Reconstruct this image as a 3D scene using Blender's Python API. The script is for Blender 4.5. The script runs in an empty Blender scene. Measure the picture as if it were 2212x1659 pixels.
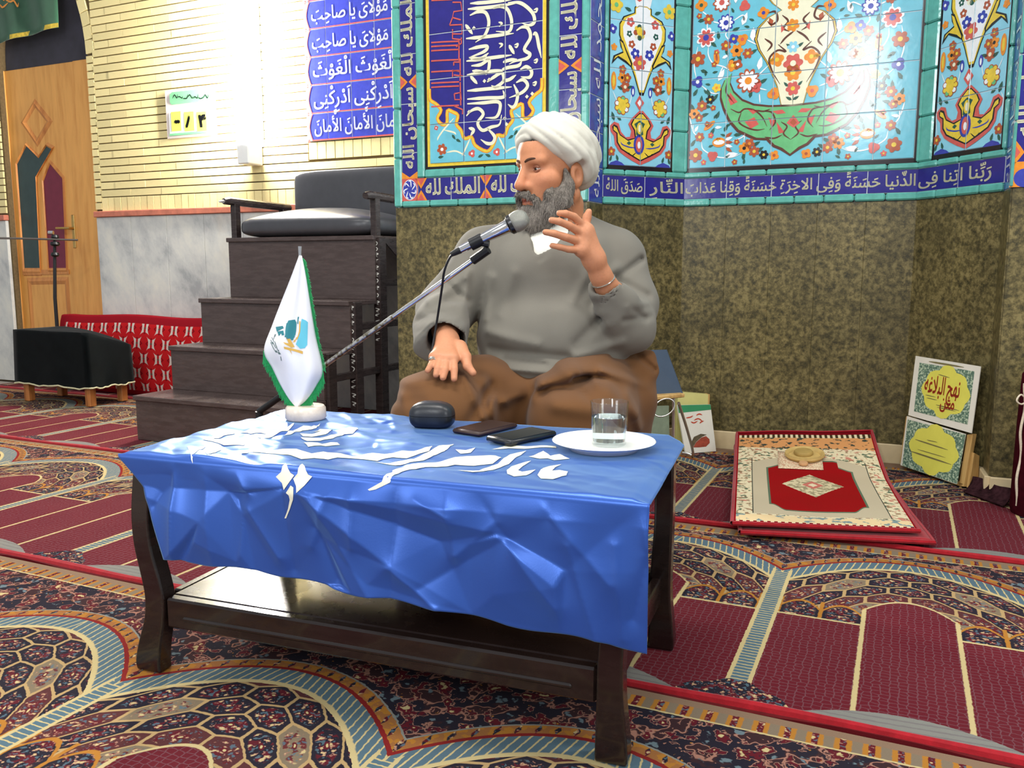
import bpy, bmesh, math, random
import numpy as np
from mathutils import Vector, Matrix
from mathutils.geometry import delaunay_2d_cdt
random.seed(7); np.random.seed(7)
SC = bpy.context.scene
COL = SC.collection

# ------------------------------------------------------------------ camera, world, lights, exposure
F_PX, CX, CY, H = 1845.0, 1106.0, 829.5, 0.80          # image taken as 2212 x 1659
PITCH = math.radians(7.84)
cam_d = bpy.data.cameras.new('camera'); cam_d.sensor_width = 36.0; cam_d.lens = 36.0 * F_PX / 2212.0
cam_d.clip_start = 0.05; cam_d.clip_end = 60
cam = bpy.data.objects.new('camera', cam_d); COL.objects.link(cam)
cam.location = (0, 0, H); cam.rotation_euler = (math.pi / 2 - PITCH, 0, 0)
SC.camera = cam

world = bpy.data.worlds.new('world'); SC.world = world; world.use_nodes = True
bg = world.node_tree.nodes['Background']; bg.inputs[0].default_value = (0.90, 0.95, 1.0, 1); bg.inputs[1].default_value = 0.42

def area_light(name, loc, target, size, size_y, power, col=(1, 0.97, 0.92)):
    l = bpy.data.lights.new(name, 'AREA'); l.shape = 'RECTANGLE'; l.size = size; l.size_y = size_y
    l.energy = power; l.color = col
    o = bpy.data.objects.new(name, l); COL.objects.link(o); o.location = loc
    o.rotation_euler = (Vector(target) - Vector(loc)).to_track_quat('-Z', 'Y').to_euler()
    return o
# ceiling fluorescents of the hall (above and behind the picture) and the daylight of its windows
area_light('ceiling_light', (-0.3, 1.5, 3.3), (-0.3, 1.5, 0), 1.3, 0.35, 38)
area_light('ceiling_light', (1.9, 1.3, 3.3), (1.9, 1.3, 0), 1.3, 0.35, 34)
area_light('ceiling_light', (-2.3, 2.0, 3.3), (-2.3, 2.0, 0), 1.3, 0.35, 28)
area_light('ceiling_light', (0.0, -1.6, 3.3), (0.0, -1.6, 0), 1.3, 0.35, 26)
area_light('window_light', (-1.55, -2.1, 2.75), (0.9, 3.2, 0.9), 0.55, 1.15, 46, (0.95, 0.98, 1.0))
area_light('window_light', (-3.6, -1.0, 1.9), (0.2, 2.6, 0.7), 1.2, 1.4, 34, (0.95, 0.98, 1.0))
area_light('window_light', (2.7, -1.4, 2.0), (0.6, 3.2, 0.8), 1.0, 1.3, 34, (0.95, 0.98, 1.0))

vs = SC.view_settings; vs.view_transform = 'Standard'; vs.look = 'None'; vs.gamma = 1.0
vs.exposure = 0.35
vs.use_curve_mapping = False

# ------------------------------------------------------------------ geometry of the place
_c, _s = math.cos(PITCH), math.sin(PITCH)
def ray(x, y):
    u = (x - CX) / F_PX; v = (y - CY) / F_PX
    return np.array([u, _c - v * _s, -_s - v * _c])
O = np.array([0, 0, H])
def at_z(x, y, z):
    d = ray(x, y); return O + (z - H) / d[2] * d
def at_d(x, y, D):
    d = ray(x, y); return O + D / d[1] * d
TH = math.radians(24.5)
DV = np.array([math.cos(TH), -math.sin(TH), 0.0])      # along the hall's end wall
NV = np.array([math.sin(TH), math.cos(TH), 0.0])       # towards that wall
UP = np.array([0, 0, 1.0])
def SN(s, n, z=0.0): return s * DV + n * NV + z * UP
class Frame:
    """A vertical plane: origin at floor level, ax along it, nr out of it towards the hall."""
    def __init__(self, p0, p1):
        p0 = np.array(p0, float); p1 = np.array(p1, float)
        self.o = p0; self.ax = (p1 - p0) / np.linalg.norm(p1 - p0); self.len = np.linalg.norm(p1 - p0)
        n = np.cross(self.ax, UP); self.nr = n if np.dot(n, O - p0) > 0 else -n
    def px(self, x, y, off=0.0):
        d = ray(x, y); o = self.o + off * self.nr
        t = np.dot(o - O, self.nr) / np.dot(d, self.nr); p = O + t * d - self.o
        return (float(np.dot(p, self.ax)), float(p[2]))
    def to3(self, t, z, off=0.0): return self.o + t * self.ax + z * UP + off * self.nr
WALL_N = 4.0
MF = 3.33                                              # front of the mihrab
FW = Frame(SN(-3.0, WALL_N), SN(-1.0, WALL_N))         # brick wall
FL = Frame(SN(-2.088, MF), SN(-1.18, MF))              # mihrab face left of the niche
FR = Frame(SN(0.31, MF), SN(1.3, MF))                  # mihrab face right of the niche
F2 = Frame(SN(-1.172, 3.48), SN(-0.90, 3.79))          # niche, left panel
F3 = Frame(SN(-0.90, 3.79), SN(0.03, 3.79))            # niche, middle panel
F4 = Frame(SN(0.03, 3.79), SN(0.302, 3.48))            # niche, right panel
# table frame
TP = math.radians(20.0)
TD = np.array([math.cos(TP), -math.sin(TP), 0]); TN = np.array([math.sin(TP), math.cos(TP), 0])
def TB(s, n, z=0.0): return s * TD + n * TN + z * UP

# ------------------------------------------------------------------ object helpers
def prop(o, label=None, cat=None, group=None, kind=None):
    if label: o['label'] = label
    if cat: o['category'] = cat
    if group: o['group'] = group
    if kind: o['kind'] = kind
    return o
def thing(name, loc, label, cat, group=None):
    o = bpy.data.objects.new(name, None); COL.objects.link(o); o.location = tuple(loc)
    o.empty_display_size = 0.05
    return prop(o, label, cat, group)
def wloc(o):
    p = np.zeros(3)
    while o is not None: p = p + np.array(o.location); o = o.parent
    return p
def link(me, name, mat, parent=None, smooth=False):
    if mat is not None:
        for m in (mat if isinstance(mat, (list, tuple)) else [mat]): me.materials.append(m)
    if smooth and len(me.polygons):
        me.polygons.foreach_set('use_smooth', [True] * len(me.polygons))
    o = bpy.data.objects.new(name, me); COL.objects.link(o)
    if parent is not None: o.parent = parent
    return o
class MB:
    """collects world-space geometry, then becomes one mesh object"""
    def __init__(self): self.v = []; self.f = []; self.m = []
    def add(self, vs_, fs, mi=0):
        b = len(self.v); self.v += [tuple(map(float, p)) for p in vs_]
        self.f += [tuple(b + i for i in f) for f in fs]; self.m += [mi] * len(fs); return self
    def box(self, c, ax, ay, az, mi=0, bev=0.0):
        """box about centre c with half-axis vectors"""
        c, ax, ay, az = [np.array(q, float) for q in (c, ax, ay, az)]
        if bev <= 0:
            vs_ = [c + i * ax + j * ay + k * az for k in (-1, 1) for j in (-1, 1) for i in (-1, 1)]
            fs = [(0, 2, 3, 1), (4, 5, 7, 6), (0, 1, 5, 4), (2, 6, 7, 3), (0, 4, 6, 2), (1, 3, 7, 5)]
            return self.add(vs_, fs, mi)
        L = [np.linalg.norm(q) for q in (ax, ay, az)]; U = [q / l for q, l in zip((ax, ay, az), L)]
        b = min(bev, 0.49 * min(L) * 2); vs_ = []; idx = {}
        for k in (-1, 1):
            for j in (-1, 1):
                for i in (-1, 1):
                    for a in range(3):
                        e = [L[0], L[1], L[2]]
                        for q in range(3):
                            if q != a: e[q] -= b
                        idx[(i, j, k, a)] = len(vs_)
                        vs_.append(c + i * e[0] * U[0] + j * e[1] * U[1] + k * e[2] * U[2])
        fs = []
        for a in range(3):
            for sg in (-1, 1):
                o1, o2 = [q for q in range(3) if q != a]; quad = []
                for p, q in ((-1, -1), (1, -1), (1, 1), (-1, 1)):
                    key = [0, 0, 0]; key[a] = sg; key[o1] = p; key[o2] = q; quad.append(idx[tuple(key) + (a,)])
                fs.append(quad if sg > 0 else quad[::-1])
        for a in range(3):
            o1, o2 = [q for q in range(3) if q != a]
            for p in (-1, 1):
                for q in (-1, 1):
                    def K(w, who):
                        key = [0, 0, 0]; key[a] = w; key[o1] = p; key[o2] = q; return idx[tuple(key) + (who,)]
                    fs.append([K(-1, o1), K(1, o1), K(1, o2), K(-1, o2)])
        for k in (-1, 1):
            for j in (-1, 1):
                for i in (-1, 1): fs.append([idx[(i, j, k, 0)], idx[(i, j, k, 1)], idx[(i, j, k, 2)]])
        return self.add(vs_, fs, mi)
    def fbox(self, fr, t0, t1, z0, z1, o0, o1, mi=0, bev=0.0):
        return self.box(fr.to3((t0 + t1) / 2, (z0 + z1) / 2, (o0 + o1) / 2), fr.ax * abs(t1 - t0) / 2, fr.nr * abs(o1 - o0) / 2, UP * abs(z1 - z0) / 2, mi, bev)
    def tube(self, path, r, seg=10, caps=True, mi=0):
        path = [np.array(p, float) for p in path]; n = len(path)
        rs = r if isinstance(r, (list, tuple, np.ndarray)) else [r] * n
        tang = [(path[min(i + 1, n - 1)] - path[max(i - 1, 0)]) for i in range(n)]
        tang = [t / (np.linalg.norm(t) + 1e-12) for t in tang]
        a = np.array([0, 0, 1.0]) if abs(tang[0][2]) < 0.9 else np.array([1.0, 0, 0])
        u = np.cross(tang[0], a); u /= np.linalg.norm(u); vs_ = []
        for i in range(n):
            u = u - np.dot(u, tang[i]) * tang[i]; u /= np.linalg.norm(u); w = np.cross(tang[i], u)
            for k in range(seg):
                an = 2 * math.pi * k / seg
                vs_.append(path[i] + rs[i] * (math.cos(an) * u + math.sin(an) * w))
        fs = [(i * seg + k, i * seg + (k + 1) % seg, (i + 1) * seg + (k + 1) % seg, (i + 1) * seg + k) for i in range(n - 1) for k in range(seg)]
        if caps: fs += [tuple(range(seg))[::-1], tuple((n - 1) * seg + k for k in range(seg))]
        return self.add(vs_, fs, mi)
    def lathe(self, base, prof, seg=32, axis=UP, mi=0, sx=1.0, closed=False):
        base = np.array(base, float); axis = np.array(axis, float); axis /= np.linalg.norm(axis)
        a = np.array([1.0, 0, 0]) if abs(axis[0]) < 0.9 else np.array([0, 1.0, 0])
        u = np.cross(axis, a); u /= np.linalg.norm(u); w = np.cross(axis, u); vs_ = []
        for (r, z) in prof:
            for k in range(seg):
                an = 2 * math.pi * k / seg
                vs_.append(base + axis * z + r * (math.cos(an) * u * sx + math.sin(an) * w))
        n = len(prof)
        fs = [(i * seg + k, i * seg + (k + 1) % seg, (i + 1) * seg + (k + 1) % seg, (i + 1) * seg + k) for i in range(n - 1) for k in range(seg)]
        if prof[0][0] > 1e-6 and not closed: fs.append(tuple(range(seg))[::-1])
        if prof[-1][0] > 1e-6 and not closed: fs.append(tuple((n - 1) * seg + k for k in range(seg)))
        return self.add(vs_, fs, mi)
    def prism(self, pts, vec, mi=0):
        """closed outline of 3D points swept along vec"""
        pts = [np.array(p, float) for p in pts]; vec = np.array(vec, float); n = len(pts)
        vs_ = pts + [p + vec for p in pts]
        fs = [tuple(range(n))[::-1], tuple(range(n, 2 * n))] + [(i, (i + 1) % n, n + (i + 1) % n, n + i) for i in range(n)]
        return self.add(vs_, fs, mi)
    def grid(self, P, mi=0):
        """P: rows of points"""
        r, c = len(P), len(P[0])
        return self.add([p for row in P for p in row], [(i * c + j, i * c + j + 1, (i + 1) * c + j + 1, (i + 1) * c + j) for i in range(r - 1) for j in range(c - 1)], mi)
    def build(self, name, mat, parent=None, smooth=False, fix=True):
        off = wloc(parent) if parent is not None else np.zeros(3)
        me = bpy.data.meshes.new(name); me.from_pydata([tuple(np.array(p) - off) for p in self.v], [], self.f)
        if any(self.m): me.polygons.foreach_set('material_index', self.m)
        if fix:
            bm = bmesh.new(); bm.from_mesh(me); bmesh.ops.remove_doubles(bm, verts=bm.verts, dist=1e-6)
            bmesh.ops.recalc_face_normals(bm, faces=bm.faces); bm.to_mesh(me); bm.free()
        me.update()
        return link(me, name, mat, parent, smooth)
def rebase(o, loc):
    """move a parentless mesh object's origin to loc"""
    loc = Vector(tuple(loc)); o.data.transform(Matrix.Translation(-loc)); o.location = loc; return o
def auto_smooth(o, deg=35):
    me = o.data; me.polygons.foreach_set('use_smooth', [True] * len(me.polygons))
    try: me.set_sharp_from_angle(angle=math.radians(deg))
    except Exception: pass
    return o

# ------------------------------------------------------------------ materials
def lin(c):
    if isinstance(c, str): c = tuple(int(c[i:i + 2], 16) for i in (0, 2, 4))
    c = [q / 255.0 for q in c]
    return tuple((q / 12.92 if q <= 0.04045 else ((q + 0.055) / 1.055) ** 2.4) for q in c) + (1.0,)
class NT:
    """small wrapper to write shader maths as expressions"""
    def __init__(self, mat): self.t = mat.node_tree; self.n = self.t.nodes; self.l = self.t.links
    def put(self, sock, val):
        if isinstance(val, X): self.l.new(val.s, sock)
        elif isinstance(val, (int, float)): sock.default_value = float(val)
        else: sock.default_value = val
    def math(self, op, *a):
        nd = self.n.new('ShaderNodeMath'); nd.operation = op
        for i, q in enumerate(a): self.put(nd.inputs[i], q)
        return X(self, nd.outputs[0])
    def mix(self, f, a, b):
        nd = self.n.new('ShaderNodeMix'); nd.data_type = 'RGBA'; nd.clamp_factor = True
        self.put(nd.inputs[0], f); self.put(nd.inputs[6], a); self.put(nd.inputs[7], b)
        return X(self, nd.outputs[2])
    def coords(self, kind='Object'):
        nd = self.n.new('ShaderNodeTexCoord'); return X(self, nd.outputs[kind])
    def sep(self, v):
        nd = self.n.new('ShaderNodeSeparateXYZ'); self.put(nd.inputs[0], v); return [X(self, o) for o in nd.outputs]
    def comb(self, x, y, z=0.0):
        nd = self.n.new('ShaderNodeCombineXYZ')
        for i, q in enumerate((x, y, z)): self.put(nd.inputs[i], q)
        return X(self, nd.outputs[0])
    def noise(self, vec, scale, detail=2.0, rough=0.5, color=False):
        nd = self.n.new('ShaderNodeTexNoise'); self.put(nd.inputs['Vector'], vec); nd.inputs['Scale'].default_value = scale
        nd.inputs['Detail'].default_value = detail; nd.inputs['Roughness'].default_value = rough
        return X(self, nd.outputs['Color' if color else 'Fac'])
    def voronoi(self, vec, scale, feature='F1', out='Distance', rnd=1.0):
        nd = self.n.new('ShaderNodeTexVoronoi'); nd.feature = feature; self.put(nd.inputs['Vector'], vec)
        nd.inputs['Scale'].default_value = scale; nd.inputs['Randomness'].default_value = rnd
        return X(self, nd.outputs[out])
    def ramp(self, f, stops, interp='LINEAR'):
        nd = self.n.new('ShaderNodeValToRGB'); self.put(nd.inputs[0], f); e = nd.color_ramp; e.interpolation = interp
        while len(e.elements) < len(stops): e.elements.new(0.5)
        for el, (p, c) in zip(e.elements, stops): el.position = p; el.color = c
        return X(self, nd.outputs[0])
    def bump(self, h, strength=0.3, dist=0.002):
        nd = self.n.new('ShaderNodeBump'); self.put(nd.inputs['Height'], h); nd.inputs['Strength'].default_value = strength
        nd.inputs['Distance'].default_value = dist; return X(self, nd.outputs[0])
    def step(self, e0, e1, x):
        nd = self.n.new('ShaderNodeMapRange'); nd.interpolation_type = 'SMOOTHSTEP'; nd.clamp = True
        self.put(nd.inputs[0], x); self.put(nd.inputs[1], e0); self.put(nd.inputs[2], e1)
        return X(self, nd.outputs[0])
class X:
    def __init__(self, nt, s): self.nt = nt; self.s = s
    def __add__(a, b): return a.nt.math('ADD', a, b)
    __radd__ = __add__
    def __sub__(a, b): return a.nt.math('SUBTRACT', a, b)
    def __rsub__(a, b): return a.nt.math('SUBTRACT', b, a)
    def __mul__(a, b): return a.nt.math('MULTIPLY', a, b)
    __rmul__ = __mul__
    def __truediv__(a, b): return a.nt.math('DIVIDE', a, b)
    def lt(a, b): return a.nt.math('LESS_THAN', a, b)
    def gt(a, b): return a.nt.math('GREATER_THAN', a, b)
    def abs(a): return a.nt.math('ABSOLUTE', a)
    def floor(a): return a.nt.math('FLOOR', a)
    def fract(a): return a.nt.math('FRACT', a)
    def min(a, b): return a.nt.math('MINIMUM', a, b)
    def max(a, b): return a.nt.math('MAXIMUM', a, b)
    def pow(a, b): return a.nt.math('POWER', a, b)
    def sqrt(a): return a.nt.math('SQRT', a)
    def sin(a): return a.nt.math('SINE', a)
    def cos(a): return a.nt.math('COSINE', a)
    def pp(a, b): return a.nt.math('PINGPONG', a, b)
_M = {}
def mat(name, col, rough=0.5, metal=0.0, spec=0.5, var=0.0, vscale=20.0, bump=0.0, bscale=200.0, bdist=0.001, coat=0.0, sheen=0.0, emit=0.0, trans=0.0, ior=1.45, alpha=1.0, fn=None, sss=0.0):
    """procedural material: base colour broken up by noise, optional fine relief"""
    if name in _M: return _M[name]
    m = bpy.data.materials.new(name); m.use_nodes = True; _M[name] = m
    b = m.node_tree.nodes['Principled BSDF']; nt = NT(m)
    c = lin(col) if not (isinstance(col, tuple) and len(col) == 4) else col
    b.inputs['Base Color'].default_value = c; b.inputs['Roughness'].default_value = rough
    b.inputs['Metallic'].default_value = metal; b.inputs['Specular IOR Level'].default_value = spec
    b.inputs['Coat Weight'].default_value = coat; b.inputs['Coat Roughness'].default_value = 0.08
    b.inputs['Sheen Weight'].default_value = sheen; b.inputs['Transmission Weight'].default_value = trans; b.inputs['IOR'].default_value = ior
    if sss > 0:
        b.inputs['Subsurface Weight'].default_value = sss; b.inputs['Subsurface Radius'].default_value = (0.012, 0.005, 0.003); b.inputs['Subsurface Scale'].default_value = 1.0
    if emit > 0:
        b.inputs['Emission Color'].default_value = c; b.inputs['Emission Strength'].default_value = emit
    pos = nt.coords('Object')
    if var > 0:
        f = nt.noise(pos, vscale, 4.0, 0.6)
        lo = tuple(q * (1 - var) for q in c[:3]) + (1,); hi = tuple(min(1, q * (1 + var)) for q in c[:3]) + (1,)
        nt.put(b.inputs['Base Color'], nt.ramp(f, [(0.3, lo), (0.7, hi)]))
    if bump > 0: nt.put(b.inputs['Normal'], nt.bump(nt.noise(pos, bscale, 3.0), bump, bdist))
    if fn: fn(nt, b, pos)
    return m

# ------------------------------------------------------------------ 2D shapes, lettering
def cdt(polys, maxlen=None, holes=()):
    """triangulate closed 2D outlines (list of point lists); returns verts2d, faces"""
    vs_, es = [], []
    for pl in list(polys) + list(holes):
        pts = []
        for i in range(len(pl)):
            a = np.array(pl[i], float); b = np.array(pl[(i + 1) % len(pl)], float)
            k = 1 if not maxlen else max(1, int(np.linalg.norm(b - a) / maxlen))
            pts += [tuple(a + (b - a) * q / k) for q in range(k)]
        b0 = len(vs_); vs_ += pts; es += [(b0 + i, b0 + (i + 1) % len(pts)) for i in range(len(pts))]
    if maxlen:
        A = np.array(vs_); lo, hi = A.min(0), A.max(0)
        gx = np.arange(lo[0] + maxlen / 2, hi[0], maxlen); gy = np.arange(lo[1] + maxlen / 2, hi[1], maxlen)
        if len(gx) * len(gy) < 6000: vs_ += [(float(x), float(y)) for x in gx for y in gy]
    r = delaunay_2d_cdt([Vector(p) for p in vs_], es, [], 1 if not holes else 2, 1e-7)
    return [tuple(v) for v in r[0]], [tuple(f) for f in r[2]]
def spline(pts, n=8):
    """Catmull-Rom through points of any dimension"""
    P = [np.array(p, float) for p in pts]; P = [2 * P[0] - P[1]] + P + [2 * P[-1] - P[-2]]; out = []
    for i in range(1, len(P) - 2):
        for k in range(n):
            t = k / n
            out.append(0.5 * ((2 * P[i]) + (-P[i - 1] + P[i + 1]) * t + (2 * P[i - 1] - 5 * P[i] + 4 * P[i + 1] - P[i + 2]) * t * t + (-P[i - 1] + 3 * P[i] - 3 * P[i + 1] + P[i + 2]) * t ** 3))
    out.append(P[-2]); return out
def brush(pts, w, n=5, taper=(0.35, 0.2)):
    """pen stroke as quads: pts 2D, w width (number or list); returns verts2d, faces"""
    ws = w if isinstance(w, (list, tuple)) else None
    P = spline([tuple(p) + ((ws[i],) if ws else ()) for i, p in enumerate(pts)], n); m = len(P); vs_ = []
    for i in range(m):
        a = P[max(i - 1, 0)][:2]; b = P[min(i + 1, m - 1)][:2]; t = b - a; t = t / (np.linalg.norm(t) + 1e-12); nn = np.array([-t[1], t[0]])
        f = i / (m - 1)
        k = P[i][2] if ws else w * (taper[0] + (1 - taper[0]) * min(1, f * 5)) * (taper[1] + (1 - taper[1]) * min(1, (1 - f) * 4))
        vs_ += [P[i][:2] + nn * k / 2, P[i][:2] - nn * k / 2]
    return [tuple(v) for v in vs_], [(2 * i, 2 * i + 1, 2 * i + 3, 2 * i + 2) for i in range(m - 1)]
_AR = {}
def _ar():
    def seq(ch, a, n): _AR[ch] = [chr(a + i) for i in range(n)]
    a = 0xFE81
    for ch, n in [('آ', 2), ('أ', 2), ('ؤ', 2), ('إ', 2), ('ئ', 4), ('ا', 2), ('ب', 4), ('ة', 2), ('ت', 4), ('ث', 4), ('ج', 4), ('ح', 4), ('خ', 4), ('د', 2), ('ذ', 2), ('ر', 2), ('ز', 2), ('س', 4), ('ش', 4), ('ص', 4), ('ض', 4), ('ط', 4), ('ظ', 4), ('ع', 4), ('غ', 4), ('ف', 4), ('ق', 4), ('ك', 4), ('ل', 4), ('م', 4), ('ن', 4), ('ه', 4), ('و', 2), ('ى', 2), ('ي', 4)]:
        seq(ch, a, n); a += n
    seq('ی', 0xFBFC, 4); seq('ک', 0xFB8E, 4); seq('ء', 0xFE80, 1)
_ar()
HARA = set('\u064b\u064c\u064d\u064e\u064f\u0650\u0651\u0652\u0670')
_G = {}
def glyph(ch):
    if ch in _G: return _G[ch]
    def shape(s):
        c = bpy.data.curves.new('g', 'FONT'); c.body = s; c.size = 1.0; c.resolution_u = 3
        o = bpy.data.objects.new('g', c); COL.objects.link(o); bpy.context.view_layer.update()
        me = o.to_mesh(); vs_ = [(v.co.x, v.co.y) for v in me.vertices]; fs = [tuple(p.vertices) for p in me.polygons]
        o.to_mesh_clear(); bpy.data.objects.remove(o); bpy.data.curves.remove(c); return vs_, fs
    vs_, fs = shape(ch); v2, _ = shape(ch + '\ufe8d')
    _G[ch] = (vs_, fs, max(p[0] for p in v2) - 0.173); return _G[ch]
def text2d(s, marks=True):
    """Arabic-script line as 2D mesh (right to left, joined forms); origin at left end of the baseline, 1 = em"""
    base, har = [], []
    for ch in s:
        if ch in HARA:
            if base: har[-1].append(ch)
        else: base.append(ch); har.append([])
    out = []; i = 0
    def dual(c): return c in _AR and len(_AR[c]) == 4
    while i < len(base):
        ch = base[i]; prev = i > 0 and dual(base[i - 1]); nxt = i + 1 < len(base) and base[i + 1] in _AR and base[i + 1] != 'ء'
        if ch == 'ل' and i + 1 < len(base) and base[i + 1] in 'اأآإ':
            k = {'آ': 0xFEF5, 'أ': 0xFEF7, 'إ': 0xFEF9, 'ا': 0xFEFB}[base[i + 1]] + (1 if prev else 0)
            out.append((chr(k), har[i] + har[i + 1])); i += 2; continue
        if ch in _AR:
            fm = _AR[ch]
            if len(fm) == 4: g = fm[3] if prev and nxt else fm[2] if nxt else fm[1] if prev else fm[0]
            elif len(fm) == 2: g = fm[1] if prev else fm[0]
            else: g = fm[0]
        else: g = ch
        out.append((g, har[i])); i += 1
    V, Fc = [], []; x = 0.0
    for g, hs in out[::-1]:
        if g == ' ': x += 0.22; continue
        vs_, fs, adv = glyph(g); b = len(V); V += [(p[0] + x, p[1]) for p in vs_]; Fc += [tuple(b + q for q in f) for f in fs]
        if marks and vs_:
            top = max(p[1] for p in vs_); bot = min(p[1] for p in vs_)
            for k, hch in enumerate(hs):
                hv, hf, _a = glyph(hch); cx_ = x + adv / 2 - sum(p[0] for p in hv) / len(hv); b = len(V)
                hy = (min(bot, -0.02) - 0.10 - max(p[1] for p in hv)) if hch in '\u0650\u064d' else (max(top, 0.35) + 0.07 + 0.16 * k - min(p[1] for p in hv))
                V += [(p[0] + cx_, p[1] + hy) for p in hv]; Fc += [tuple(b + q for q in f) for f in hf]
        x += adv
    return V, Fc, x
class Decal:
    """flat painted or glazed shapes on a Frame; faces carry a material; cut along the tile joints"""
    def __init__(self, fr, off=0.0012): self.fr = fr; self.off = off; self.v = []; self.f = []; self.m = []; self.mats = []; self.lay = []
    def mi(self, m):
        if m not in self.mats: self.mats.append(m)
        return self.mats.index(m)
    def add(self, vs_, fs, m, lay=0):
        b = len(self.v); self.v += [(float(p[0]), float(p[1])) for p in vs_]; self.lay += [lay] * len(vs_)
        k = self.mi(m); self.f += [tuple(b + q for q in f) for f in fs]; self.m += [k] * len(fs); return self
    def poly(self, pts, m, lay=0): 
        vs_, fs = cdt([pts]); return self.add(vs_, fs, m, lay)
    def stroke(self, pts, w, m, lay=0, **k):
        vs_, fs = brush(pts, w, **k); return self.add(vs_, fs, m, lay)
    def loop(self, pts, w, m, lay=0):
        """closed outline ribbon"""
        P = [np.array(p, float) for p in pts]; n = len(P); vs_ = []
        for i in range(n):
            t = P[(i + 1) % n] - P[i - 1]; t /= (np.linalg.norm(t) + 1e-12); nn = np.array([-t[1], t[0]])
            vs_ += [P[i] + nn * w / 2, P[i] - nn * w / 2]
        return self.add(vs_, [(2 * i, 2 * i + 1, (2 * i + 3) % (2 * n), (2 * i + 2) % (2 * n)) for i in range(n)], m, lay)
    def text(self, s, x0, y0, x1, y1, m, lay=0, rot=0, marks=True, bold=0.0, asc=0.72, desc=-0.22):
        """fit a line of text into the box; rot=1: letter tops point left, line runs downwards"""
        V, Fc, adv = text2d(s, marks)
        if not V: return self
        for dx, dy in ([(0, 0)] if not bold else [(0, 0), (bold, 0), (0, bold), (bold, bold)]):
            vs_ = []
            for (a, b) in V:
                a = (a + dx) / adv; b = (b + dy - desc) / (asc - desc)
                if rot: vs_.append((x1 - (x1 - x0) * b, y0 + (y1 - y0) * a))
                else: vs_.append((x0 + (x1 - x0) * a, y0 + (y1 - y0) * b))
            self.add(vs_, Fc, m, lay)
        return self
    def build(self, name, parent=None, vcuts=(), hcuts=(), gap=0.0036):
        me = bpy.data.meshes.new(name); off = wloc(parent) if parent is not None else np.zeros(3)
        me.from_pydata([(p[0], p[1], self.off + 0.00022 * l) for p, l in zip(self.v, self.lay)], [], self.f); me.polygons.foreach_set('material_index', self.m)
        if len(vcuts) or len(hcuts):
            bm = bmesh.new(); bm.from_mesh(me)
            for ax, cuts in ((0, vcuts), (1, hcuts)):
                for c in cuts:
                    for q in (c - gap / 2, c + gap / 2):
                        co = [0, 0, 0]; no = [0, 0, 0]; co[ax] = q; no[ax] = 1
                        bmesh.ops.bisect_plane(bm, geom=bm.verts[:] + bm.edges[:] + bm.faces[:], plane_co=co, plane_no=no)
                    kill = [f for f in bm.faces if abs(f.calc_center_median()[ax] - c) < gap / 2]
                    bmesh.ops.delete(bm, geom=kill, context='FACES')
            bm.to_mesh(me); bm.free()
        fr = self.fr; o = fr.o - off
        M = Matrix(((fr.ax[0], 0, fr.nr[0], o[0]), (fr.ax[1], 0, fr.nr[1], o[1]), (0, 1, 0, o[2]), (0, 0, 0, 1)))
        me.transform(M)
        if M.determinant() < 0: me.flip_normals()
        me.update()
        return link(me, name, self.mats, parent)
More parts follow.
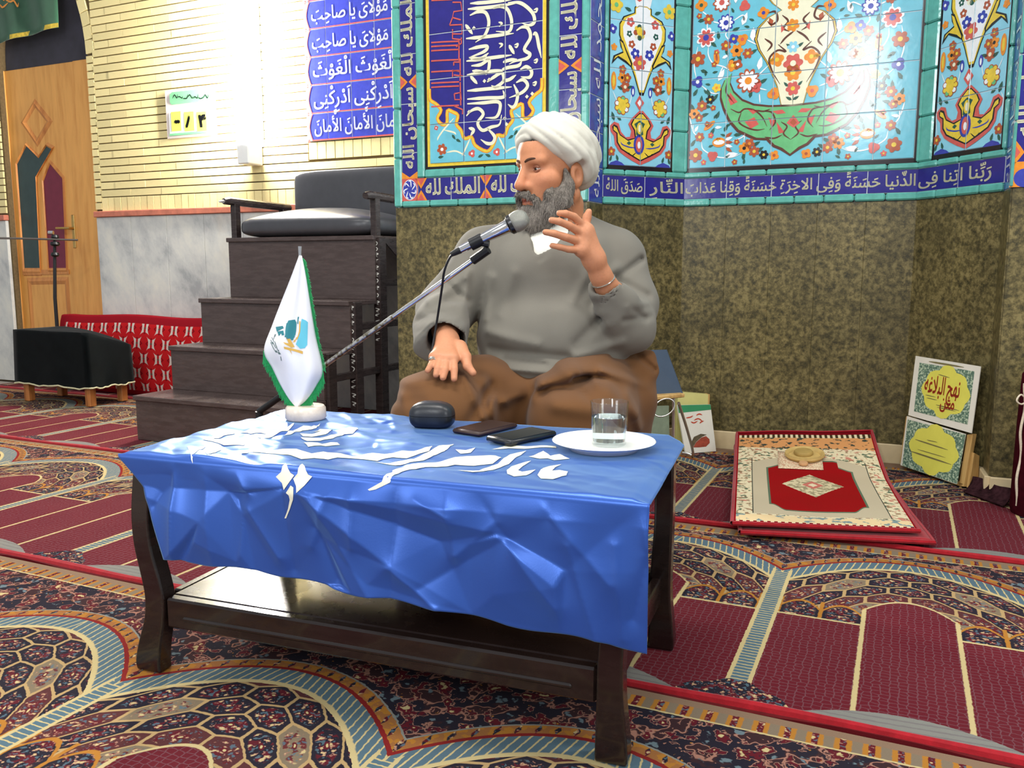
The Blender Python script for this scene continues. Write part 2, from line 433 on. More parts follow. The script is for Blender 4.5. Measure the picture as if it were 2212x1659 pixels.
# ------------------------------------------------------------------ implicit modelling (bodies, cloth)
class Sdf:
    def __init__(self, lo, hi, h):
        self.lo = np.array(lo, np.float64); self.h = h
        self.n = np.ceil((np.array(hi) - self.lo) / h).astype(int) + 1
        self.a = np.full(self.n, 1.0, np.float32)
        self.ax = [(self.lo[i] + h * np.arange(self.n[i])).astype(np.float32) for i in range(3)]
    def box(self, lo, hi):
        i0 = np.maximum(np.floor((np.array(lo) - self.lo) / self.h).astype(int), 0)
        i1 = np.minimum(np.ceil((np.array(hi) - self.lo) / self.h).astype(int) + 1, self.n)
        if np.any(i1 <= i0): return None, None
        sl = tuple(slice(i0[k], i1[k]) for k in range(3))
        return sl, (self.ax[0][sl[0]][:, None, None], self.ax[1][sl[1]][None, :, None], self.ax[2][sl[2]][None, None, :])
    def put(self, sl, d, k=0.0, op='u'):
        a = self.a[sl]; d = d.astype(np.float32)
        if op == 's': d = -d
        if op == 'u':
            r = np.minimum(a, d)
            if k > 0: r -= np.maximum(k - np.abs(a - d), 0) ** 2 / (4 * k)
        else:
            r = np.maximum(a, d)
            if k > 0: r += np.maximum(k - np.abs(a - d), 0) ** 2 / (4 * k)
        self.a[sl] = r
    def ell(self, c, r, R=None, k=0.01, op='u'):
        c = np.array(c, float); r = np.array(r, float); m = (max(r) + k + 3 * self.h)
        sl, P = self.box(c - m, c + m)
        if sl is None: return self
        q = [P[i] - np.float32(c[i]) for i in range(3)]
        if R is not None: q = [q[0] * np.float32(R[0][i]) + q[1] * np.float32(R[1][i]) + q[2] * np.float32(R[2][i]) for i in range(3)]
        k0 = np.sqrt((q[0] / r[0]) ** 2 + (q[1] / r[1]) ** 2 + (q[2] / r[2]) ** 2)
        k1 = np.sqrt((q[0] / r[0] ** 2) ** 2 + (q[1] / r[1] ** 2) ** 2 + (q[2] / r[2] ** 2) ** 2) + 1e-6
        self.put(sl, k0 * (k0 - 1) / k1, k, op); return self
    def cone(self, a, b, ra, rb, k=0.01, op='u', flat=None):
        """capsule with two radii; flat=(direction, factor) squashes it along direction"""
        a = np.array(a, float); b = np.array(b, float); m = max(ra, rb) * (1.6 if flat is not None else 1) + k + 3 * self.h
        sl, P = self.box(np.minimum(a, b) - m, np.maximum(a, b) + m)
        if sl is None: return self
        ab = b - a; L = np.dot(ab, ab) + 1e-12
        t = np.clip(((P[0] - a[0]) * ab[0] + (P[1] - a[1]) * ab[1] + (P[2] - a[2]) * ab[2]) / L, 0, 1)
        dx = P[0] - (a[0] + t * ab[0]); dy = P[1] - (a[1] + t * ab[1]); dz = P[2] - (a[2] + t * ab[2])
        d2 = dx * dx + dy * dy + dz * dz
        if flat is not None:
            f, fac = np.array(flat[0], float), flat[1]; f /= np.linalg.norm(f)
            pr = dx * f[0] + dy * f[1] + dz * f[2]; d2 = d2 + pr * pr * (fac * fac - 1)
        self.put(sl, np.sqrt(np.maximum(d2, 0)) - (ra + (rb - ra) * t), k, op); return self
    def chain(self, pts, rs, k=0.01, op='u', flat=None):
        for i in range(len(pts) - 1): self.cone(pts[i], pts[i + 1], rs[i], rs[i + 1], k, op, flat)
        return self
    def half(self, p, n, op='s', k=0.0, lo=None, hi=None):
        """cut away (s) everything on the side n points to"""
        n = np.array(n, float); n /= np.linalg.norm(n)
        sl, P = self.box(self.lo if lo is None else lo, (self.lo + self.h * self.n) if hi is None else hi)
        d = -((P[0] - p[0]) * n[0] + (P[1] - p[1]) * n[1] + (P[2] - p[2]) * n[2]); self.put(sl, d, k, op); return self
    def warp(self, fn, lo=None, hi=None):
        """add fn(X, Y, Z) to the field"""
        sl, P = self.box(self.lo if lo is None else lo, (self.lo + self.h * self.n) if hi is None else hi)
        self.a[sl] += fn(*P).astype(np.float32); return self
    def nets(self):
        a = self.a; ins = a < 0
        n0, n1, n2 = a.shape
        cs = np.zeros((n0 - 1, n1 - 1, n2 - 1), np.uint8)
        for i in (0, 1):
            for j in (0, 1):
                for k in (0, 1): cs += ins[i:n0 - 1 + i, j:n1 - 1 + j, k:n2 - 1 + k]
        act = (cs > 0) & (cs < 8); idx = np.argwhere(act)
        num = np.full(act.shape, -1, np.int32); num[act] = np.arange(len(idx))
        I, J, K = idx.T; acc = np.zeros((len(idx), 3)); cnt = np.zeros(len(idx))
        cor = [(i, j, k) for i in (0, 1) for j in (0, 1) for k in (0, 1)]
        val = {c: a[I + c[0], J + c[1], K + c[2]].astype(np.float64) for c in cor}
        for c in cor:
            for ax in range(3):
                if c[ax] == 0:
                    e = list(c); e[ax] = 1; e = tuple(e); va, vb = val[c], val[e]; m = (va < 0) != (vb < 0)
                    t = np.where(m, va / np.where(m, va - vb, 1), 0)
                    p = np.tile(np.array(c, float), (len(idx), 1)); p[:, ax] += t
                    acc[m] += p[m]; cnt[m] += 1
        V = self.lo + self.h * (idx + acc / cnt[:, None])
        Q = []
        for ax in range(3):
            s0 = [slice(None)] * 3; s1 = [slice(None)] * 3; s0[ax] = slice(0, -1); s1[ax] = slice(1, None)
            A, B = ins[tuple(s0)], ins[tuple(s1)]; e = np.argwhere(A != B); u, v = [q for q in range(3) if q != ax]
            e = e[(e[:, u] > 0) & (e[:, v] > 0) & (e[:, u] < a.shape[u] - 1) & (e[:, v] < a.shape[v] - 1)]
            def cell(du, dv):
                q = e.copy(); q[:, u] -= du; q[:, v] -= dv; return num[q[:, 0], q[:, 1], q[:, 2]]
            quad = np.stack([cell(1, 1), cell(0, 1), cell(0, 0), cell(1, 0)], 1)
            fl_ = A[e[:, 0], e[:, 1], e[:, 2]] if True else None
            if ax == 1: fl_ = ~fl_
            quad[~fl_] = quad[~fl_][:, ::-1]; Q.append(quad)
        Q = np.concatenate(Q); Q = Q[(Q >= 0).all(1)]
        return V, Q
    def build(self, name, mtl, parent=None, smooth=0, col=None):
        V, Q = self.nets()
        for _ in range(smooth):                      # light Laplacian smoothing
            S = np.zeros_like(V); C = np.zeros(len(V))
            for i in range(4):
                for j in (1, 3):
                    np.add.at(S, Q[:, i], V[Q[:, (i + j) % 4]]); np.add.at(C, Q[:, i], 1)
            V = V * 0.5 + 0.5 * S / np.maximum(C, 1)[:, None]
        W = V.copy(); off = wloc(parent) if parent is not None else np.zeros(3); V = V - off
        me = bpy.data.meshes.new(name); me.vertices.add(len(V)); me.vertices.foreach_set('co', V.astype(np.float32).ravel())
        me.loops.add(Q.size); me.loops.foreach_set('vertex_index', Q.astype(np.int32).ravel())
        me.polygons.add(len(Q)); me.polygons.foreach_set('loop_start', np.arange(0, Q.size, 4, dtype=np.int32))
        me.polygons.foreach_set('use_smooth', np.ones(len(Q), bool)); me.update(calc_edges=True); me.validate()
        if col is not None:
            at = me.color_attributes.new('tone', 'FLOAT_COLOR', 'POINT'); rgba = np.ones((len(W), 4), np.float32); rgba[:, :3] = col(W); at.data.foreach_set('color', rgba.ravel())
        return link(me, name, mtl, parent)
def keep_largest(o):
    bm = bmesh.new(); bm.from_mesh(o.data); seen = set(); best = []; bm.verts.ensure_lookup_table()
    for v in bm.verts:
        if v.index in seen: continue
        st_ = [v]; seen.add(v.index); isl = []
        while st_:
            q = st_.pop(); isl.append(q)
            for e in q.link_edges:
                w = e.other_vert(q)
                if w.index not in seen: seen.add(w.index); st_.append(w)
        if len(isl) > len(best): best = isl
    keep = set(v.index for v in best); bmesh.ops.delete(bm, geom=[v for v in bm.verts if v.index not in keep], context='VERTS'); bm.to_mesh(o.data); bm.free(); return o
def pnoise(x, y, z, f, seed=0):
    """cheap smooth pseudo-noise, -1..1"""
    rs = np.random.RandomState(seed); r = 0
    for i in range(5):
        k = rs.normal(size=3) * f; r = r + np.sin(x * np.float32(k[0]) + y * np.float32(k[1]) + z * np.float32(k[2]) + np.float32(rs.uniform(0, 6.28)))
    return r / 3.0
# ------------------------------------------------------------------ palette of the building
def obj_var(amount):
    """small tone change from piece to piece"""
    def fn(nt, b, pos):
        oi = nt.n.new('ShaderNodeObjectInfo'); r = X(nt, oi.outputs['Random'])
        f = nt.noise(pos, 9.0, 3.0); c = b.inputs['Base Color'].default_value[:]
        lo = tuple(q * (1 - amount) for q in c[:3]) + (1,); hi = tuple(min(1.0, q * (1 + amount)) for q in c[:3]) + (1,)
        nt.put(b.inputs['Base Color'], nt.ramp(r * 0.55 + f * 0.45, [(0.15, lo), (0.85, hi)]))
    return fn
M_BRICK = mat('yellow_brick', (230, 213, 154), 0.75, spec=0.25, fn=obj_var(0.13))
M_MORTAR = mat('dark_mortar', (104, 88, 62), 0.9, spec=0.1, var=0.2, vscale=60)
def marble_fn(nt, b, pos):
    w = nt.noise(pos, 2.2, 5.0, 0.6); x, y, z = nt.sep(pos)
    v = nt.noise(nt.comb(x * 1.4 + z * 1.1, y * 1.4, z * 0.7 - x * 0.9) , 3.2, 9.0, 0.68)
    c = nt.ramp(v, [(0.32, lin((164, 165, 164))), (0.43, lin((192, 192, 188))), (0.54, lin((208, 207, 200))), (0.72, lin((224, 220, 206)))])
    c = nt.mix(nt.step(0.60, 0.72, w) * 0.30, c, lin((214, 196, 172)))
    nt.put(b.inputs['Base Color'], c)
M_MARBLE = mat('veined_marble', (205, 203, 195), 0.25, spec=0.4, fn=marble_fn)
M_COPING = mat('red_travertine', (196, 116, 92), 0.5, var=0.25, vscale=14)
def granite_fn(nt, b, pos):
    oi = nt.n.new('ShaderNodeObjectInfo'); r = X(nt, oi.outputs['Random'])
    a = nt.noise(pos, 46.0, 7.0, 0.74); l = nt.noise(pos, 5.0, 3.0, 0.6)
    c = nt.ramp(a, [(0.33, lin((46, 45, 32))), (0.44, lin((84, 76, 48))), (0.52, lin((112, 101, 64))), (0.62, lin((142, 128, 84))), (0.74, lin((112, 114, 74)))])
    c2 = nt.mix(nt.step(0.35, 0.62, l), nt.mix(0.35, c, lin((36, 36, 26))), c)
    nt.put(b.inputs['Base Color'], nt.mix(r * 0.20, c2, lin((62, 56, 36))))
M_GRANITE = mat('green_brown_granite', (80, 72, 50), 0.32, spec=0.4, fn=granite_fn)
M_SKIRT = mat('cream_skirting', (206, 186, 146), 0.5, var=0.12, vscale=10)
glz = dict(rough=0.12, spec=0.55)
M_TEAL = mat('teal_glaze', (96, 176, 164), bump=0.25, bscale=60, bdist=0.002, fn=None, var=0.16, vscale=26, **glz)
M_NAVY = mat('navy_glaze', (44, 40, 128), var=0.14, vscale=18, bump=0.10, bscale=40, bdist=0.002, **glz)
M_TURQ = mat('turquoise_glaze', (108, 190, 210), var=0.10, vscale=14, bump=0.10, bscale=40, bdist=0.002, **glz)
M_PALE = mat('pale_blue_glaze', (140, 205, 226), var=0.08, vscale=14, bump=0.10, bscale=40, bdist=0.002, **glz)
M_CREAMG = mat('cream_glaze', (232, 230, 200), var=0.06, vscale=30, **glz)
M_WHITEG = mat('white_glaze', (236, 238, 240), var=0.05, vscale=30, **glz)
M_BLACKG = mat('black_glaze', (30, 24, 26), var=0.1, vscale=30, **glz)
M_YEL = mat('yellow_glaze', (226, 196, 62), var=0.12, vscale=50, **glz)
M_ORG = mat('orange_glaze', (226, 140, 44), var=0.14, vscale=50, **glz)
M_SALM = mat('salmon_glaze', (204, 92, 84), var=0.12, vscale=50, **glz)
M_RUST = mat('rust_glaze', (172, 84, 52), var=0.14, vscale=60, **glz)
M_GREENG = mat('leaf_green_glaze', (104, 184, 122), var=0.12, vscale=30, **glz)
M_DKGREEN = mat('dark_green_glaze', (46, 88, 74), var=0.14, vscale=60, **glz)
M_BLUEG = mat('blue_glaze', (58, 66, 164), var=0.12, vscale=50, **glz)
M_GROUT = mat('pale_grout', (196, 206, 212), 0.8, spec=0.2, var=0.08, vscale=60)
M_BROWN = mat('brown_outline_glaze', (92, 52, 40), var=0.1, vscale=50, **glz)
M_DARKGAP = mat('dark_void', (26, 24, 26), 0.9, spec=0.1, var=0.1)

# ------------------------------------------------------------------ floor slab and ceiling-high walls
fl = MB(); fl.box((-0.6, 2.2, -0.06), (4.6, 0, 0), (0, 5.4, 0), (0, 0, 0.046))
floor = prop(fl.build('floor', mat('floor_slab', (150, 140, 128), 0.8, var=0.1)), kind='structure')

# brick wall with the door arch
tR = FW.px(208, 470)[0]; tL = FW.px(17, 470)[0]; zS = FW.px(190, 122)[1]
W0, W1, ZT = -3.7, 0.95, 3.05
def arch_pts(tl, tr, zs, n=14):
    w = tr - tl; R = w * 1.26; pts = []
    cxr = tr - R; cxl = tl + R; apex_z = math.sqrt(max(R * R - (R - w / 2) ** 2, 1e-6))
    a1 = math.asin(apex_z / R)
    for i in range(n + 1):
        a = a1 * i / n; pts.append((cxr + R * math.cos(a), zs + R * math.sin(a)))
    for i in range(n - 1, -1, -1):
        a = a1 * i / n; pts.append((cxl - R * math.cos(a), zs + R * math.sin(a)))
    return pts                                        # right spring -> apex -> left spring
AP = arch_pts(tL, tR, zS)
wl = MB()
outline = [(W0, -0.01), (tL, -0.01), (tL, zS)] + AP[::-1][1:-1] + [(tR, zS), (tR, -0.01), (W1, -0.01), (W1, ZT), (W0, ZT)]
vs2, fs2 = cdt([outline])
TH_W = 0.16
wl.add([FW.to3(t, z, -0.012) for t, z in vs2], fs2)
wl.add([FW.to3(t, z, -TH_W) for t, z in vs2], fs2)
no = len(outline)
wl.add([FW.to3(t, z, o) for o in (-0.012, -TH_W) for t, z in outline], [(i, (i + 1) % no, no + (i + 1) % no, no + i) for i in range(no)])
wall_left = prop(wl.build('wall_left', M_MORTAR), kind='structure')
# bricks, each a piece of the wall
def in_open(t, z, pad=0.0):
    if z <= zS: return tL - pad < t < tR + pad
    w = tR - tL; R = w * 1.26 + pad
    return (t - (tR - w * 1.26)) ** 2 + (z - zS) ** 2 < R * R and (t - (tL + w * 1.26)) ** 2 + (z - zS) ** 2 < R * R
bm_unit = MB(); bm_unit.box((0, 0, 0), (0.5, 0, 0), (0, 0.5, 0), (0, 0, 0.5))
_ub = bpy.data.meshes.new('brick'); _ub.from_pydata(bm_unit.v, [], bm_unit.f); _ub.materials.append(M_BRICK)
WROT = math.atan2(FW.ax[1], FW.ax[0])
def brick(t, z, lt, lz, depth=0.012, rot=0.0, name='brick', mesh=None):
    o = bpy.data.objects.new(name, mesh or _ub); COL.objects.link(o); o.parent = wall_left
    o.location = tuple(FW.to3(t, z, -0.006 + random.uniform(-0.0012, 0.0012)))
    o.rotation_euler = (0, rot, WROT); o.scale = (lt, depth, lz); return o
zc = 1.150
jam = 0.058                                            # brick reveal band round the opening
panel_t0 = FW.px(663, 200)[0]; panel_z0 = FW.px(760, 300)[1]; panel_z1 = 2.62
def course_soldier(z0, hgt, t0, t1, skip=True):
    w = 0.056; n = max(1, int((t1 - t0) / w)); w = (t1 - t0) / n
    for i in range(n): brick(t0 + (i + 0.5) * w, z0 + hgt / 2, w - 0.004, hgt - 0.005)
course_soldier(zc, 0.088, tR + jam, 0.55)
z = zc + 0.088; k = 0; CH = 0.0478
nb = 0
while z < 2.60:
    L = 0.262; x0 = tR + jam; zz = z + CH / 2
    if z > zS:                                         # follow the arch
        while in_open(x0, zz, 0.075): x0 += 0.004
    t_end = 0.60
    segs = []
    inpan = panel_z0 - 0.10 < zz < panel_z1
    if inpan: t_end = panel_t0 - 0.004
    x = x0; first = True
    while x < t_end - 0.01:
        l = (0.13 if (k % 2 and first) else L); first = False
        l = min(l, t_end - x)
        if l > 0.02: brick(x + l / 2, zz, l - 0.0022, CH - 0.0072); nb += 1
        x += l
    z += CH; k += 1
course_soldier(panel_z0 - 0.098, 0.096, panel_t0, 0.52)
# vertical reveal bricks beside the door and voussoirs round the arch
z = 1.16
while z < zS - 0.02:
    brick(tR + jam / 2, z + CH / 2, jam - 0.004, CH - 0.0072); z += CH
w = tR - tL; R = w * 1.26
for i in range(17):
    a = math.radians(3 + 4.4 * i); r = R + 0.036
    t_, z_ = tR - R + r * math.cos(a), zS + r * math.sin(a)
    if t_ > tL + w / 2: brick(t_, z_, 0.068, r * math.radians(4.4) - 0.005, rot=-a)
z = 1.16
while z < zS + 0.2:
    brick(tL - 0.18, z + CH / 2, 0.33, CH - 0.0072); z += CH
# marble dado and its coping
def slab_row(frame, t0, t1, z0, z1, wd, mtl, name, parent, o0=-0.012, o1=0.010, bev=0.0015, gap=0.002):
    n = max(1, round((t1 - t0) / wd)); w_ = (t1 - t0) / n
    for i in range(n):
        b = MB(); b.fbox(frame, t0 + i * w_ + gap / 2, t0 + (i + 1) * w_ - gap / 2, z0, z1, o0, o1, 0, bev); b.build(name, mtl, parent)
slab_row(FW, tR + 0.012, 0.95, 0.0, 1.112, 0.30, M_MARBLE, 'marble_slab', wall_left)
slab_row(FW, tL - 0.45, tL - 0.012, 0.0, 1.112, 0.43, M_MARBLE, 'marble_slab', wall_left)
for i, (a, b) in enumerate(((tL - 0.45, tL - 0.004), (tR + 0.004, 0.95))):
    q = MB(); q.fbox(FW, a, b, 1.113, 1.150, -0.012, 0.026, 0, 0.004); q.build('coping', M_COPING, wall_left)

# ------------------------------------------------------------------ door in the arch
M_WOOD = None
def wood_fn(base, dark, sc=1.0, rough=0.4):
    def fn(nt, b, pos):
        x, y, z = nt.sep(pos)
        g = nt.noise(nt.comb(x * 14 * sc, y * 14 * sc, z * 1.6 * sc), 3.0, 5.0, 0.6)
        nt.put(b.inputs['Base Color'], nt.ramp(g, [(0.3, lin(dark)), (0.52, lin(base)), (0.75, tuple(min(1, q * 1.12) for q in lin(base)[:3]) + (1,))]))
    return fn
M_DOOR = mat('honey_wood', (214, 150, 72), 0.38, fn=wood_fn((228, 164, 84), (212, 144, 66), 0.6))
M_DOORM = mat('honey_wood_moulding', (196, 124, 62), 0.38, fn=wood_fn((206, 136, 70), (176, 106, 52), 0.6))
M_GLASSG = mat('dark_green_glass', (52, 70, 68), 0.35, spec=0.4, var=0.1)
M_GLASSR = mat('maroon_glass', (118, 34, 56), 0.35, spec=0.4, var=0.08)
M_BRASS = mat('brass', (196, 160, 96), 0.28, metal=1.0, var=0.1)
FDo = Frame(FW.to3(0, 0, -0.05), FW.to3(1, 0, -0.05))
door = prop(bpy.data.objects.new('door_1', None), kind='structure'); COL.objects.link(door); door.location = tuple(FW.to3((tL + tR) / 2, 0, -0.05))
zD = FDo.px(100, 140)[1]
def dpx(*q): return [FDo.px(a, b) for a, b in q]
# frame strips
jr = FDo.px(166, 300)[0]; jl = FDo.px(22, 520)[0]
b = MB(); b.fbox(FDo, jr + 0.008, tR - 0.002, 0.0, zD, -0.03, 0.004, 0, 0.003); b.build('frame_stile', M_DOOR, door)
b = MB(); b.fbox(FDo, tR - 0.035, tR - 0.012, 0.55, zD - 0.28, 0.004, 0.007, 0, 0.001); b.build('sidelight_slot', M_GLASSR, door)
b = MB(); b.fbox(FDo, tL + 0.002, jl - 0.012, 0.0, zD, -0.03, 0.002, 0, 0.003); b.build('frame_stile', M_DOOR, door)
b = MB(); b.fbox(FDo, jl - 0.010, jr + 0.004, 0.005, zD, -0.04, -0.006, 0, 0.003); b.build('door_leaf', M_DOOR, door)
# diamond, glazed lights and lower panel on the leaf
LF = Frame(FDo.to3(0, 0, -0.006), FDo.to3(1, 0, -0.006))
def raised(pts, name, mtl, o0, o1):
    b = MB(); b.prism([LF.to3(t, z_, o0) for t, z_ in pts], LF.nr * (o1 - o0)); return b.build(name, mtl, door)
def ring(pts_out, pts_in, name, mtl, h):
    n_ = len(pts_out); b = MB()
    A = [LF.to3(t, z_, 0.0) for t, z_ in pts_out]; Bq = [LF.to3(t, z_, 0.0) for t, z_ in pts_in]
    C_ = [LF.to3((t + u) / 2, (z_ + v) / 2, h) for (t, z_), (u, v) in zip(pts_out, pts_in)]
    b.add(A + C_ + Bq, [(i, (i + 1) % n_, n_ + (i + 1) % n_, n_ + i) for i in range(n_)] + [(n_ + i, n_ + (i + 1) % n_, 2 * n_ + (i + 1) % n_, 2 * n_ + i) for i in range(n_)])
    return b.build(name, mtl, door)
def lpx(*q): return [LF.px(a, b) for a, b in q]
def inset(pts, f):
    c = np.mean(np.array(pts), 0); return [tuple(c + (np.array(p) - c) * f) for p in pts]
dia = lpx((75, 213), (114, 262), (81, 318), (45, 265))
ring(dia, inset(dia, 0.62), 'diamond_moulding', M_DOORM, 0.010)
g1 = lpx((58, 316), (84, 342), (101, 316), (114, 324), (80, 383), (89, 579), (54, 579), (38, 355))
g2 = lpx((109, 355), (137, 388), (145, 579), (107, 579), (95, 392))
for g, mt in ((g1, M_GLASSG), (g2, M_GLASSR)):
    raised(g, 'glass_pane', mt, 0.0, 0.003)
    ring(inset(g, 1.10), inset(g, 0.985), 'pane_moulding', M_DOORM, 0.012)
lp = lpx((58, 600), (148, 598), (158, 745), (70, 760))
ring(lp, inset(lp, 0.80), 'panel_moulding', M_DOORM, 0.008)
mr = lpx((50, 583), (150, 582), (151, 592), (51, 594)); raised(mr, 'mid_rail', M_DOORM, 0.0, 0.007)
hp = LF.px(160, 500)
b = MB(); b.fbox(LF, hp[0] - 0.014, hp[0] + 0.014, hp[1] - 0.11, hp[1] + 0.11, 0, 0.006, 0, 0.003); b.build('handle_plate', M_BRASS, door)
b = MB(); b.tube([LF.to3(hp[0], hp[1] + 0.02, 0.004), LF.to3(hp[0], hp[1] + 0.02, 0.04), LF.to3(hp[0] - 0.02, hp[1] + 0.02, 0.048), LF.to3(hp[0] - 0.11, hp[1] + 0.022, 0.046)], 0.008); auto_smooth(b.build('lever_handle', M_BRASS, door))
# dark cloth in the arch head behind the banner
b = MB(); tp = [(t, z_) for t, z_ in AP]
pts = [(tR - 0.004, zD + 0.002)] + [(min(max(t, tL + 0.004), tR - 0.004), z_) for t, z_ in tp] + [(tL + 0.004, zD + 0.002)]
v2, f2 = cdt([pts]); b.add([FDo.to3(t, z_, -0.02) for t, z_ in v2], f2); b.add([FDo.to3(t, z_, -0.03) for t, z_ in v2], f2)
prop(b.build('transom_cloth', mat('black_arch_cloth', (46, 44, 56), 0.9, sheen=0.3, var=0.35, vscale=8), door))

# ------------------------------------------------------------------ mihrab: core wall, granite dado, tile work
ZB = 1.060                                             # foot of the tile work
core = MB()
plan = [(-2.088, WALL_N - 0.02), (-2.088, MF), (-1.18, MF), (-1.172, 3.48), (-0.90, 3.79), (0.03, 3.79), (0.302, 3.48), (0.31, MF), (1.35, MF), (1.35, WALL_N + 0.3), (-2.088, WALL_N + 0.3)]
plan = [(s_ , n_ + 0.02) if n_ < 3.9 else (s_, n_) for s_, n_ in plan]
v2, f2 = cdt([plan]); n_ = len(plan)
core.add([SN(a, b_, ZT) for a, b_ in v2], f2)
core.add([SN(a, b_, zz) for zz in (-0.01, ZT) for a, b_ in plan], [(i, (i + 1) % n_, n_ + (i + 1) % n_, n_ + i) for i in range(n_)])
wall_back = prop(core.build('wall_back', M_GROUT), kind='structure')
FJ1 = Frame(SN(-1.18, MF), SN(-1.172, 3.48)); FJ2 = Frame(SN(0.302, 3.48), SN(0.31, MF))
for fr, wd in ((FL, 0.152), (F2, 0.206), (F3, 0.206), (F4, 0.206), (FR, 0.2), (FJ1, 0.15), (FJ2, 0.15)):
    ext = 0.0
    slab_row(fr, 0.001, (fr.len if fr is not FR else 0.6), 0.078, ZB - 0.002, wd, M_GRANITE, 'granite_slab', wall_back, -0.018, 0.004, 0.0006, 0.0007)
    b = MB(); b.fbox(fr, 0.0, (fr.len if fr is not FR else 0.6), -0.005, 0.076, -0.02, 0.016, 0, 0.003); b.build('skirting', M_SKIRT, wall_back)

def bars(fr, t0, t1, z0, z1, n, parent=wall_back, mtl=M_TEAL, horizontal=True, o1=0.016):
    """glazed border made of n bar tiles"""
    for i in range(n):
        b = MB()
        if horizontal: b.fbox(fr, t0 + (t1 - t0) * i / n + 0.0012, t0 + (t1 - t0) * (i + 1) / n - 0.0012, z0, z1, -0.018, o1, 0, 0.006)
        else: b.fbox(fr, t0, t1, z0 + (z1 - z0) * i / n + 0.0012, z0 + (z1 - z0) * (i + 1) / n - 0.0012, -0.018, o1, 0, 0.006)
        b.build('border_tile', mtl, parent)
def tiles(fr, ts, zs, mtl, parent, name='tile', o1=0.008, gap=0.0036):
    q_ = MB(); q_.fbox(fr, ts[0], ts[-1], zs[0], zs[-1], -0.018, o1 - 0.0025); q_.build('grout', M_GROUT, parent)
    for i in range(len(ts) - 1):
        for j in range(len(zs) - 1):
            b = MB(); b.fbox(fr, ts[i] + gap / 2, ts[i + 1] - gap / 2, zs[j] + gap / 2, zs[j + 1] - gap / 2, -0.018, o1, 0, 0.0012)
            b.build(name, mtl, parent)
def T(fr, x, y=200): return fr.px(x, y)[0]
def Z(fr, x, y): return fr.px(x, y)[1]
TOP = 2.75
# ------------------------------------------------------------------ tile work of the mihrab
def Z2(a, b): return (550 + a / 3.95, b / 3.95)
def Z3(a, b): return (1100 + a / 3.95, b / 3.95)
def Z4(a, b): return (1652 + a / 3.95, b / 3.95)
def loc(fr, pts): return [fr.px(x, y, 0.009) for x, y in pts]
def ell_pts(c, rx, ry, n=18, rot=0.0):
    ca, sa = math.cos(rot), math.sin(rot)
    return [(c[0] + rx * math.cos(2 * math.pi * i / n) * ca - ry * math.sin(2 * math.pi * i / n) * sa, c[1] + rx * math.cos(2 * math.pi * i / n) * sa + ry * math.sin(2 * math.pi * i / n) * ca) for i in range(n)]
def flower(dc, c, r, petal, heart, n=6, lay=3, edge=None, rot=None):
    r = r * 1.32
    rot = random.uniform(0, 6.28) if rot is None else rot
    def blob(rr, k): return [(c[0] + rr * (1 - k + k * abs(math.cos(n * (a - rot) / 2)) ** 0.7) * math.cos(a), c[1] + rr * (1 - k + k * abs(math.cos(n * (a - rot) / 2)) ** 0.7) * math.sin(a)) for a in [2 * math.pi * i / (n * 6) for i in range(n * 6)]]
    if edge is not None: dc.poly(blob(r * 1.0, 0.35), edge, lay); dc.poly(blob(r * 0.80, 0.40), petal, lay + 1)
    else: dc.poly(blob(r, 0.38), petal, lay)
    dc.poly(ell_pts(c, r * 0.30, r * 0.30, 10), heart, lay + 2)
def leaf(dc, c, l, a, m, lay=2, wd=0.42):
    l = l * 1.2
    ca, sa = math.cos(a), math.sin(a)
    P = [(-0.5, 0), (-0.2, wd / 2), (0.15, wd / 2 * 0.8), (0.5, 0), (0.15, -wd / 2 * 0.8), (-0.2, -wd / 2)]
    dc.poly([(c[0] + l * (x * ca - y * sa), c[1] + l * (x * sa + y * ca)) for x, y in P], m, lay)

def part(name, parent=wall_back):
    o = bpy.data.objects.new(name, None); COL.objects.link(o); o.parent = parent; o.empty_display_size = 0.05; return o

# --- face left of the niche
ZL = {k: Z(FL, 1000, v) for k, v in dict(a=446, b=430.5, c=381, d=363, e=357, f=350).items()}
ZL['a'] = ZB
tx = [T(FL, v, 230) for v in (868, 902, 918, 924, 930, 1173, 1180, 1187, 1208, 1257)]
tx0, tx1 = 0.0, FL.len
bars(FL, tx0, tx[0], ZB, TOP, 8, horizontal=False)
bars(FL, tx[9], tx1, ZB, TOP, 8, horizontal=False)
bars(FL, tx[0], tx[9], ZB, ZL['b'], 6)
bars(FL, tx[1], tx[2], ZL['c'], TOP, 7, horizontal=False)
bars(FL, tx[7], tx[8], ZL['c'], TOP, 7, horizontal=False)
bars(FL, tx[2], tx[7], ZL['c'], ZL['d'], 4)
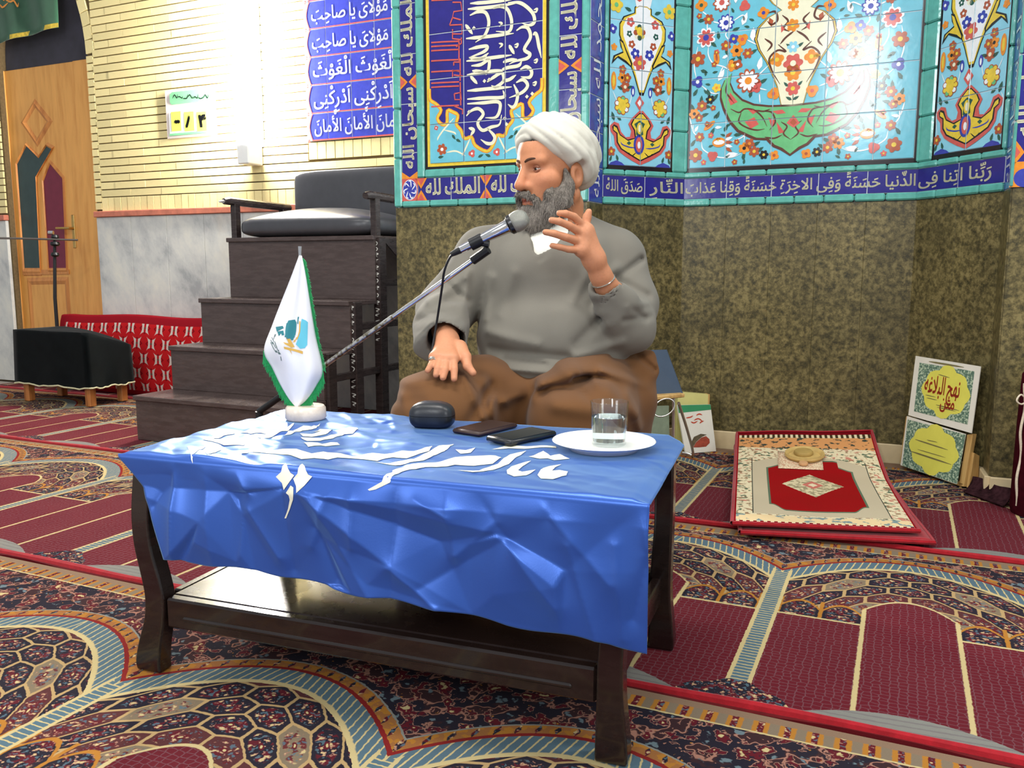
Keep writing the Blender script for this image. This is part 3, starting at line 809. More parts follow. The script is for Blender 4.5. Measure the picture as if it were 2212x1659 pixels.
# Kufic strips
kuf = part('kufic_strip')
zk = np.linspace(ZL['b'], TOP, 9)
tiles(FL, [tx[0], tx[1]], list(zk), M_NAVY, kuf); tiles(FL, [tx[8], tx[9]], list(zk), M_NAVY, kuf)
tb = np.linspace(tx[1], tx[8], 5); tiles(FL, list(tb), [ZL['b'], ZL['c']], M_NAVY, kuf)
dk = Decal(FL, 0.0092)
def hourglass(dc, cx_, cz, hw, hh, horiz=False):
    P = [(-1, 1), (-0.55, 0.62), (0, 0.22), (0.55, 0.62), (1, 1), (1, -1), (0.55, -0.62), (0, -0.22), (-0.55, -0.62), (-1, -1)]
    q = lambda s: [(cx_ + (y if horiz else x) * hw * s, cz + (x if horiz else y) * hh * s) for x, y in P]
    up = [(-1, 1), (-0.5, 0.75), (0, 0.16), (0.5, 0.75), (1, 1), (1, -1), (0.5, -0.75), (0, -0.16), (-0.5, -0.75), (-1, -1)]
    # side wedges meeting in the middle
    for sx in (-1, 1):
        W_ = [(sx, 1.0), (sx * 0.42, 0.42), (sx * 0.06, 0.0), (sx * 0.42, -0.42), (sx, -1.0)]
        for f_, m_, l_ in ((1.0, M_ORG, 1), (0.66, M_SALM, 2)):
            pts = [((sx + (x - sx) * f_), y * f_) for x, y in W_]
            dc.poly([(cx_ + (y * hw if horiz else x * hw), cz + (x * hh if horiz else y * hh)) for x, y in pts], m_, l_)
for (ta, tb_, yd, yb, x_) in ((tx[0], tx[1], 178, 366, 885), (tx[8], tx[9], 143, 336, 1233)):
    g = 0.10 * (tb_ - ta); zd = Z(FL, x_, yd); zb = Z(FL, x_, yb); hz = 0.030
    hourglass(dk, (ta + tb_) / 2, zd, (tb_ - ta) / 2, hz)
    dk.text('سبحان الله', ta + g, zb, tb_ - g * 0.6, zd - hz * 0.75, M_CREAMG, 3, rot=1, marks=False, bold=0.045, asc=0.74, desc=-0.14)
    z2_ = zd + (zd - zb) * 0.98
    dk.text('الملك لله', ta + g, zd + hz * 0.75, tb_ - g * 0.6, z2_, M_CREAMG, 3, rot=1, marks=False, bold=0.045, asc=0.74, desc=-0.14)
    hourglass(dk, (ta + tb_) / 2, z2_ + hz * 0.8, (tb_ - ta) / 2, hz)
    dk.text('سبحان الله', ta + g, z2_ + 2 * hz, tb_ - g * 0.6, z2_ + 2 * hz + (zd - zb) * 0.9, M_CREAMG, 3, rot=1, marks=False, bold=0.045, asc=0.74, desc=-0.14)
# foot strip: medallion, words, dividers
cb = ((tx[0] + tx[1]) / 2, (ZL['b'] + ZL['c']) / 2); hb = (ZL['c'] - ZL['b']) / 2
dk.poly([(tx[0], ZL['b']), (tx[1], ZL['b']), (tx[1], ZL['c']), (tx[0], ZL['c'])], M_SALM, 1)
dk.poly(ell_pts(cb, (tx[1] - tx[0]) * 0.46, hb * 0.92, 22), M_WHITEG, 2); dk.poly(ell_pts(cb, (tx[1] - tx[0]) * 0.43, hb * 0.86, 22), M_BLUEG, 3)
for i in range(7):
    a = 2 * math.pi * i / 7; r1, r2 = (tx[1] - tx[0]) * 0.14, (tx[1] - tx[0]) * 0.36
    dk.stroke([(cb[0] + r1 * math.cos(a), cb[1] + r1 * math.sin(a) * 1.3), (cb[0] + r2 * math.cos(a + 0.5), cb[1] + r2 * math.sin(a + 0.5) * 1.3), (cb[0] + r2 * math.cos(a + 0.9), cb[1] + r2 * math.sin(a + 0.9) * 1.3)], 0.005, M_WHITEG, 4)
for x_ in (912, 1052, 1190): hourglass(dk, T(FL, x_, 405), cb[1], 0.030, hb, horiz=True)
dk.text('الملك لله', T(FL, 921, 405), ZL['b'] + hb * 0.2, T(FL, 1040, 405), ZL['c'] - hb * 0.12, M_CREAMG, 3, marks=False, bold=0.045, asc=0.74, desc=-0.14)
dk.text('الملك لله', T(FL, 1062, 405), ZL['b'] + hb * 0.2, T(FL, 1182, 405), ZL['c'] - hb * 0.12, M_CREAMG, 3, marks=False, bold=0.045, asc=0.74, desc=-0.14)
dk.poly([(tx[0], ZL['c']), (tx[0], ZL['c'] + 0.030), ((tx[0] + tx[1]) / 2, ZL['c'] + 0.006), (tx[1], ZL['c'] + 0.030), (tx[1], ZL['c'])], M_ORG, 1)
dk.build('kufic_lettering', kuf, hcuts=list(zk[1:-1]), vcuts=list(tb[1:-1]))

# calligraphy panel
cal = part('calligraphy_panel')
ts = [tx[4], T(FL, 1003, 150), T(FL, 1093, 150), tx[5]]
zs = [ZL['f'], Z(FL, 1000, 265), Z(FL, 1000, 166), Z(FL, 1000, 67), Z(FL, 1000, -32), TOP]
tiles(FL, ts, zs, M_NAVY, cal)
for a_, b_, m_, nm in ((tx[2], tx[7], M_BLACKG, 'black_border'), (tx[3], tx[6], M_YEL, 'yellow_border')):
    o_ = 0.004 if m_ is M_BLACKG else 0.006
    q = MB(); z0_, zin = (ZL['d'], ZL['e']) if m_ is M_BLACKG else (ZL['e'], ZL['f'])
    ia, ib = (tx[3], tx[6]) if m_ is M_BLACKG else (tx[4], tx[5])
    q.fbox(FL, a_, ia, z0_, TOP, -0.018, o_); q.fbox(FL, ib, b_, z0_, TOP, -0.018, o_); q.fbox(FL, ia, ib, z0_, zin, -0.018, o_)
    q.build(nm, m_, cal)
dc = Decal(FL, 0.0092)
tc = (tx[4] + tx[5]) / 2
half = loc(FL, [Z2(*p) for p in [(1490, 760), (1500, 850), (1545, 885), (1592, 940), (1560, 1010), (1600, 1062), (1642, 1048), (1645, 945), (1690, 955), (1735, 985), (1722, 1060), (1762, 1112), (1792, 1182), (1852, 1170), (1882, 1240), (1984, 1292)]])
half[0] = (tx[4] + 0.001, half[0][1]); half[1] = (tx[4] + 0.004, half[1][1])
full = half + [(2 * tc - t, z_) for t, z_ in half[::-1][1:]]
dc.poly(full + [(tx[5] - 0.001, ZL['f'] + 0.001), (tx[4] + 0.001, ZL['f'] + 0.001)], M_TURQ, 1)
for i in range(len(full) - 1): pass
dc.add(*brush(full, [0.016] * len(full), n=3), M_ORG, 2)
dc.add(*brush(full, [0.009] * len(full), n=3), M_YEL, 3)
for sgn in (0, 1):
    def S(p): return (2 * tc - p[0], p[1]) if sgn else p
    for pl in ([(1700, 1010), (1620, 1100), (1570, 1170), (1560, 1200)], [(1620, 1110), (1700, 1130), (1720, 1150)], [(1840, 1180), (1800, 1270), (1770, 1330)], [(1640, 1300), (1720, 1290), (1800, 1330)]):
        dc.stroke([S(p) for p in loc(FL, [Z2(*q) for q in pl])], 0.007, M_CREAMG, 3)
    f_ = S(loc(FL, [Z2(1600, 1275)])[0]); flower(dc, f_, 0.019, M_RUST, M_WHITEG, 6, 3, rot=0.2)
    f_ = S(loc(FL, [Z2(1855, 1310)])[0]); flower(dc, f_, 0.013, M_SALM, M_WHITEG, 3, 3, rot=1.0)
    f_ = S(loc(FL, [Z2(1550, 1092)])[0]); flower(dc, f_, 0.008, M_SALM, M_WHITEG, 4, 3)
    for q, a_ in (((1930, 1330), 0.4), ((1700, 1170), -0.9), ((1740, 1200), -0.5), ((1590, 1340), 0.1)):
        leaf(dc, S(loc(FL, [Z2(*q)])[0]), 0.024, a_ if not sgn else math.pi - a_, M_DKGREEN, 3)
# large cream script
SW = 0.0142
def scr(conv, pts, w=SW, **k): dc.stroke(loc(FL, [conv(*p) for p in pts]), w, M_CREAMG, 5, **k)
for pl in ([(1820, 78), (2010, 62), (2230, 30)], [(1840, 30), (2010, 18), (2230, -10)], [(1838, 132), (1910, 100), (1975, 112), (2000, 200), (1965, 300), (1885, 362)], [(1800, 210), (1862, 292)],
           [(1805, 330), (1990, 312), (2212, 285)], [(1828, 422), (1910, 402), (1985, 396), (1960, 440), (1830, 492)], [(1830, 492), (1930, 500), (1998, 452)], [(1808, 522), (2010, 495), (2195, 470)],
           [(1850, 562), (1930, 552), (1998, 512), (2000, 580), (1975, 640)], [(1858, 604), (1930, 612), (1985, 630)], [(1812, 640), (1990, 612), (2135, 598)], [(1842, 650), (1902, 716)], [(1815, 776), (2000, 758), (2195, 742)],
           [(1985, 700), (2040, 660), (2110, 622), (2125, 690), (2060, 742), (2020, 730)], [(1815, 846), (1980, 836), (2125, 828), (2120, 770)], [(1815, 886), (1950, 878), (2080, 870), (2095, 930), (2060, 1000), (1970, 1005)],
           [(1808, 990), (1850, 945), (1912, 928), (1952, 975), (1905, 1050), (1945, 1112), (2020, 1085), (2090, 1062), (2108, 980)], [(1985, 1092), (2048, 1165), (2032, 1218), (1985, 1224), (1930, 1190)],
           [(1828, 1092), (1870, 1110), (1842, 1160)], [(2035, 72), (2110, 55), (2165, 90), (2195, 190), (2170, 270), (2060, 268)], [(2120, 532), (2170, 515), (2240, 505)]): scr(Z2, pl)
for pl in ([(-10, 25), (80, 22), (145, 55), (205, 120), (215, 190), (170, 215), (110, 198)], [(62, 262), (110, 232), (160, 240), (182, 320), (130, 420), (178, 462), (150, 500), (60, 520), (0, 548)], [(0, 385), (45, 462)],
           [(205, 300), (222, 285), (238, 310), (255, 400), (275, 495)], [(95, 592), (150, 570), (192, 610), (175, 660), (100, 655)], [(-60, 590), (0, 575), (80, 560), (110, 520)], [(40, 720), (72, 800), (60, 880), (30, 915), (-10, 890)],
           [(60, 705), (120, 680), (158, 730), (110, 790), (0, 835)], [(-60, 690), (0, 680), (60, 640)]): scr(Z3, pl)
def dot(conv, p, r=0.0085):
    c = loc(FL, [conv(*p)])[0]; dc.poly([(c[0] - r, c[1]), (c[0], c[1] + r), (c[0] + r, c[1]), (c[0], c[1] - r)], M_CREAMG, 5)
for p in ((1872, 240), (1962, 692), (2002, 680), (2135, 1010), (2150, 1060), (1830, 955)): dot(Z2, p)
for p in ((152, 825), (197, 800)): dot(Z3, p)
for p in ((2092, 205), (2095, 385)): scr(Z2, [(p[0] - 10, p[1] - 15), (p[0] + 20, p[1] - 5), (p[0] - 5, p[1] + 25)], 0.008)
for p in ((60, 380), (215, 705), (225, 512), (225, 80)): scr(Z3, [(p[0] - 15, p[1] + 5), (p[0] + 15, p[1] - 5), (p[0] + 5, p[1] + 22), (p[0] - 15, p[1] + 18)], 0.008)
# red angular script on the left side
def kuf_r(pts, w=0.0065): dc.stroke(loc(FL, [Z2(*p) for p in pts]), w, M_SALM, 4, n=1, taper=(1, 1))
for y in (358, 392, 428, 515, 608, 705, 740, 905): kuf_r([(1508, y + 6), (1600, y), (1745, y - 6)], 0.0062)
for pl in ([(1745, 340), (1745, 520)], [(1755, 500), (1755, 690)], [(1700, 530), (1755, 530)], [(1700, 560), (1700, 530)], [(1755, 700), (1760, 900)], [(1700, 640), (1780, 650)], [(1705, 800), (1760, 790), (1765, 850), (1710, 850), (1705, 800)], [(1705, 905), (1775, 935), (1775, 975)],
           [(1690, 20), (1760, 20), (1770, 90), (1700, 100), (1690, 150), (1760, 170)], [(1665, 215), (1690, 150)], [(1665, 215), (1770, 210), (1770, 290), (1690, 290)], [(1690, 250), (1690, 330), (1770, 340)], [(1510, 5), (1690, -4)], [(1755, 610), (1690, 600), (1690, 660)], [(1720, 400), (1765, 370), (1765, 320)]): kuf_r(pl, 0.0058)
dc.build('calligraphy', cal, vcuts=ts[1:-1], hcuts=zs[1:-1])

# --- jamb strip (narrow lavender-blue script seen edge on)
for fr in (FJ1, FJ2):
    jm = part('jamb_strip'); L = fr.len
    tiles(fr, [0.004, L - 0.004], list(np.linspace(ZB, TOP, 13)), M_BLUEG, jm, o1=0.004)
    dj = Decal(fr, 0.0052); z = ZB + 0.02
    for w_ in ('سبحان الله', 'الحمد لله', 'سبحان الله', 'الحمد لله'):
        dj.text(w_, 0.03, z, L - 0.02, z + 0.40, M_WHITEG, 1, rot=1, marks=False); z += 0.43
    dj.build('jamb_lettering', jm)

# --- niche panels: borders common to all three
zb1 = Z(F3, 1700, 424.5); zb2 = Z(F3, 1700, 377); zb3 = Z(F3, 1700, 364.5); zb4 = Z(F3, 1700, 355)
tm = {}
bars(F2, 0, F2.len, ZB, zb1, 4); bars(F3, 0, F3.len, ZB, zb1, 8); bars(F4, 0, F4.len, ZB, zb1, 4)
bars(F2, 0, F2.len, zb2, zb3, 4); bars(F3, 0, F3.len, zb2, zb3, 8); bars(F4, 0, F4.len, zb2, zb3, 4)
eL, eR = T(F2, 1311), T(F2, 1453)
bars(F2, 0, eL, zb3, TOP, 9, horizontal=False); bars(F2, eR, F2.len, zb3, TOP, 9, horizontal=False)
cL, cR = T(F3, 1481), T(F3, 1976); cL = 0.010; cR = F3.len - 0.010
bars(F3, 0, cL + 0.004, zb3, TOP, 9, horizontal=False, o1=0.022); bars(F3, cR - 0.004, F3.len, zb3, TOP, 9, horizontal=False, o1=0.022)
fL, fR = F4.len - eR, F4.len - eL
bars(F4, 0, fL, zb3, TOP, 9, horizontal=False); bars(F4, fR, F4.len, zb3, TOP, 9, horizontal=False)
# verse band
ver = part('verse_band')
for fr, n_, s_ in ((F2, 2, 'النّارِ صَدَقَ اللهُ'), (F3, 5, 'الدُّنيا حَسَنَةً وَفِی الاخِرَةِ حَسَنَةً وَقِنا عَذابَ'), (F4, 2, 'رَبَّنا اتِنا فِی')):
    tt = list(np.linspace(0, fr.len, n_ + 1)); tiles(fr, tt, [zb1, zb2], M_NAVY, ver)
    dv = Decal(fr, 0.0092); hb = zb2 - zb1
    if fr is F2:
        dv.text('صَدَقَ اللهُ', 0.012, zb1 + 0.006, fr.len * 0.47, zb2 - 0.002, M_CREAMG, 1, asc=0.98, desc=-0.30, bold=0.02)
        dv.text('النَّارِ', fr.len * 0.56, zb1 + 0.006, fr.len * 0.985, zb2 - 0.002, M_CREAMG, 1, asc=0.98, desc=-0.30, bold=0.02)
    else:
        dv.text(s_, 0.008, zb1 + 0.006, fr.len - (0.008 if fr is F3 else 0.05), zb2 - 0.002, M_CREAMG, 1, asc=0.98, desc=-0.30, bold=0.02)
    dv.build('verse_lettering', ver, vcuts=tt[1:-1])

# --- side panels (the right one mirrors the left one)
def side_panel(fr, a, b, mirror):
    pn = part('floral_panel'); w_ = b - a
    zt = [zb4, Z(F2, 1380, 258), Z(F2, 1380, 154), Z(F2, 1380, 50), Z(F2, 1380, -54), TOP]
    tt = [a + 0.006, (a + b) / 2, b - 0.006]
    tiles(fr, tt, zt, M_PALE, pn)
    q = MB(); q.fbox(fr, a, a + 0.006, zb3, TOP, -0.018, 0.010); q.fbox(fr, b - 0.006, b, zb3, TOP, -0.018, 0.010); q.fbox(fr, a, b, zb3, zb4, -0.018, 0.010); q.build('black_border', M_BLACKG, pn)
    d = Decal(fr, 0.0092); mid2 = T(F2, 1386, 250)
    def cv(p):                                       # Z3 zoom coordinate -> local in F2, relative to its axis
        t, z_ = F2.px(*Z3(*p), 0.009); return t - mid2, z_
    mid = (a + b) / 2
    def P(pts, s=1): return [(mid + s * cv(p)[0], cv(p)[1]) for p in pts]
    def half_poly(pts, m, lay):
        L_ = P(pts); d.poly(L_ + [(2 * mid - t, z_) for t, z_ in L_[::-1]], m, lay)
    sc = w_ / 560.0 * 1.0                            # one zoom pixel in metres, roughly
    # pendant
    half_poly([(1126, 40), (1085, 60), (1082, 110), (990, 140), (955, 200), (952, 300), (985, 400), (1035, 520), (1080, 650), (1126, 815)], M_BLACKG, 1)
    half_poly([(1126, 50), (1092, 66), (1090, 114), (998, 150), (962, 210), (962, 300), (992, 395), (1042, 520), (1088, 650), (1126, 790)], M_YEL, 2)
    half_poly([(1126, 60), (1098, 76), (1098, 122), (1015, 160), (985, 230), (990, 310), (1022, 400), (1062, 520), (1096, 640), (1126, 770)], M_WHITEG, 3)
    half_poly([(1126, -260), (1100, -240), (1060, -120), (1085, -20), (1100, 62), (1126, 66)], M_WHITEG, 2)
    d.poly(P([(1126, 20), (1100, 0), (1095, -40), (1126, -60), (1157, -40), (1152, 0)]), M_SALM, 4)
    for s in (1, -1):
        d.poly(P([(955, 335), (985, 350), (1012, 420), (1065, 545), (1058, 578), (1010, 540), (940, 492), (888, 548), (905, 475), (985, 440), (965, 400)], s), M_BLACKG, 3)
        d.poly(P([(962, 350), (985, 372), (1005, 430), (1052, 548), (1050, 562), (1012, 520), (945, 478), (905, 510), (920, 482), (990, 452), (975, 405)], s), M_YEL, 4)
        for (p, r, pe, he, n_) in (((930, 42), 42, M_YEL, M_GREENG, 5), ((900, 246), 26, M_BLUEG, M_WHITEG, 4), ((910, 402), 20, M_ORG, M_ORG, 5), ((983, 592), 24, M_RUST, M_YEL, 5), ((978, 664), 28, M_ORG, M_BLACKG, 5), ((1022, 666), 26, M_RUST, M_YEL, 5), ((1003, 744), 32, M_RUST, M_CREAMG, 5), ((886, 1292), 26, M_RUST, M_YEL, 5)):
            flower(d, P([p], s)[0], r * sc, pe, he, n_, 3)
        d.poly(ell_pts(P([(906, 690)], s)[0], 22 * sc, 64 * sc, 14), M_ORG, 3); d.poly(ell_pts(P([(906, 690)], s)[0], 10 * sc, 40 * sc, 12), M_YEL, 4)
        d.poly(ell_pts(P([(1070, 780)], s)[0], 17 * sc, 38 * sc, 12), M_BLUEG, 3); d.poly(ell_pts(P([(1070, 785)], s)[0], 8 * sc, 22 * sc, 10), M_WHITEG, 4)
        for k_ in range(9):
            a_ = 2 * math.pi * k_ / 9; c_ = P([(978 + 46 * math.cos(a_), 900 + 58 * math.sin(a_))], s)[0]
            d.poly(ell_pts(c_, 21 * sc, 21 * sc, 10), M_RUST, 2); d.poly(ell_pts(c_, 15 * sc, 15 * sc, 10), (M_YEL, M_WHITEG, M_YEL, M_GREENG)[k_ % 4], 3)
        d.poly(ell_pts(P([(978, 900)], s)[0], 34 * sc, 44 * sc, 12), M_YEL, 4)
        for (p, a_, l_) in (((900, 990), 1.9, 55), ((950, 1010), 2.6, 40), ((960, 750), 2.7, 42), ((1045, 745), 0.4, 42), ((935, 1345), 1.9, 40), ((880, 1350), 1.2, 40), ((1030, 80), 2.8, 50)):
            leaf(d, P([p], s)[0], l_ * sc, a_ if s == 1 else math.pi - a_, M_DKGREEN, 3)
        d.poly([(x, z_) for x, z_ in P([(860, 1412), (880, 1385), (930, 1368), (975, 1388), (1000, 1412)], s)], M_BLUEG, 2)
        for pl in ([(890, 1030), (870, 1100), (885, 1260)], [(1060, 800), (1050, 860), (1020, 950)], [(900, 780), (930, 850), (960, 860)]): d.stroke(P(pl, s), 6 * sc, M_WHITEG, 1)
        for (p, r, m_) in (((1050, 190), 26, M_SALM), ((1060, 380), 22, M_RUST), ((1040, 290), 18, M_DKGREEN), ((1090, 460), 30, M_BLUEG)): flower(d, P([p], s)[0], r * sc, m_, M_WHITEG, 5, 4)
    for k_ in range(8):
        a_ = 2 * math.pi * k_ / 8; d.poly(ell_pts(P([(1126 + 32 * math.cos(a_), 280 + 46 * math.sin(a_))])[0], 20 * sc, 20 * sc, 8), (M_RUST, M_YEL, M_DKGREEN, M_CREAMG)[k_ % 4], 4)
    d.poly(ell_pts(P([(1126, 270)])[0], 24 * sc, 30 * sc, 12), M_YEL, 5)
    flower(d, P([(1126, 540)])[0], 42 * sc, M_SALM, M_YEL, 6, 4)
    d.poly(P([(1126, 815), (1165, 880), (1126, 945), (1088, 880)]), M_SALM, 3); d.poly(P([(1126, 850), (1145, 880), (1126, 912), (1107, 880)]), M_WHITEG, 4)
    # crown
    half_poly([(1126, 945), (1060, 1010), (1030, 1060), (1055, 1120), (1045, 1168), (1008, 1172), (968, 1125), (950, 1055), (910, 1038), (874, 1074), (880, 1122), (908, 1162), (915, 1232), (950, 1292), (1000, 1332), (1060, 1372), (1126, 1408)], M_SALM, 3)
    half_poly([(1126, 966), (1072, 1018), (1050, 1062), (1078, 1115), (1085, 1178), (1025, 1192), (962, 1148), (938, 1078), (908, 1062), (892, 1082), (900, 1116), (928, 1140), (930, 1215), (965, 1275), (1036, 1322), (1126, 1376)], M_BLACKG, 4)
    half_poly([(1126, 976), (1080, 1022), (1060, 1064), (1088, 1112), (1096, 1182), (1028, 1204), (958, 1156), (930, 1092), (906, 1076), (904, 1108), (938, 1136), (942, 1212), (972, 1266), (1042, 1312), (1126, 1364)], M_YEL, 5)
    d.poly(P([(1126, 1030), (1080, 1060), (1100, 1100), (1095, 1150), (1126, 1170), (1157, 1150), (1152, 1100), (1172, 1060)]), M_DKGREEN, 6)
    d.poly(ell_pts(P([(1126, 1098)])[0], 24 * sc, 42 * sc, 14), M_YEL, 7); d.poly(ell_pts(P([(1126, 1098)])[0], 12 * sc, 26 * sc, 12), M_CREAMG, 8)
    d.poly(ell_pts(P([(1120, 1236)])[0], 46 * sc, 72 * sc, 16), M_BLUEG, 6); d.poly(ell_pts(P([(1120, 1236)])[0], 28 * sc, 54 * sc, 14), M_SALM, 7); d.poly(ell_pts(P([(1120, 1240)])[0], 13 * sc, 26 * sc, 10), M_WHITEG, 8)
    for s in (1, -1):
        d.stroke(P([(1090, 1262), (1040, 1258), (980, 1235), (965, 1210)], s), 9 * sc, M_BLUEG, 6)
        d.poly(P([(1035, 1205), (1055, 1222), (1035, 1240), (1015, 1222)], s), M_DKGREEN, 6)
        d.stroke(P([(1100, 1300), (1060, 1330), (1030, 1300)], s), 7 * sc, M_BLACKG, 6)
    d.build('painted_flowers', pn, vcuts=tt[1:-1], hcuts=zt[1:-1])
side_panel(F2, eL, eR, False)
side_panel(F4, fL, fR, True)

# --- middle panel
cp = part('vase_panel'); cw = 0.012
zt = [zb4, Z(F3, 1700, 256), Z(F3, 1700, 156), Z(F3, 1700, 56), Z(F3, 1700, -44), TOP]
tt = [cL + cw] + [T(F3, v, 200) for v in (1571, 1671, 1783, 1893)] + [cR - cw]
tiles(F3, tt, zt, M_TURQ, cp)
q = MB(); q.fbox(F3, cL, cL + cw, zb3, TOP, -0.018, 0.0095); q.fbox(F3, cR - cw, cR, zb3, TOP, -0.018, 0.0095); q.fbox(F3, cL, cR, zb3, zb4, -0.018, 0.0095); q.build('black_border', M_BLACKG, cp)
d = Decal(F3, 0.0092); mid = T(F3, 1712, 220)
def L3(pts, s=1, conv=Z3):
    r = []
    for p in pts:
        t, z_ = F3.px(*(conv(*p) if conv else p), 0.009); r.append((t if s == 1 else 2 * mid - t, z_))
    return r
PXM = 0.93 / 505.0                                    # metres per photo pixel on this panel
def hp3(pts, m, lay, conv=None):
    L_ = L3(pts, 1, conv); d.poly(L_ + [(2 * mid - t, z_) for t, z_ in L_[::-1]], m, lay)
vase = [(1712, -60), (1668, -52), (1650, -20), (1672, 8), (1690, 22), (1662, 38), (1642, 60), (1636, 85), (1643, 108), (1659, 134), (1668, 155), (1680, 186), (1689, 230), (1712, 231)]
def grow(pts, k): return [(1712 + (x - 1712) * (1 + k) , y + (0)) for x, y in pts]
hp3(grow(vase, 0.09), M_BROWN, 1); hp3(grow(vase, 0.06), M_YEL, 1.5); hp3(grow(vase, 0.03), M_BROWN, 1.8); hp3(vase, M_CREAMG, 2)
# boat-shaped bowl
boat_o = [Z3(1898, 628), Z3(1850, 668), Z3(1815, 750), Z3(1812, 830), Z3(1838, 920), Z3(1885, 1022), Z3(1960, 1108), Z3(2050, 1150), Z3(2110, 1175), Z3(2212, 1178), Z4(40, 1190), Z4(85, 1235), Z4(150, 1262), Z4(228, 1312)]
boat_i = [Z3(1895, 640), Z3(1882, 720), Z3(1912, 792), Z3(1985, 862), Z3(2085, 902), Z3(2212, 915), Z4(120, 912), Z4(238, 908)]
A = L3(boat_o, 1, None); Bq = L3(boat_i, 1, None)
for f_, m_, l_ in ((0.009, M_BROWN, 2), (0.0, M_GREENG, 3)):
    def off(P_, up):
        return [(t, z_ + (f_ if up else -f_)) for t, z_ in P_]
    a_ = [(t - f_ * 0.8, z_ - f_) for t, z_ in A]; b_ = [(t + f_ * 0.3, z_ + f_ * 0.9) for t, z_ in Bq]
    a_[-1] = (mid, a_[-1][1]); b_[-1] = (mid, b_[-1][1])
    ring_ = a_ + b_[::-1]; d.poly(ring_, m_, l_); d.poly([(2 * mid - t, z_) for t, z_ in ring_], m_, l_)
for s in (1, -1):
    for pl in ([(1860, 700), (1850, 780), (1880, 830), (1920, 880)], [(1890, 930), (1960, 960), (2010, 930), (2090, 940), (2160, 1000), (2200, 1080)], [(1980, 960), (1960, 1040), (2030, 1090), (2110, 1110), (2180, 1100)], [(2100, 940), (2170, 950), (2230, 930)]): d.stroke(L3(pl, s), 0.0065, M_BROWN, 5)
    for pl in ([(1885, 790), (1950, 870), (1890, 900), (1870, 850)], [(2020, 920), (2130, 945), (2080, 975)], [(2010, 1040), (2090, 1000), (2130, 1060), (2060, 1100)]): d.poly(L3(pl, s), M_SALM, 5)
    for pl in ([(30, 1000), (90, 1030), (60, 1090)], [(100, 1040), (170, 1130), (120, 1140)], [(60, 950), (150, 935), (180, 965), (110, 975)]): d.poly(L3(pl, s, Z4), M_SALM, 5)
    for pl in ([(0, 950), (60, 960), (90, 1040), (40, 1110)], [(140, 1040), (190, 1080), (160, 1140), (220, 1190)], [(0, 1170), (80, 1180), (150, 1150)]): d.stroke(L3(pl, s, Z4), 0.0065, M_BROWN, 5)
d.poly(L3([(245, 980), (300, 1050), (245, 1090), (185, 1050)], 1, Z4), M_SALM, 6); d.poly(L3([(245, 1010), (275, 1045), (245, 1072), (215, 1045)], 1, Z4), M_RUST, 7)
# vase ornament
for s in (1, -1):
    for pl in ([(30, 110), (90, 100), (110, 170), (60, 210), (20, 180)], [(115, 380), (180, 440), (110, 430), (40, 500), (60, 600), (130, 720)], [(250, 265), (180, 320), (130, 380)], [(0, 330), (60, 380), (20, 440)], [(150, 130), (200, 180), (160, 240), (210, 270)]): d.stroke(L3(pl, s, Z4), 0.0080, M_BROWN, 4)
    d.poly(L3([(40, 150), (75, 175), (60, 230), (30, 200)], s, Z4), M_RUST, 4); d.poly(L3([(140, 200), (170, 250), (140, 280)], s, Z4), M_SALM, 5)
    flower(d, L3([(105, 510)], s, Z4)[0], 0.022, M_ORG, M_YEL, 4, 4); leaf(d, L3([(60, 512)], s, Z4)[0], 0.026, 0.1, M_YEL, 4)
    leaf(d, L3([(180, 720)], s, Z4)[0], 0.022, 2.3 if s == 1 else 0.8, M_DKGREEN, 4); leaf(d, L3([(205, 840)], s, Z4)[0], 0.024, 2.6 if s == 1 else 0.5, M_DKGREEN, 4)
    leaf(d, L3([(205, 390)], s, Z4)[0], 0.024, 2.5 if s == 1 else 0.6, M_DKGREEN, 4)
for c_, r_, pe, he in (((240, 215), 0.020, M_ORG, M_YEL), ((242, 400), 0.018, M_PALE, M_WHITEG), ((242, 540), 0.030, M_SALM, M_CREAMG), ((240, 620), 0.026, M_ORG, M_YEL), ((240, 755), 0.022, M_SALM, M_YEL), ((245, 40), 0.018, M_ORG, M_YEL)): flower(d, L3([c_], 1, Z4)[0], r_, pe, he, 6, 5)
d.stroke(L3([(245, 690), (242, 800), (238, 900)], 1, Z4), 0.003, M_DKGREEN, 4)
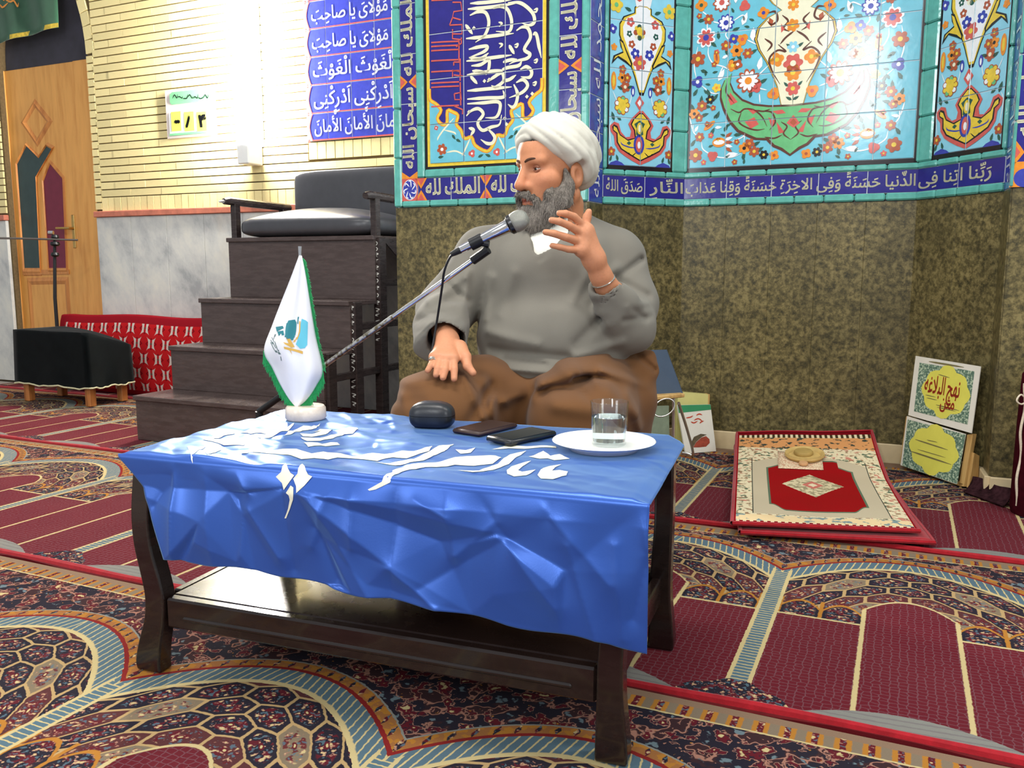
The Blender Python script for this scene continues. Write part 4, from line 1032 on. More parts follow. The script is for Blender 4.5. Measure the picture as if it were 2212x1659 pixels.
# scattered blossoms, leaves and stems
FLW = [((1640, 45), 42, M_ORG, M_DKGREEN, None, 4), ((1815, 22), 62, M_WHITEG, M_SALM, M_RUST, 9), ((1850, 195), 58, M_WHITEG, M_BLUEG, M_BLUEG, 9), ((1680, 322), 68, M_SALM, M_BLUEG, M_WHITEG, 8), ((1702, 165), 36, M_RUST, M_YEL, None, 6), ((2010, 50), 38, M_SALM, M_SALM, None, 3), ((1850, 390), 36, M_RUST, M_YEL, None, 6), ((1915, 332), 34, M_BLUEG, M_YEL, None, 4), ((1990, 336), 40, M_ORG, M_SALM, None, 3), ((1942, 432), 44, M_ORG, M_BLACKG, None, 6), ((2036, 455), 36, M_RUST, M_YEL, None, 6), ((1612, 505), 52, M_RUST, M_YEL, None, 6), ((1905, 560), 40, M_ORG, M_YEL, None, 5), ((1950, 550), 34, M_RUST, M_WHITEG, None, 4), ((2040, 690), 82, M_WHITEG, M_ORG, M_RUST, 10), ((2100, 740), 44, M_SALM, M_SALM, None, 4), ((1608, 700), 42, M_BLUEG, M_WHITEG, None, 3), ((1770, 750), 32, M_YEL, M_ORG, None, 5), ((1715, 850), 32, M_BLACKG, M_YEL, None, 6), ((1645, 905), 38, M_RUST, M_YEL, None, 6), ((1580, 972), 38, M_ORG, M_BLACKG, None, 6), ((1620, 1006), 30, M_RUST, M_YEL, None, 5), ((1625, 1170), 34, M_RUST, M_YEL, None, 6), ((1590, 1325), 50, M_RUST, M_YEL, None, 6), ((1735, 1332), 38, M_SALM, M_SALM, None, 3), ((2005, 1265), 40, M_ORG, M_BLACKG, None, 6), ((2050, 1225), 36, M_RUST, M_ORG, None, 5), ((2090, 1292), 38, M_RUST, M_YEL, None, 6), ((2172, 1320), 32, M_BLACKG, M_YEL, None, 6), ((2255, 800), 42, M_ORG, M_SALM, None, 3), ((2260, 1325), 34, M_ORG, M_RUST, None, 4), ((2170, 110), 40, M_ORG, M_BLUEG, None, 4)]
PZ = PXM / 3.95
for s in (1, -1):
    for p, r, pe, he, ed, n_ in FLW: flower(d, L3([p], s)[0], r * PZ, pe, he, n_, 4, ed)
    for c_, rx, ry, ro in (((1770, 492), 26, 62, 0.15), ((1708, 1072), 22, 62, -0.9)):
        d.poly(ell_pts(L3([c_], s)[0], rx * PZ, ry * PZ, 14, ro * s), M_ORG, 4); d.poly(ell_pts(L3([c_], s)[0], rx * PZ * 0.4, ry * PZ * 0.5, 10, ro * s), M_RUST, 5)
    d.poly(ell_pts(L3([(1790, 1215)], s)[0], 62 * PZ, 44 * PZ, 14), M_ORG, 4); d.poly(ell_pts(L3([(1790, 1215)], s)[0], 50 * PZ, 22 * PZ, 12), M_WHITEG, 5)
    for k_ in range(5): leaf(d, L3([(1875, 1150 + 32 * k_)], s)[0], 60 * PZ, (0.6 - 0.3 * k_) if s == 1 else math.pi - (0.6 - 0.3 * k_), M_WHITEG if k_ % 2 else M_RUST, 5)
    for c_, a_ in (((1645, 175), 0.1), ((1745, 380), -0.7), ((1785, 300), 1.7), ((1935, 250), 0.4), ((2085, 440), 0.5), ((1860, 450), -1.2), ((1965, 490), -0.9), ((1665, 610), -0.4), ((1590, 790), 1.0), ((1760, 830), 0.9), ((1640, 850), 1.5), ((1565, 920), 1.9), ((1690, 910), -0.2), ((1670, 980), 0.3), ((1780, 980), 1.2), ((1735, 1120), 1.1), ((1850, 1090), 1.1), ((1570, 1220), 1.0), ((1950, 1150), 0.0), ((2000, 1330), 1.4), ((2110, 1225), 0.5), ((2140, 1275), 0.6), ((2170, 690), 0.5), ((2060, 800), 1.4), ((1700, 790), 2.0), ((1900, 515), 0.6)):
        leaf(d, L3([c_], s)[0], 62 * PZ, a_ if s == 1 else math.pi - a_, M_DKGREEN, 3)
    for pl in ([(1690, 200), (1690, 280)], [(1700, 400), (1700, 470), (1740, 540), (1830, 570), (1900, 610)], [(1610, 400), (1580, 560), (1600, 680)], [(1640, 730), (1720, 790), (1790, 800)], [(1740, 185), (1800, 200)], [(1910, 180), (1990, 130), (2010, 160)], [(1860, 260), (1850, 310), (1920, 380)], [(2030, 340), (2110, 380)], [(2210, 560), (2130, 640), (2110, 680)], [(2120, 750), (2200, 770)], [(2135, 800), (2140, 880)], [(1570, 1060), (1570, 1120), (1600, 1160)], [(1640, 1210), (1660, 1280), (1780, 1340), (1900, 1340), (1980, 1310)], [(1900, 1210), (1990, 1170), (2010, 1140), (2000, 1220)], [(1650, 100), (1690, 130)], [(1560, 1100), (1540, 1000)], [(1790, 640), (1830, 560)], [(2100, 260), (2080, 360)]): d.stroke(L3(pl, s), 0.0050, M_WHITEG, 2)
    for c_, a_ in (((2010, 160), 1.2), ((2080, 290), 1.5), ((2140, 540), 1.4), ((1810, 640), 1.1), ((1900, 1320), 0.1)): leaf(d, L3([c_], s)[0], 95 * PZ, a_ if s == 1 else math.pi - a_, M_WHITEG, 3)
rq = np.random.RandomState(17); used = [(L3([p], s_)[0], r * PZ * 1.3) for s_ in (1, -1) for p, r, *_ in FLW]
vz = [L3([q], 1, None)[0] for q in vase]
def blocked(t, z_):
    for (c_, r_) in used:
        if math.hypot(t - c_[0], z_ - c_[1]) < r_ + 0.016: return True
    if abs(t - mid) < 0.165 and z_ > L3([(1712, 235)], 1, None)[0][1] - 0.02: return True
    zc0 = L3([(1712, 225)], 1, None)[0][1]; zc1 = L3([(1712, 335)], 1, None)[0][1]; k_ = (abs(t - mid) / 0.28) ** 2
    return abs(t - mid) < 0.30 and zc1 + 0.20 * k_ - 0.02 < z_ < zc0 + 0.13 * k_ + 0.02
for i in range(900):
    t = rq.uniform(tt[0] + 0.015, mid); z_ = rq.uniform(zt[0] + 0.015, 2.35)
    if blocked(t, z_): continue
    used.append(((t, z_), 0.012)); k_ = rq.randint(6)
    for s_ in (1, -1):
        c_ = (t if s_ == 1 else 2 * mid - t, z_)
        if k_ < 3: flower(d, c_, 0.0095, (M_RUST, M_ORG, M_SALM)[k_], M_YEL, 5, 4)
        elif k_ < 5: leaf(d, c_, 0.020, rq.uniform(0, 3.1), M_DKGREEN, 3)
        else: leaf(d, c_, 0.026, rq.uniform(0, 3.1), M_WHITEG, 3)
d.build('painted_bouquet', cp, vcuts=tt[1:-1], hcuts=zt[1:-1])

# --- face right of the niche
bars(FR, 0, T(FR, 2192, 250), ZB, TOP, 8, horizontal=False)
ks = part('kufic_strip'); t0_ = T(FR, 2192, 250); tiles(FR, [t0_, t0_ + 0.075], list(np.linspace(ZB, TOP, 9)), M_NAVY, ks)
dr = Decal(FR, 0.0092); hourglass(dr, t0_ + 0.0375, Z(FR, 2200, 330), 0.0375, 0.05); dr.poly([(t0_, ZB), (t0_ + 0.075, ZB), (t0_ + 0.075, Z(FR, 2200, 350)), (t0_, Z(FR, 2200, 350))], M_ORG, 1); dr.poly(ell_pts((t0_ + 0.04, Z(FR, 2200, 385)), 0.03, 0.03, 20), M_BLUEG, 2)
dr.text('سبحان الله', t0_ + 0.008, Z(FR, 2200, 300), t0_ + 0.07, Z(FR, 2200, 60), M_CREAMG, 3, rot=1, marks=False, bold=0.045); dr.build('kufic_lettering', ks)
bars(FR, t0_ + 0.075, t0_ + 0.11, ZB, TOP, 8, horizontal=False)
q = MB(); q.fbox(FR, t0_ + 0.11, 0.9, ZB, TOP, -0.018, 0.006); q.build('tile_field', M_TURQ, wall_back)

# ------------------------------------------------------------------ inscription panel on the brick wall
ins = part('inscription_panel', wall_left)
FI = Frame(FW.to3(0, 0, 0.004), FW.to3(1, 0, 0.004))
i0 = FI.px(663, 200)[0]; i1 = 0.56
rowz = [FI.px(760, y)[1] for y in (299, 239.5, 177, 115, 53, -9, -71)]
cols = [i0] + [FI.px(v, 200)[0] for v in (708, 760, 812, 862)] + [i1]
tiles(FI, cols, rowz, M_BLUEG, ins, o1=0.006)
di = Decal(FI, 0.0072)
edge = i0 + 0.036
rows = ['اَلْأَمانَ الْأَمانَ الْأَمانَ', 'ثَ اَدْرِکْنِی اَدْرِکْنِی', 'نِ الْغَوْثَ الْغَوْثَ', 'نِ یا مَوْلایَ یا صاحِبَ', 'نِ یا مَوْلایَ یا صاحِبَ', 'نِ یا مَوْلایَ یا صاحِبَ']
tEnd = FI.px(856, 200)[0]
for r in range(6):
    z0_, z1_ = rowz[r], rowz[r + 1]; hh = z1_ - z0_
    di.poly([(i0, z0_), (edge - 0.006, z0_), (edge - 0.004, z0_ + hh * 0.08), (edge - 0.018, z0_ + hh * 0.3), (edge - 0.022, z0_ + hh * 0.5), (edge - 0.018, z0_ + hh * 0.7), (edge - 0.004, z0_ + hh * 0.92), (edge - 0.006, z1_), (i0, z1_)], M_PALE, 1)
    di.stroke([(edge + 0.004, z0_), (edge - 0.008, z0_ + hh * 0.15), (edge - 0.020, z0_ + hh * 0.5), (edge - 0.008, z0_ + hh * 0.85), (edge + 0.004, z1_)], 0.006, M_SALM, 2, taper=(1, 1))
    di.stroke([(edge, z0_ + 0.003), ((edge + i1) / 2, z0_ + 0.003), (i1, z0_ + 0.003)], 0.0075, M_SALM, 2, taper=(1, 1))
    di.poly(ell_pts((i0 + 0.012, z0_), 0.008, 0.012, 8), M_SALM, 3)
    di.text(rows[r], edge + 0.012, z0_ + hh * 0.10, tEnd + (0.10 if r else 0.06), z1_ - hh * 0.06, M_WHITEG, 3, asc=0.98, desc=-0.30, bold=0.02)
di.build('inscription', ins, vcuts=cols[1:-1], hcuts=rowz[1:-1], gap=0.0026)
# ------------------------------------------------------------------ prayer carpets laid in rows
def carpet_fn(far, seed):
    def fn(nt, b, pos):
        x, v, z = nt.sep(pos)
        wob = (nt.noise(pos, 90.0, 1.0) - 0.5) * 0.004
        x = x + wob; v = v + wob
        C = {k: lin(c) for k, c in dict(maroon=(88, 20, 32), navy=(30, 28, 40), cream=(186, 168, 120), blue=(78, 102, 114), gold=(164, 110, 42), red=(122, 28, 28), pink=(152, 108, 92), taupe=(120, 106, 88), pale=(126, 126, 118), dk=(52, 32, 36)).items()}
        W = 0.3065
        xs = x.pp(W); cx = W - xs
        px_ = nt.comb(x, v, 0.0)
        q = cx / W
        va = 0.950 - q * q * 0.180
        sl = q * 1.17
        g = (v - va) / (sl * sl + 1.0).sqrt()
        # field
        hx = nt.voronoi(nt.comb(x, v * 1.2, 0.0), 62.0, 'DISTANCE_TO_EDGE', 'Distance', 0.35)
        col = nt.mix(nt.step(0.10, 0.03, hx) * 0.42, nt.mix(nt.noise(px_, 6.0, 2.0), C['maroon'], lin((98, 24, 36))), lin((118, 92, 98)))
        # motif used inside cells and borders
        m1 = nt.noise(px_, 85.0, 2.0, 0.5); m2 = nt.noise(nt.comb(x + 3.1, v + 1.7, 0.0), 48.0, 1.5, 0.5)
        def motif(base, strong=1.0):
            c = nt.mix(nt.step(0.52, 0.55, m2) * 0.9, base, C['maroon'])
            c = nt.mix(nt.step(0.56, 0.60, m1) * strong, c, C['pink'])
            c = nt.mix(nt.step(0.62, 0.66, m1) * strong, c, C['cream'])
            c = nt.mix(nt.step(0.42, 0.38, m1) * 0.8 * strong, c, C['blue'])
            return c
        # tier of small cells under the arch
        hxp = cx / 0.098 + 0.5; hyp = (g + 0.060) / -0.066 + 0.30
        def fm(a, m_): return nt.math('FLOORED_MODULO', a, m_)
        ax_ = fm(hxp, 1.0) - 0.5; ay_ = fm(hyp, 1.732) - 0.866; bx_ = fm(hxp - 0.5, 1.0) - 0.5; by_ = fm(hyp - 0.866, 1.732) - 0.866
        da = ax_ * ax_ + ay_ * ay_; db = bx_ * bx_ + by_ * by_; sel = da.lt(db)
        gx = bx_ + (ax_ - bx_) * sel; gy = by_ + (ay_ - by_) * sel
        ce = 0.5 - gx.abs().max(gx.abs() * 0.5 + gy.abs() * 0.866)
        wn = nt.n.new('ShaderNodeTexWhiteNoise'); wn.noise_dimensions = '3D'; nt.put(wn.inputs['Vector'], nt.comb(((hxp - gx) * 2.0 + 0.25).floor(), ((hyp - gy) / 0.866 + 0.25).floor(), 0.5))
        cr, cg, cbb = nt.sep(X(nt, wn.outputs['Color']))
        cbase = nt.mix(cr.gt(0.58), C['navy'], nt.mix(cg.gt(0.5), lin((118, 104, 84)), lin((78, 40, 42))))
        cbase = nt.mix(cbb.gt(0.90), cbase, C['gold'])
        cd = (gx * gx + gy * gy).sqrt()
        ccol = nt.mix(nt.step(0.40, 0.34, cd), cbase, motif(cbase, 1.0))
        ccol = nt.mix(nt.step(0.10, 0.07, cd), ccol, C['maroon']); ccol = nt.mix(nt.step(0.05, 0.03, cd), ccol, C['cream'])
        ccol = nt.mix(nt.step(0.050, 0.030, ce), ccol, lin((168, 140, 96)))
        # navy arched pair beside the inner niche
        inner = cx.lt(0.0975)
        vi = 0.662 - (cx / 0.0975) * (cx / 0.0975) * 0.085          # pointed head of the inner niche
        innerreg = cx.lt(0.0975) * v.lt(vi)
        pair = ((xs - 0.024) / 0.0925).fract(); pt = 0.578 - (pair - 0.5) * (pair - 0.5) * 0.22
        npair = v.lt(pt) * cx.gt(0.0975) * v.gt(0.480)
        pcol = nt.mix(nt.step(0.40, 0.30, (pair - 0.5).abs()), C['navy'], motif(C['navy'], 1.0))
        pe = nt.step(0.0075, 0.004, (v - pt).abs()).max(nt.step(0.06, 0.035, (pair - 0.5).abs() * -1.0 + 0.5)) * cx.gt(0.0975) * v.gt(0.480)
        up = v.gt(0.480) * g.lt(-0.060)
        tier = nt.mix(npair, ccol, pcol); tier = nt.mix(pe * v.lt(0.585), tier, C['gold'])
        col = nt.mix(up * (1.0 - innerreg), col, tier)
        # cream outlines
        ln = nt.step(0.0052, 0.0030, (v - 0.480).abs()) * cx.gt(0.0975)
        ln = ln.max(nt.step(0.0060, 0.0036, (cx - 0.0975).abs()) * v.lt(0.577))
        ln = ln.max(nt.step(0.0060, 0.0034, (v - vi).abs()) * cx.lt(0.100))
        col = nt.mix(ln * v.gt(0.06), col, C['cream'])
        # ladder: arch band and stem
        along = cx / 0.0190 + g * 10.0
        rung = nt.step(0.37, 0.43, (along.fract() - 0.5).abs())
        lad = nt.mix(rung, nt.mix(m1, C['blue'], lin((78, 100, 112))), C['cream'])
        band = g.gt(-0.062) * g.lt(0.0)
        col = nt.mix(band, col, nt.mix(nt.step(-0.048, -0.052, g), lad, C['cream']))
        rung2 = nt.step(0.34, 0.42, ((v / 0.0135).fract() - 0.5).abs())
        stem = xs.lt(0.025) * v.gt(0.085) * g.lt(-0.010)
        lad2 = nt.mix(rung2, C['blue'], C['cream'])
        col = nt.mix(stem, col, nt.mix(nt.step(0.0150, 0.0175, xs), lad2, C['cream']))
        # gold border and spandrel
        out = g.gt(0.0)
        sn = nt.noise(px_, 26.0, 3.0, 0.55); s2 = nt.noise(nt.comb(x + 9.0, v, 0.0), 17.0, 2.0, 0.5)
        sp = nt.mix(nt.step(0.50, 0.54, s2), C['navy'], C['dk'])
        sp = nt.mix(nt.step(0.020, 0.010, (s2 - 0.56).abs()), sp, C['pink'])
        sp = nt.mix(nt.step(0.56, 0.60, sn), sp, C['maroon']); sp = nt.mix(nt.step(0.016, 0.008, (sn - 0.545).abs()), sp, C['pink'])
        sp = nt.mix(nt.step(0.64, 0.67, sn), sp, C['cream']); sp = nt.mix(nt.step(0.38, 0.34, sn), sp, lin((96, 112, 118)))
        sp = nt.mix(nt.step(0.70, 0.72, m1), sp, C['gold'])
        gs = (cx / 0.032).fract()
        gold = nt.mix(nt.step(0.20, 0.14, (gs - 0.5).abs() + (g - 0.021).abs() * 12.0), nt.mix(nt.step(0.46, 0.5, m2), C['gold'], lin((146, 96, 52))), motif(C['navy']))
        sp = nt.mix(g.lt(0.038), sp, C['pale']); sp = nt.mix(g.lt(0.034), sp, gold); sp = nt.mix(g.lt(0.009), sp, C['red'])
        col = nt.mix(out, col, sp)
        # far edge strip of little gold squares
        e = far - v
        fx = (x / 0.045).fract()
        strip = nt.mix(nt.step(0.34, 0.28, (fx - 0.5).abs()), C['taupe'], nt.mix(nt.step(0.14, 0.10, (fx - 0.5).abs()), C['gold'], motif(C['maroon'])))
        strip = nt.mix(e.lt(0.020), strip, lin((128, 104, 84))); strip = nt.mix(nt.step(0.004, 0.002, (e - 0.060).abs()), strip, C['cream'])
        col = nt.mix(e.lt(0.062), col, strip)
        # near edge: pale lens, foot of the stem, red selvedge
        lens = v.lt((1.0 - (cx / 0.23) * (cx / 0.23)) * 0.086)
        lw = nt.step(0.30, 0.42, ((v / 0.018 + (x * 9.0).sin() * 0.5).fract() - 0.5).abs())
        col = nt.mix(lens, col, nt.mix(lw * 0.5 + m1 * 0.3, C['pale'], lin((104, 96, 98))))
        foot = v.lt((1.0 - (xs / 0.125) * (xs / 0.125)) * 0.098 + (xs * 90.0).sin() * 0.006)
        col = nt.mix(foot, col, motif(C['navy'], 1.0))
        col = nt.mix(v.lt(0.016), col, lin((96, 10, 22)))
        fade = nt.noise(px_, 3.0, 2.0)
        nt.put(b.inputs['Base Color'], nt.mix(fade * 0.12, col, lin((104, 92, 84))))
        nt.put(b.inputs['Normal'], nt.bump(nt.noise(pos, 420.0, 2.0), 0.5, 0.0015))
    return fn
M_RED = mat('red_wool_binding', (152, 22, 32), 0.85, spec=0.15, sheen=0.2, var=0.2, vscale=40, bump=0.5, bscale=300)
def carpet(n0, n1, s0, outline, label, far):
    o_ = SN(s0, n0); mt = mat('carpet_%d' % round(n0 * 100), (120, 34, 44), 0.95, spec=0.05, fn=carpet_fn(far, 0))
    vs_, fs = cdt([[(s - s0, n - n0) for s, n in outline]])
    me = bpy.data.meshes.new('prayer_carpet'); k = len(outline); ol = [(s - s0, n - n0) for s, n in outline]
    V = [(a, b_, 0.0) for a, b_ in vs_]; nb_ = len(V)
    V += [(a, b_, -0.0125) for a, b_ in vs_]
    F_ = list(fs) + [tuple(nb_ + q for q in f[::-1]) for f in fs]
    m = len(V); V += [(a, b_, 0.0) for a, b_ in ol] + [(a, b_, -0.0125) for a, b_ in ol]
    F_ += [(m + i, m + (i + 1) % k, m + k + (i + 1) % k, m + k + i) for i in range(k)]
    me.from_pydata(V, [], F_); bm = bmesh.new(); bm.from_mesh(me); bmesh.ops.remove_doubles(bm, verts=bm.verts, dist=1e-5); bmesh.ops.recalc_face_normals(bm, faces=bm.faces); bm.to_mesh(me); bm.free()
    o = link(me, 'prayer_carpet', mt); o.location = tuple(o_); o.rotation_euler = (0, 0, -TH)
    prop(o, label, 'carpet', 'prayer carpets laid in rows')
    # rolled red edge
    t = MB(); xs_ = np.linspace(outline[0][0] - s0 + 0.005, outline[1][0] - s0 - 0.005, 90)
    t.tube([(a, 0.006 + 0.003 * math.sin(a * 3.1) + 0.002 * math.sin(a * 9), 0.0005 + 0.0015 * math.sin(a * 5)) for a in xs_], [0.0105 + 0.0012 * math.sin(a * 14 + 1) for a in xs_], 8)
    t2 = t.build('red_binding', M_RED); t2.parent = o; auto_smooth(t2); t2['label'] = 'bright red rolled edge'
    return o
carpet(0.338, 1.497, -0.117, [(-3.4, 0.338), (2.2, 0.338), (2.2, 1.497), (-3.4, 1.497)], 'carpet row nearest the camera, under the front legs of the table', 1.157)
carpet(1.512, 2.592, -0.250, [(-5.0, 1.512), (2.0, 1.512), (2.0, 2.592), (-5.0, 2.592)], 'carpet row under the back of the table and in front of the prayer rug', 1.08)
carpet(2.607, 3.705, -0.640, [(-5.6, 2.607), (1.34, 2.607), (1.34, 3.31), (0.292, 3.31), (0.284, 3.455), (0.02, 3.765), (-0.89, 3.765), (-1.155, 3.455), (-1.163, 3.31), (-2.105, 3.31), (-2.105, 3.705), (-5.6, 3.705)], 'carpet row farther back, running under the pulpit into the niche', 1.098)
carpet(3.72, 3.985, -0.640, [(-5.6, 3.72), (-2.11, 3.72), (-2.11, 3.985), (-5.6, 3.985)], 'narrow strip of carpet along the marble wall behind the pulpit', 1.2)

# ------------------------------------------------------------------ small prayer rug lying in front of the niche
def rug_fn(nt, b, pos):
    uvn = nt.coords('UV'); u, v, _z = nt.sep(uvn)
    n1 = nt.noise(pos, 60.0, 2.0); n2 = nt.noise(pos, 38.0, 2.5)
    cream = lin((218, 204, 168)); grey = lin((188, 174, 146)); red = lin((138, 22, 20)); dred = lin((112, 8, 20)); dk = lin((60, 66, 58)); org = lin((206, 146, 92)); grn = lin((92, 108, 86))
    a = (u - 0.5).abs()
    fl_ = nt.mix(nt.step(0.56, 0.60, n1), cream, lin((150, 120, 92))); fl_ = nt.mix(nt.step(0.60, 0.64, n2), fl_, grn); fl_ = nt.mix(nt.step(0.38, 0.34, n2), fl_, lin((196, 130, 110)))
    c = fl_
    bandc = nt.mix(nt.step(0.55, 0.6, n2), org, dk)
    c = nt.mix(v.gt(0.82) * v.lt(0.93), c, bandc)
    c = nt.mix(v.lt(0.075), c, nt.mix(nt.step(0.55, 0.6, n2), lin((222, 196, 150)), lin((120, 140, 140))))
    # grey inner border with scalloped corners
    vv = (v - 0.43); corner = (a * a * 6.0)
    inb = a.lt(0.385) * v.gt(0.085) * v.lt(0.745 - corner * 0.10)
    c = nt.mix(inb, c, grey)
    top = 0.70 - (a.gt(0.20) * 0.05) - nt.step(0.16, 0.30, a) * 0.05
    bot = 0.14 + nt.step(0.19, 0.27, a) * 0.055
    fld = a.lt(0.275) * v.gt(bot) * v.lt(top)
    edge = a.lt(0.288) * v.gt(bot - 0.010) * v.lt(top + 0.010)
    c = nt.mix(edge, c, grn)
    c = nt.mix(fld, c, nt.mix(nt.noise(pos, 9.0), red, lin((150, 14, 20))))
    zig = ((v * 60.0).fract() - 0.5).abs() * 0.012
    med = (a * 1.35 + (v - 0.43).abs() * 1.85 + zig)
    c = nt.mix(med.lt(0.265) * v.lt(0.60) * v.gt(0.26), c, nt.mix(nt.step(0.5, 0.55, n1), lin((206, 192, 154)), lin((150, 140, 108))))
    c = nt.mix(med.lt(0.095), c, lin((190, 110, 96))); c = nt.mix(med.lt(0.045), c, cream)
    dash = ((u * 26.0).fract()).gt(0.5)
    c = nt.mix(v.gt(0.93), c, nt.mix(dash, lin((64, 54, 34)), cream)); c = nt.mix(v.gt(0.962), c, dred)
    c = nt.mix(v.lt(0.020), c, nt.mix(dash, dred, cream)); c = nt.mix(a.gt(0.482).max(v.lt(0.012)), c, lin((146, 14, 24)))
    c = nt.mix(nt.step(0.004, 0.002, (a - 0.385).abs()) * v.lt(0.70) * v.gt(0.085), c, dk)
    nt.put(b.inputs['Base Color'], c); nt.put(b.inputs['Normal'], nt.bump(nt.noise(pos, 420.0, 2.0), 0.5, 0.0015))
M_RUG = mat('cream_and_red_rug', (200, 180, 150), 0.95, spec=0.05, fn=rug_fn)
def rug(name, cor, zoff, thick, mtl, label, rise):
    """cor: FL, FR, BL, BR in the plane"""
    FL_, FR_, BL_, BR_ = [np.array(q, float) for q in cor]; nu, nv = 26, 44; top = []
    def zf(u, v):
        r = max(0.0, (v - 0.55) / 0.45); zz = zoff + thick + 0.003 * math.sin(9 * u + 5 * v) * math.sin(7 * v)
        return zz + rise[0] * (1 - u) * r ** 1.25 + rise[1] * u * r ** 1.25
    me = bpy.data.meshes.new(name); V = []; Fc = []; UV = []
    for j in range(nv + 1):
        for i in range(nu + 1):
            u, v = i / nu, j / nv; p = (FL_ * (1 - u) + FR_ * u) * (1 - v) + (BL_ * (1 - u) + BR_ * u) * v
            V.append((p[0], p[1], zf(u, v))); UV.append((u, v))
    n_ = len(V); V += [(p[0], p[1], p[2] - thick) for p in V[:n_]]; UV += UV[:n_]
    c = nu + 1
    for j in range(nv):
        for i in range(nu):
            q = (j * c + i, j * c + i + 1, (j + 1) * c + i + 1, (j + 1) * c + i); Fc.append(q); Fc.append(tuple(n_ + k for k in q[::-1]))
    ring_ = [i for i in range(c)] + [j * c + nu for j in range(1, nv + 1)] + [nv * c + i for i in range(nu - 1, -1, -1)] + [j * c for j in range(nv - 1, 0, -1)]
    for i in range(len(ring_)): a, b_ = ring_[i], ring_[(i + 1) % len(ring_)]; Fc.append((a, n_ + a, n_ + b_, b_))
    me.from_pydata(V, [], Fc); uvl = me.uv_layers.new(name='UVMap')
    for lp_ in me.loops: uvl.data[lp_.index].uv = UV[lp_.vertex_index]
    me.update(); o = link(me, name, mtl, None, True); rebase(o, (FL_[0], FL_[1], zoff))
    # padded red edge all round
    eb = MB(); eb.tube([np.array(V[k]) + np.array([0, 0, -thick * 0.4]) for k in ring_ + ring_[:1]], thick * 0.72, 6, caps=False); e_ = eb.build('red_edging', M_RED, o); auto_smooth(e_)
    return prop(o, label, 'rug', 'prayer rugs stacked by the niche')
rug('prayer_rug', [(0.675, 2.44), (1.20, 2.345), (0.955, 3.585), (1.455, 3.40)], 0.0160, 0.010, M_RED, 'plain red prayer rug lying underneath the patterned one', (0.02, 0.045))
rug('prayer_rug', [(0.655, 2.46), (1.175, 2.385), (0.965, 3.60), (1.465, 3.42)], 0.0375, 0.010, M_RUG, 'cream prayer rug with red centre and diamond medallion, on the floor', (0.05, 0.09))
# ------------------------------------------------------------------ low table
def dark_wood_fn(c1, c2):
    def fn(nt, b, pos):
        x, y, z = nt.sep(pos); g = nt.noise(nt.comb(x * 5, y * 5, z * 26), 2.2, 5.0, 0.6)
        nt.put(b.inputs['Base Color'], nt.ramp(g, [(0.3, lin(c1)), (0.7, lin(c2))])); nt.put(b.inputs['Roughness'], nt.ramp(g, [(0.3, (0.22,) * 3 + (1,)), (0.7, (0.32,) * 3 + (1,))]))
    return fn
M_TABLE = mat('dark_walnut_lacquer', (40, 27, 24), 0.25, spec=0.5, coat=0.3, fn=dark_wood_fn((28, 19, 17), (38, 26, 23)))
S0, S1, N0, N1 = -1.235, -0.262, 1.266, 1.760
ZT_T = 0.440
table = thing('coffee_table', TB((S0 + S1) / 2, (N0 + N1) / 2, 0), 'low dark lacquered wooden table with curved legs and lower shelf', 'table')
b = MB(); b.box(TB((S0 + S1) / 2, (N0 + N1) / 2, ZT_T - 0.015), TD * (S1 - S0) / 2, TN * (N1 - N0) / 2, UP * 0.015, 0, 0.006); b.build('tabletop', M_TABLE, table)
for n_ in (N0 + 0.02, N1 - 0.02):
    b = MB(); b.box(TB((S0 + S1) / 2, n_, ZT_T - 0.065), TD * ((S1 - S0) / 2 - 0.04), TN * 0.010, UP * 0.034, 0, 0.003); b.build('top_apron', M_TABLE, table)
def leg(s, n_, side):
    """front-view curve: bulge at the knee, waist at the shelf, flared foot; side=-1 left, 1 right"""
    prof = [(0.0, 0.012, 0.036), (0.02, 0.014, 0.037), (0.06, 0.006, 0.034), (0.11, -0.008, 0.030), (0.155, -0.012, 0.029), (0.20, -0.004, 0.028), (0.26, 0.010, 0.026), (0.32, 0.012, 0.026), (0.38, 0.004, 0.027), (0.425, -0.004, 0.028)]
    pr = spline(prof, 4); A = []; B_ = []
    for z_, cx_, hw in pr:
        c = s + side * cx_ * (1.0 if side < 0 else 0.15); hw = hw * (0.80 if side < 0 else 0.74); A.append((c - hw, z_)); B_.append((c + hw, z_))
    out = A + B_[::-1]; b = MB(); b.prism([TB(x, n_ - 0.018, z_) for x, z_ in out], TN * 0.036)
    o = b.build('leg', M_TABLE, table); md = o.modifiers.new('bevel', 'BEVEL'); md.width = 0.008; md.segments = 3; md.limit_method = 'ANGLE'; md.angle_limit = math.radians(50)
    return o
for n_ in (N0 + 0.013, N1 - 0.035):
    leg(S0 + 0.018, n_, -1); leg(S1 - 0.030, n_, 1)
b = MB(); b.box(TB((S0 + S1) / 2, (N0 + N1) / 2, 0.150), TD * ((S1 - S0) / 2 - 0.055), TN * ((N1 - N0) / 2 - 0.022), UP * 0.009, 0, 0.003); b.build('shelf', M_TABLE, table)
for n_, sg in ((N0 + 0.012, -1), (N1 - 0.012, 1)):
    b = MB(); b.box(TB((S0 + S1) / 2, n_, 0.128), TD * ((S1 - S0) / 2 - 0.055), TN * 0.012, UP * 0.030, 0, 0.004)
    b.build('shelf_apron', M_TABLE, table)
    b = MB(); b.box(TB((S0 + S1) / 2, n_ + sg * 0.012, 0.121), TD * ((S1 - S0) / 2 - 0.095), TN * 0.004, UP * 0.0045, 0, 0.003); b.build('bead_moulding', M_TABLE, table)
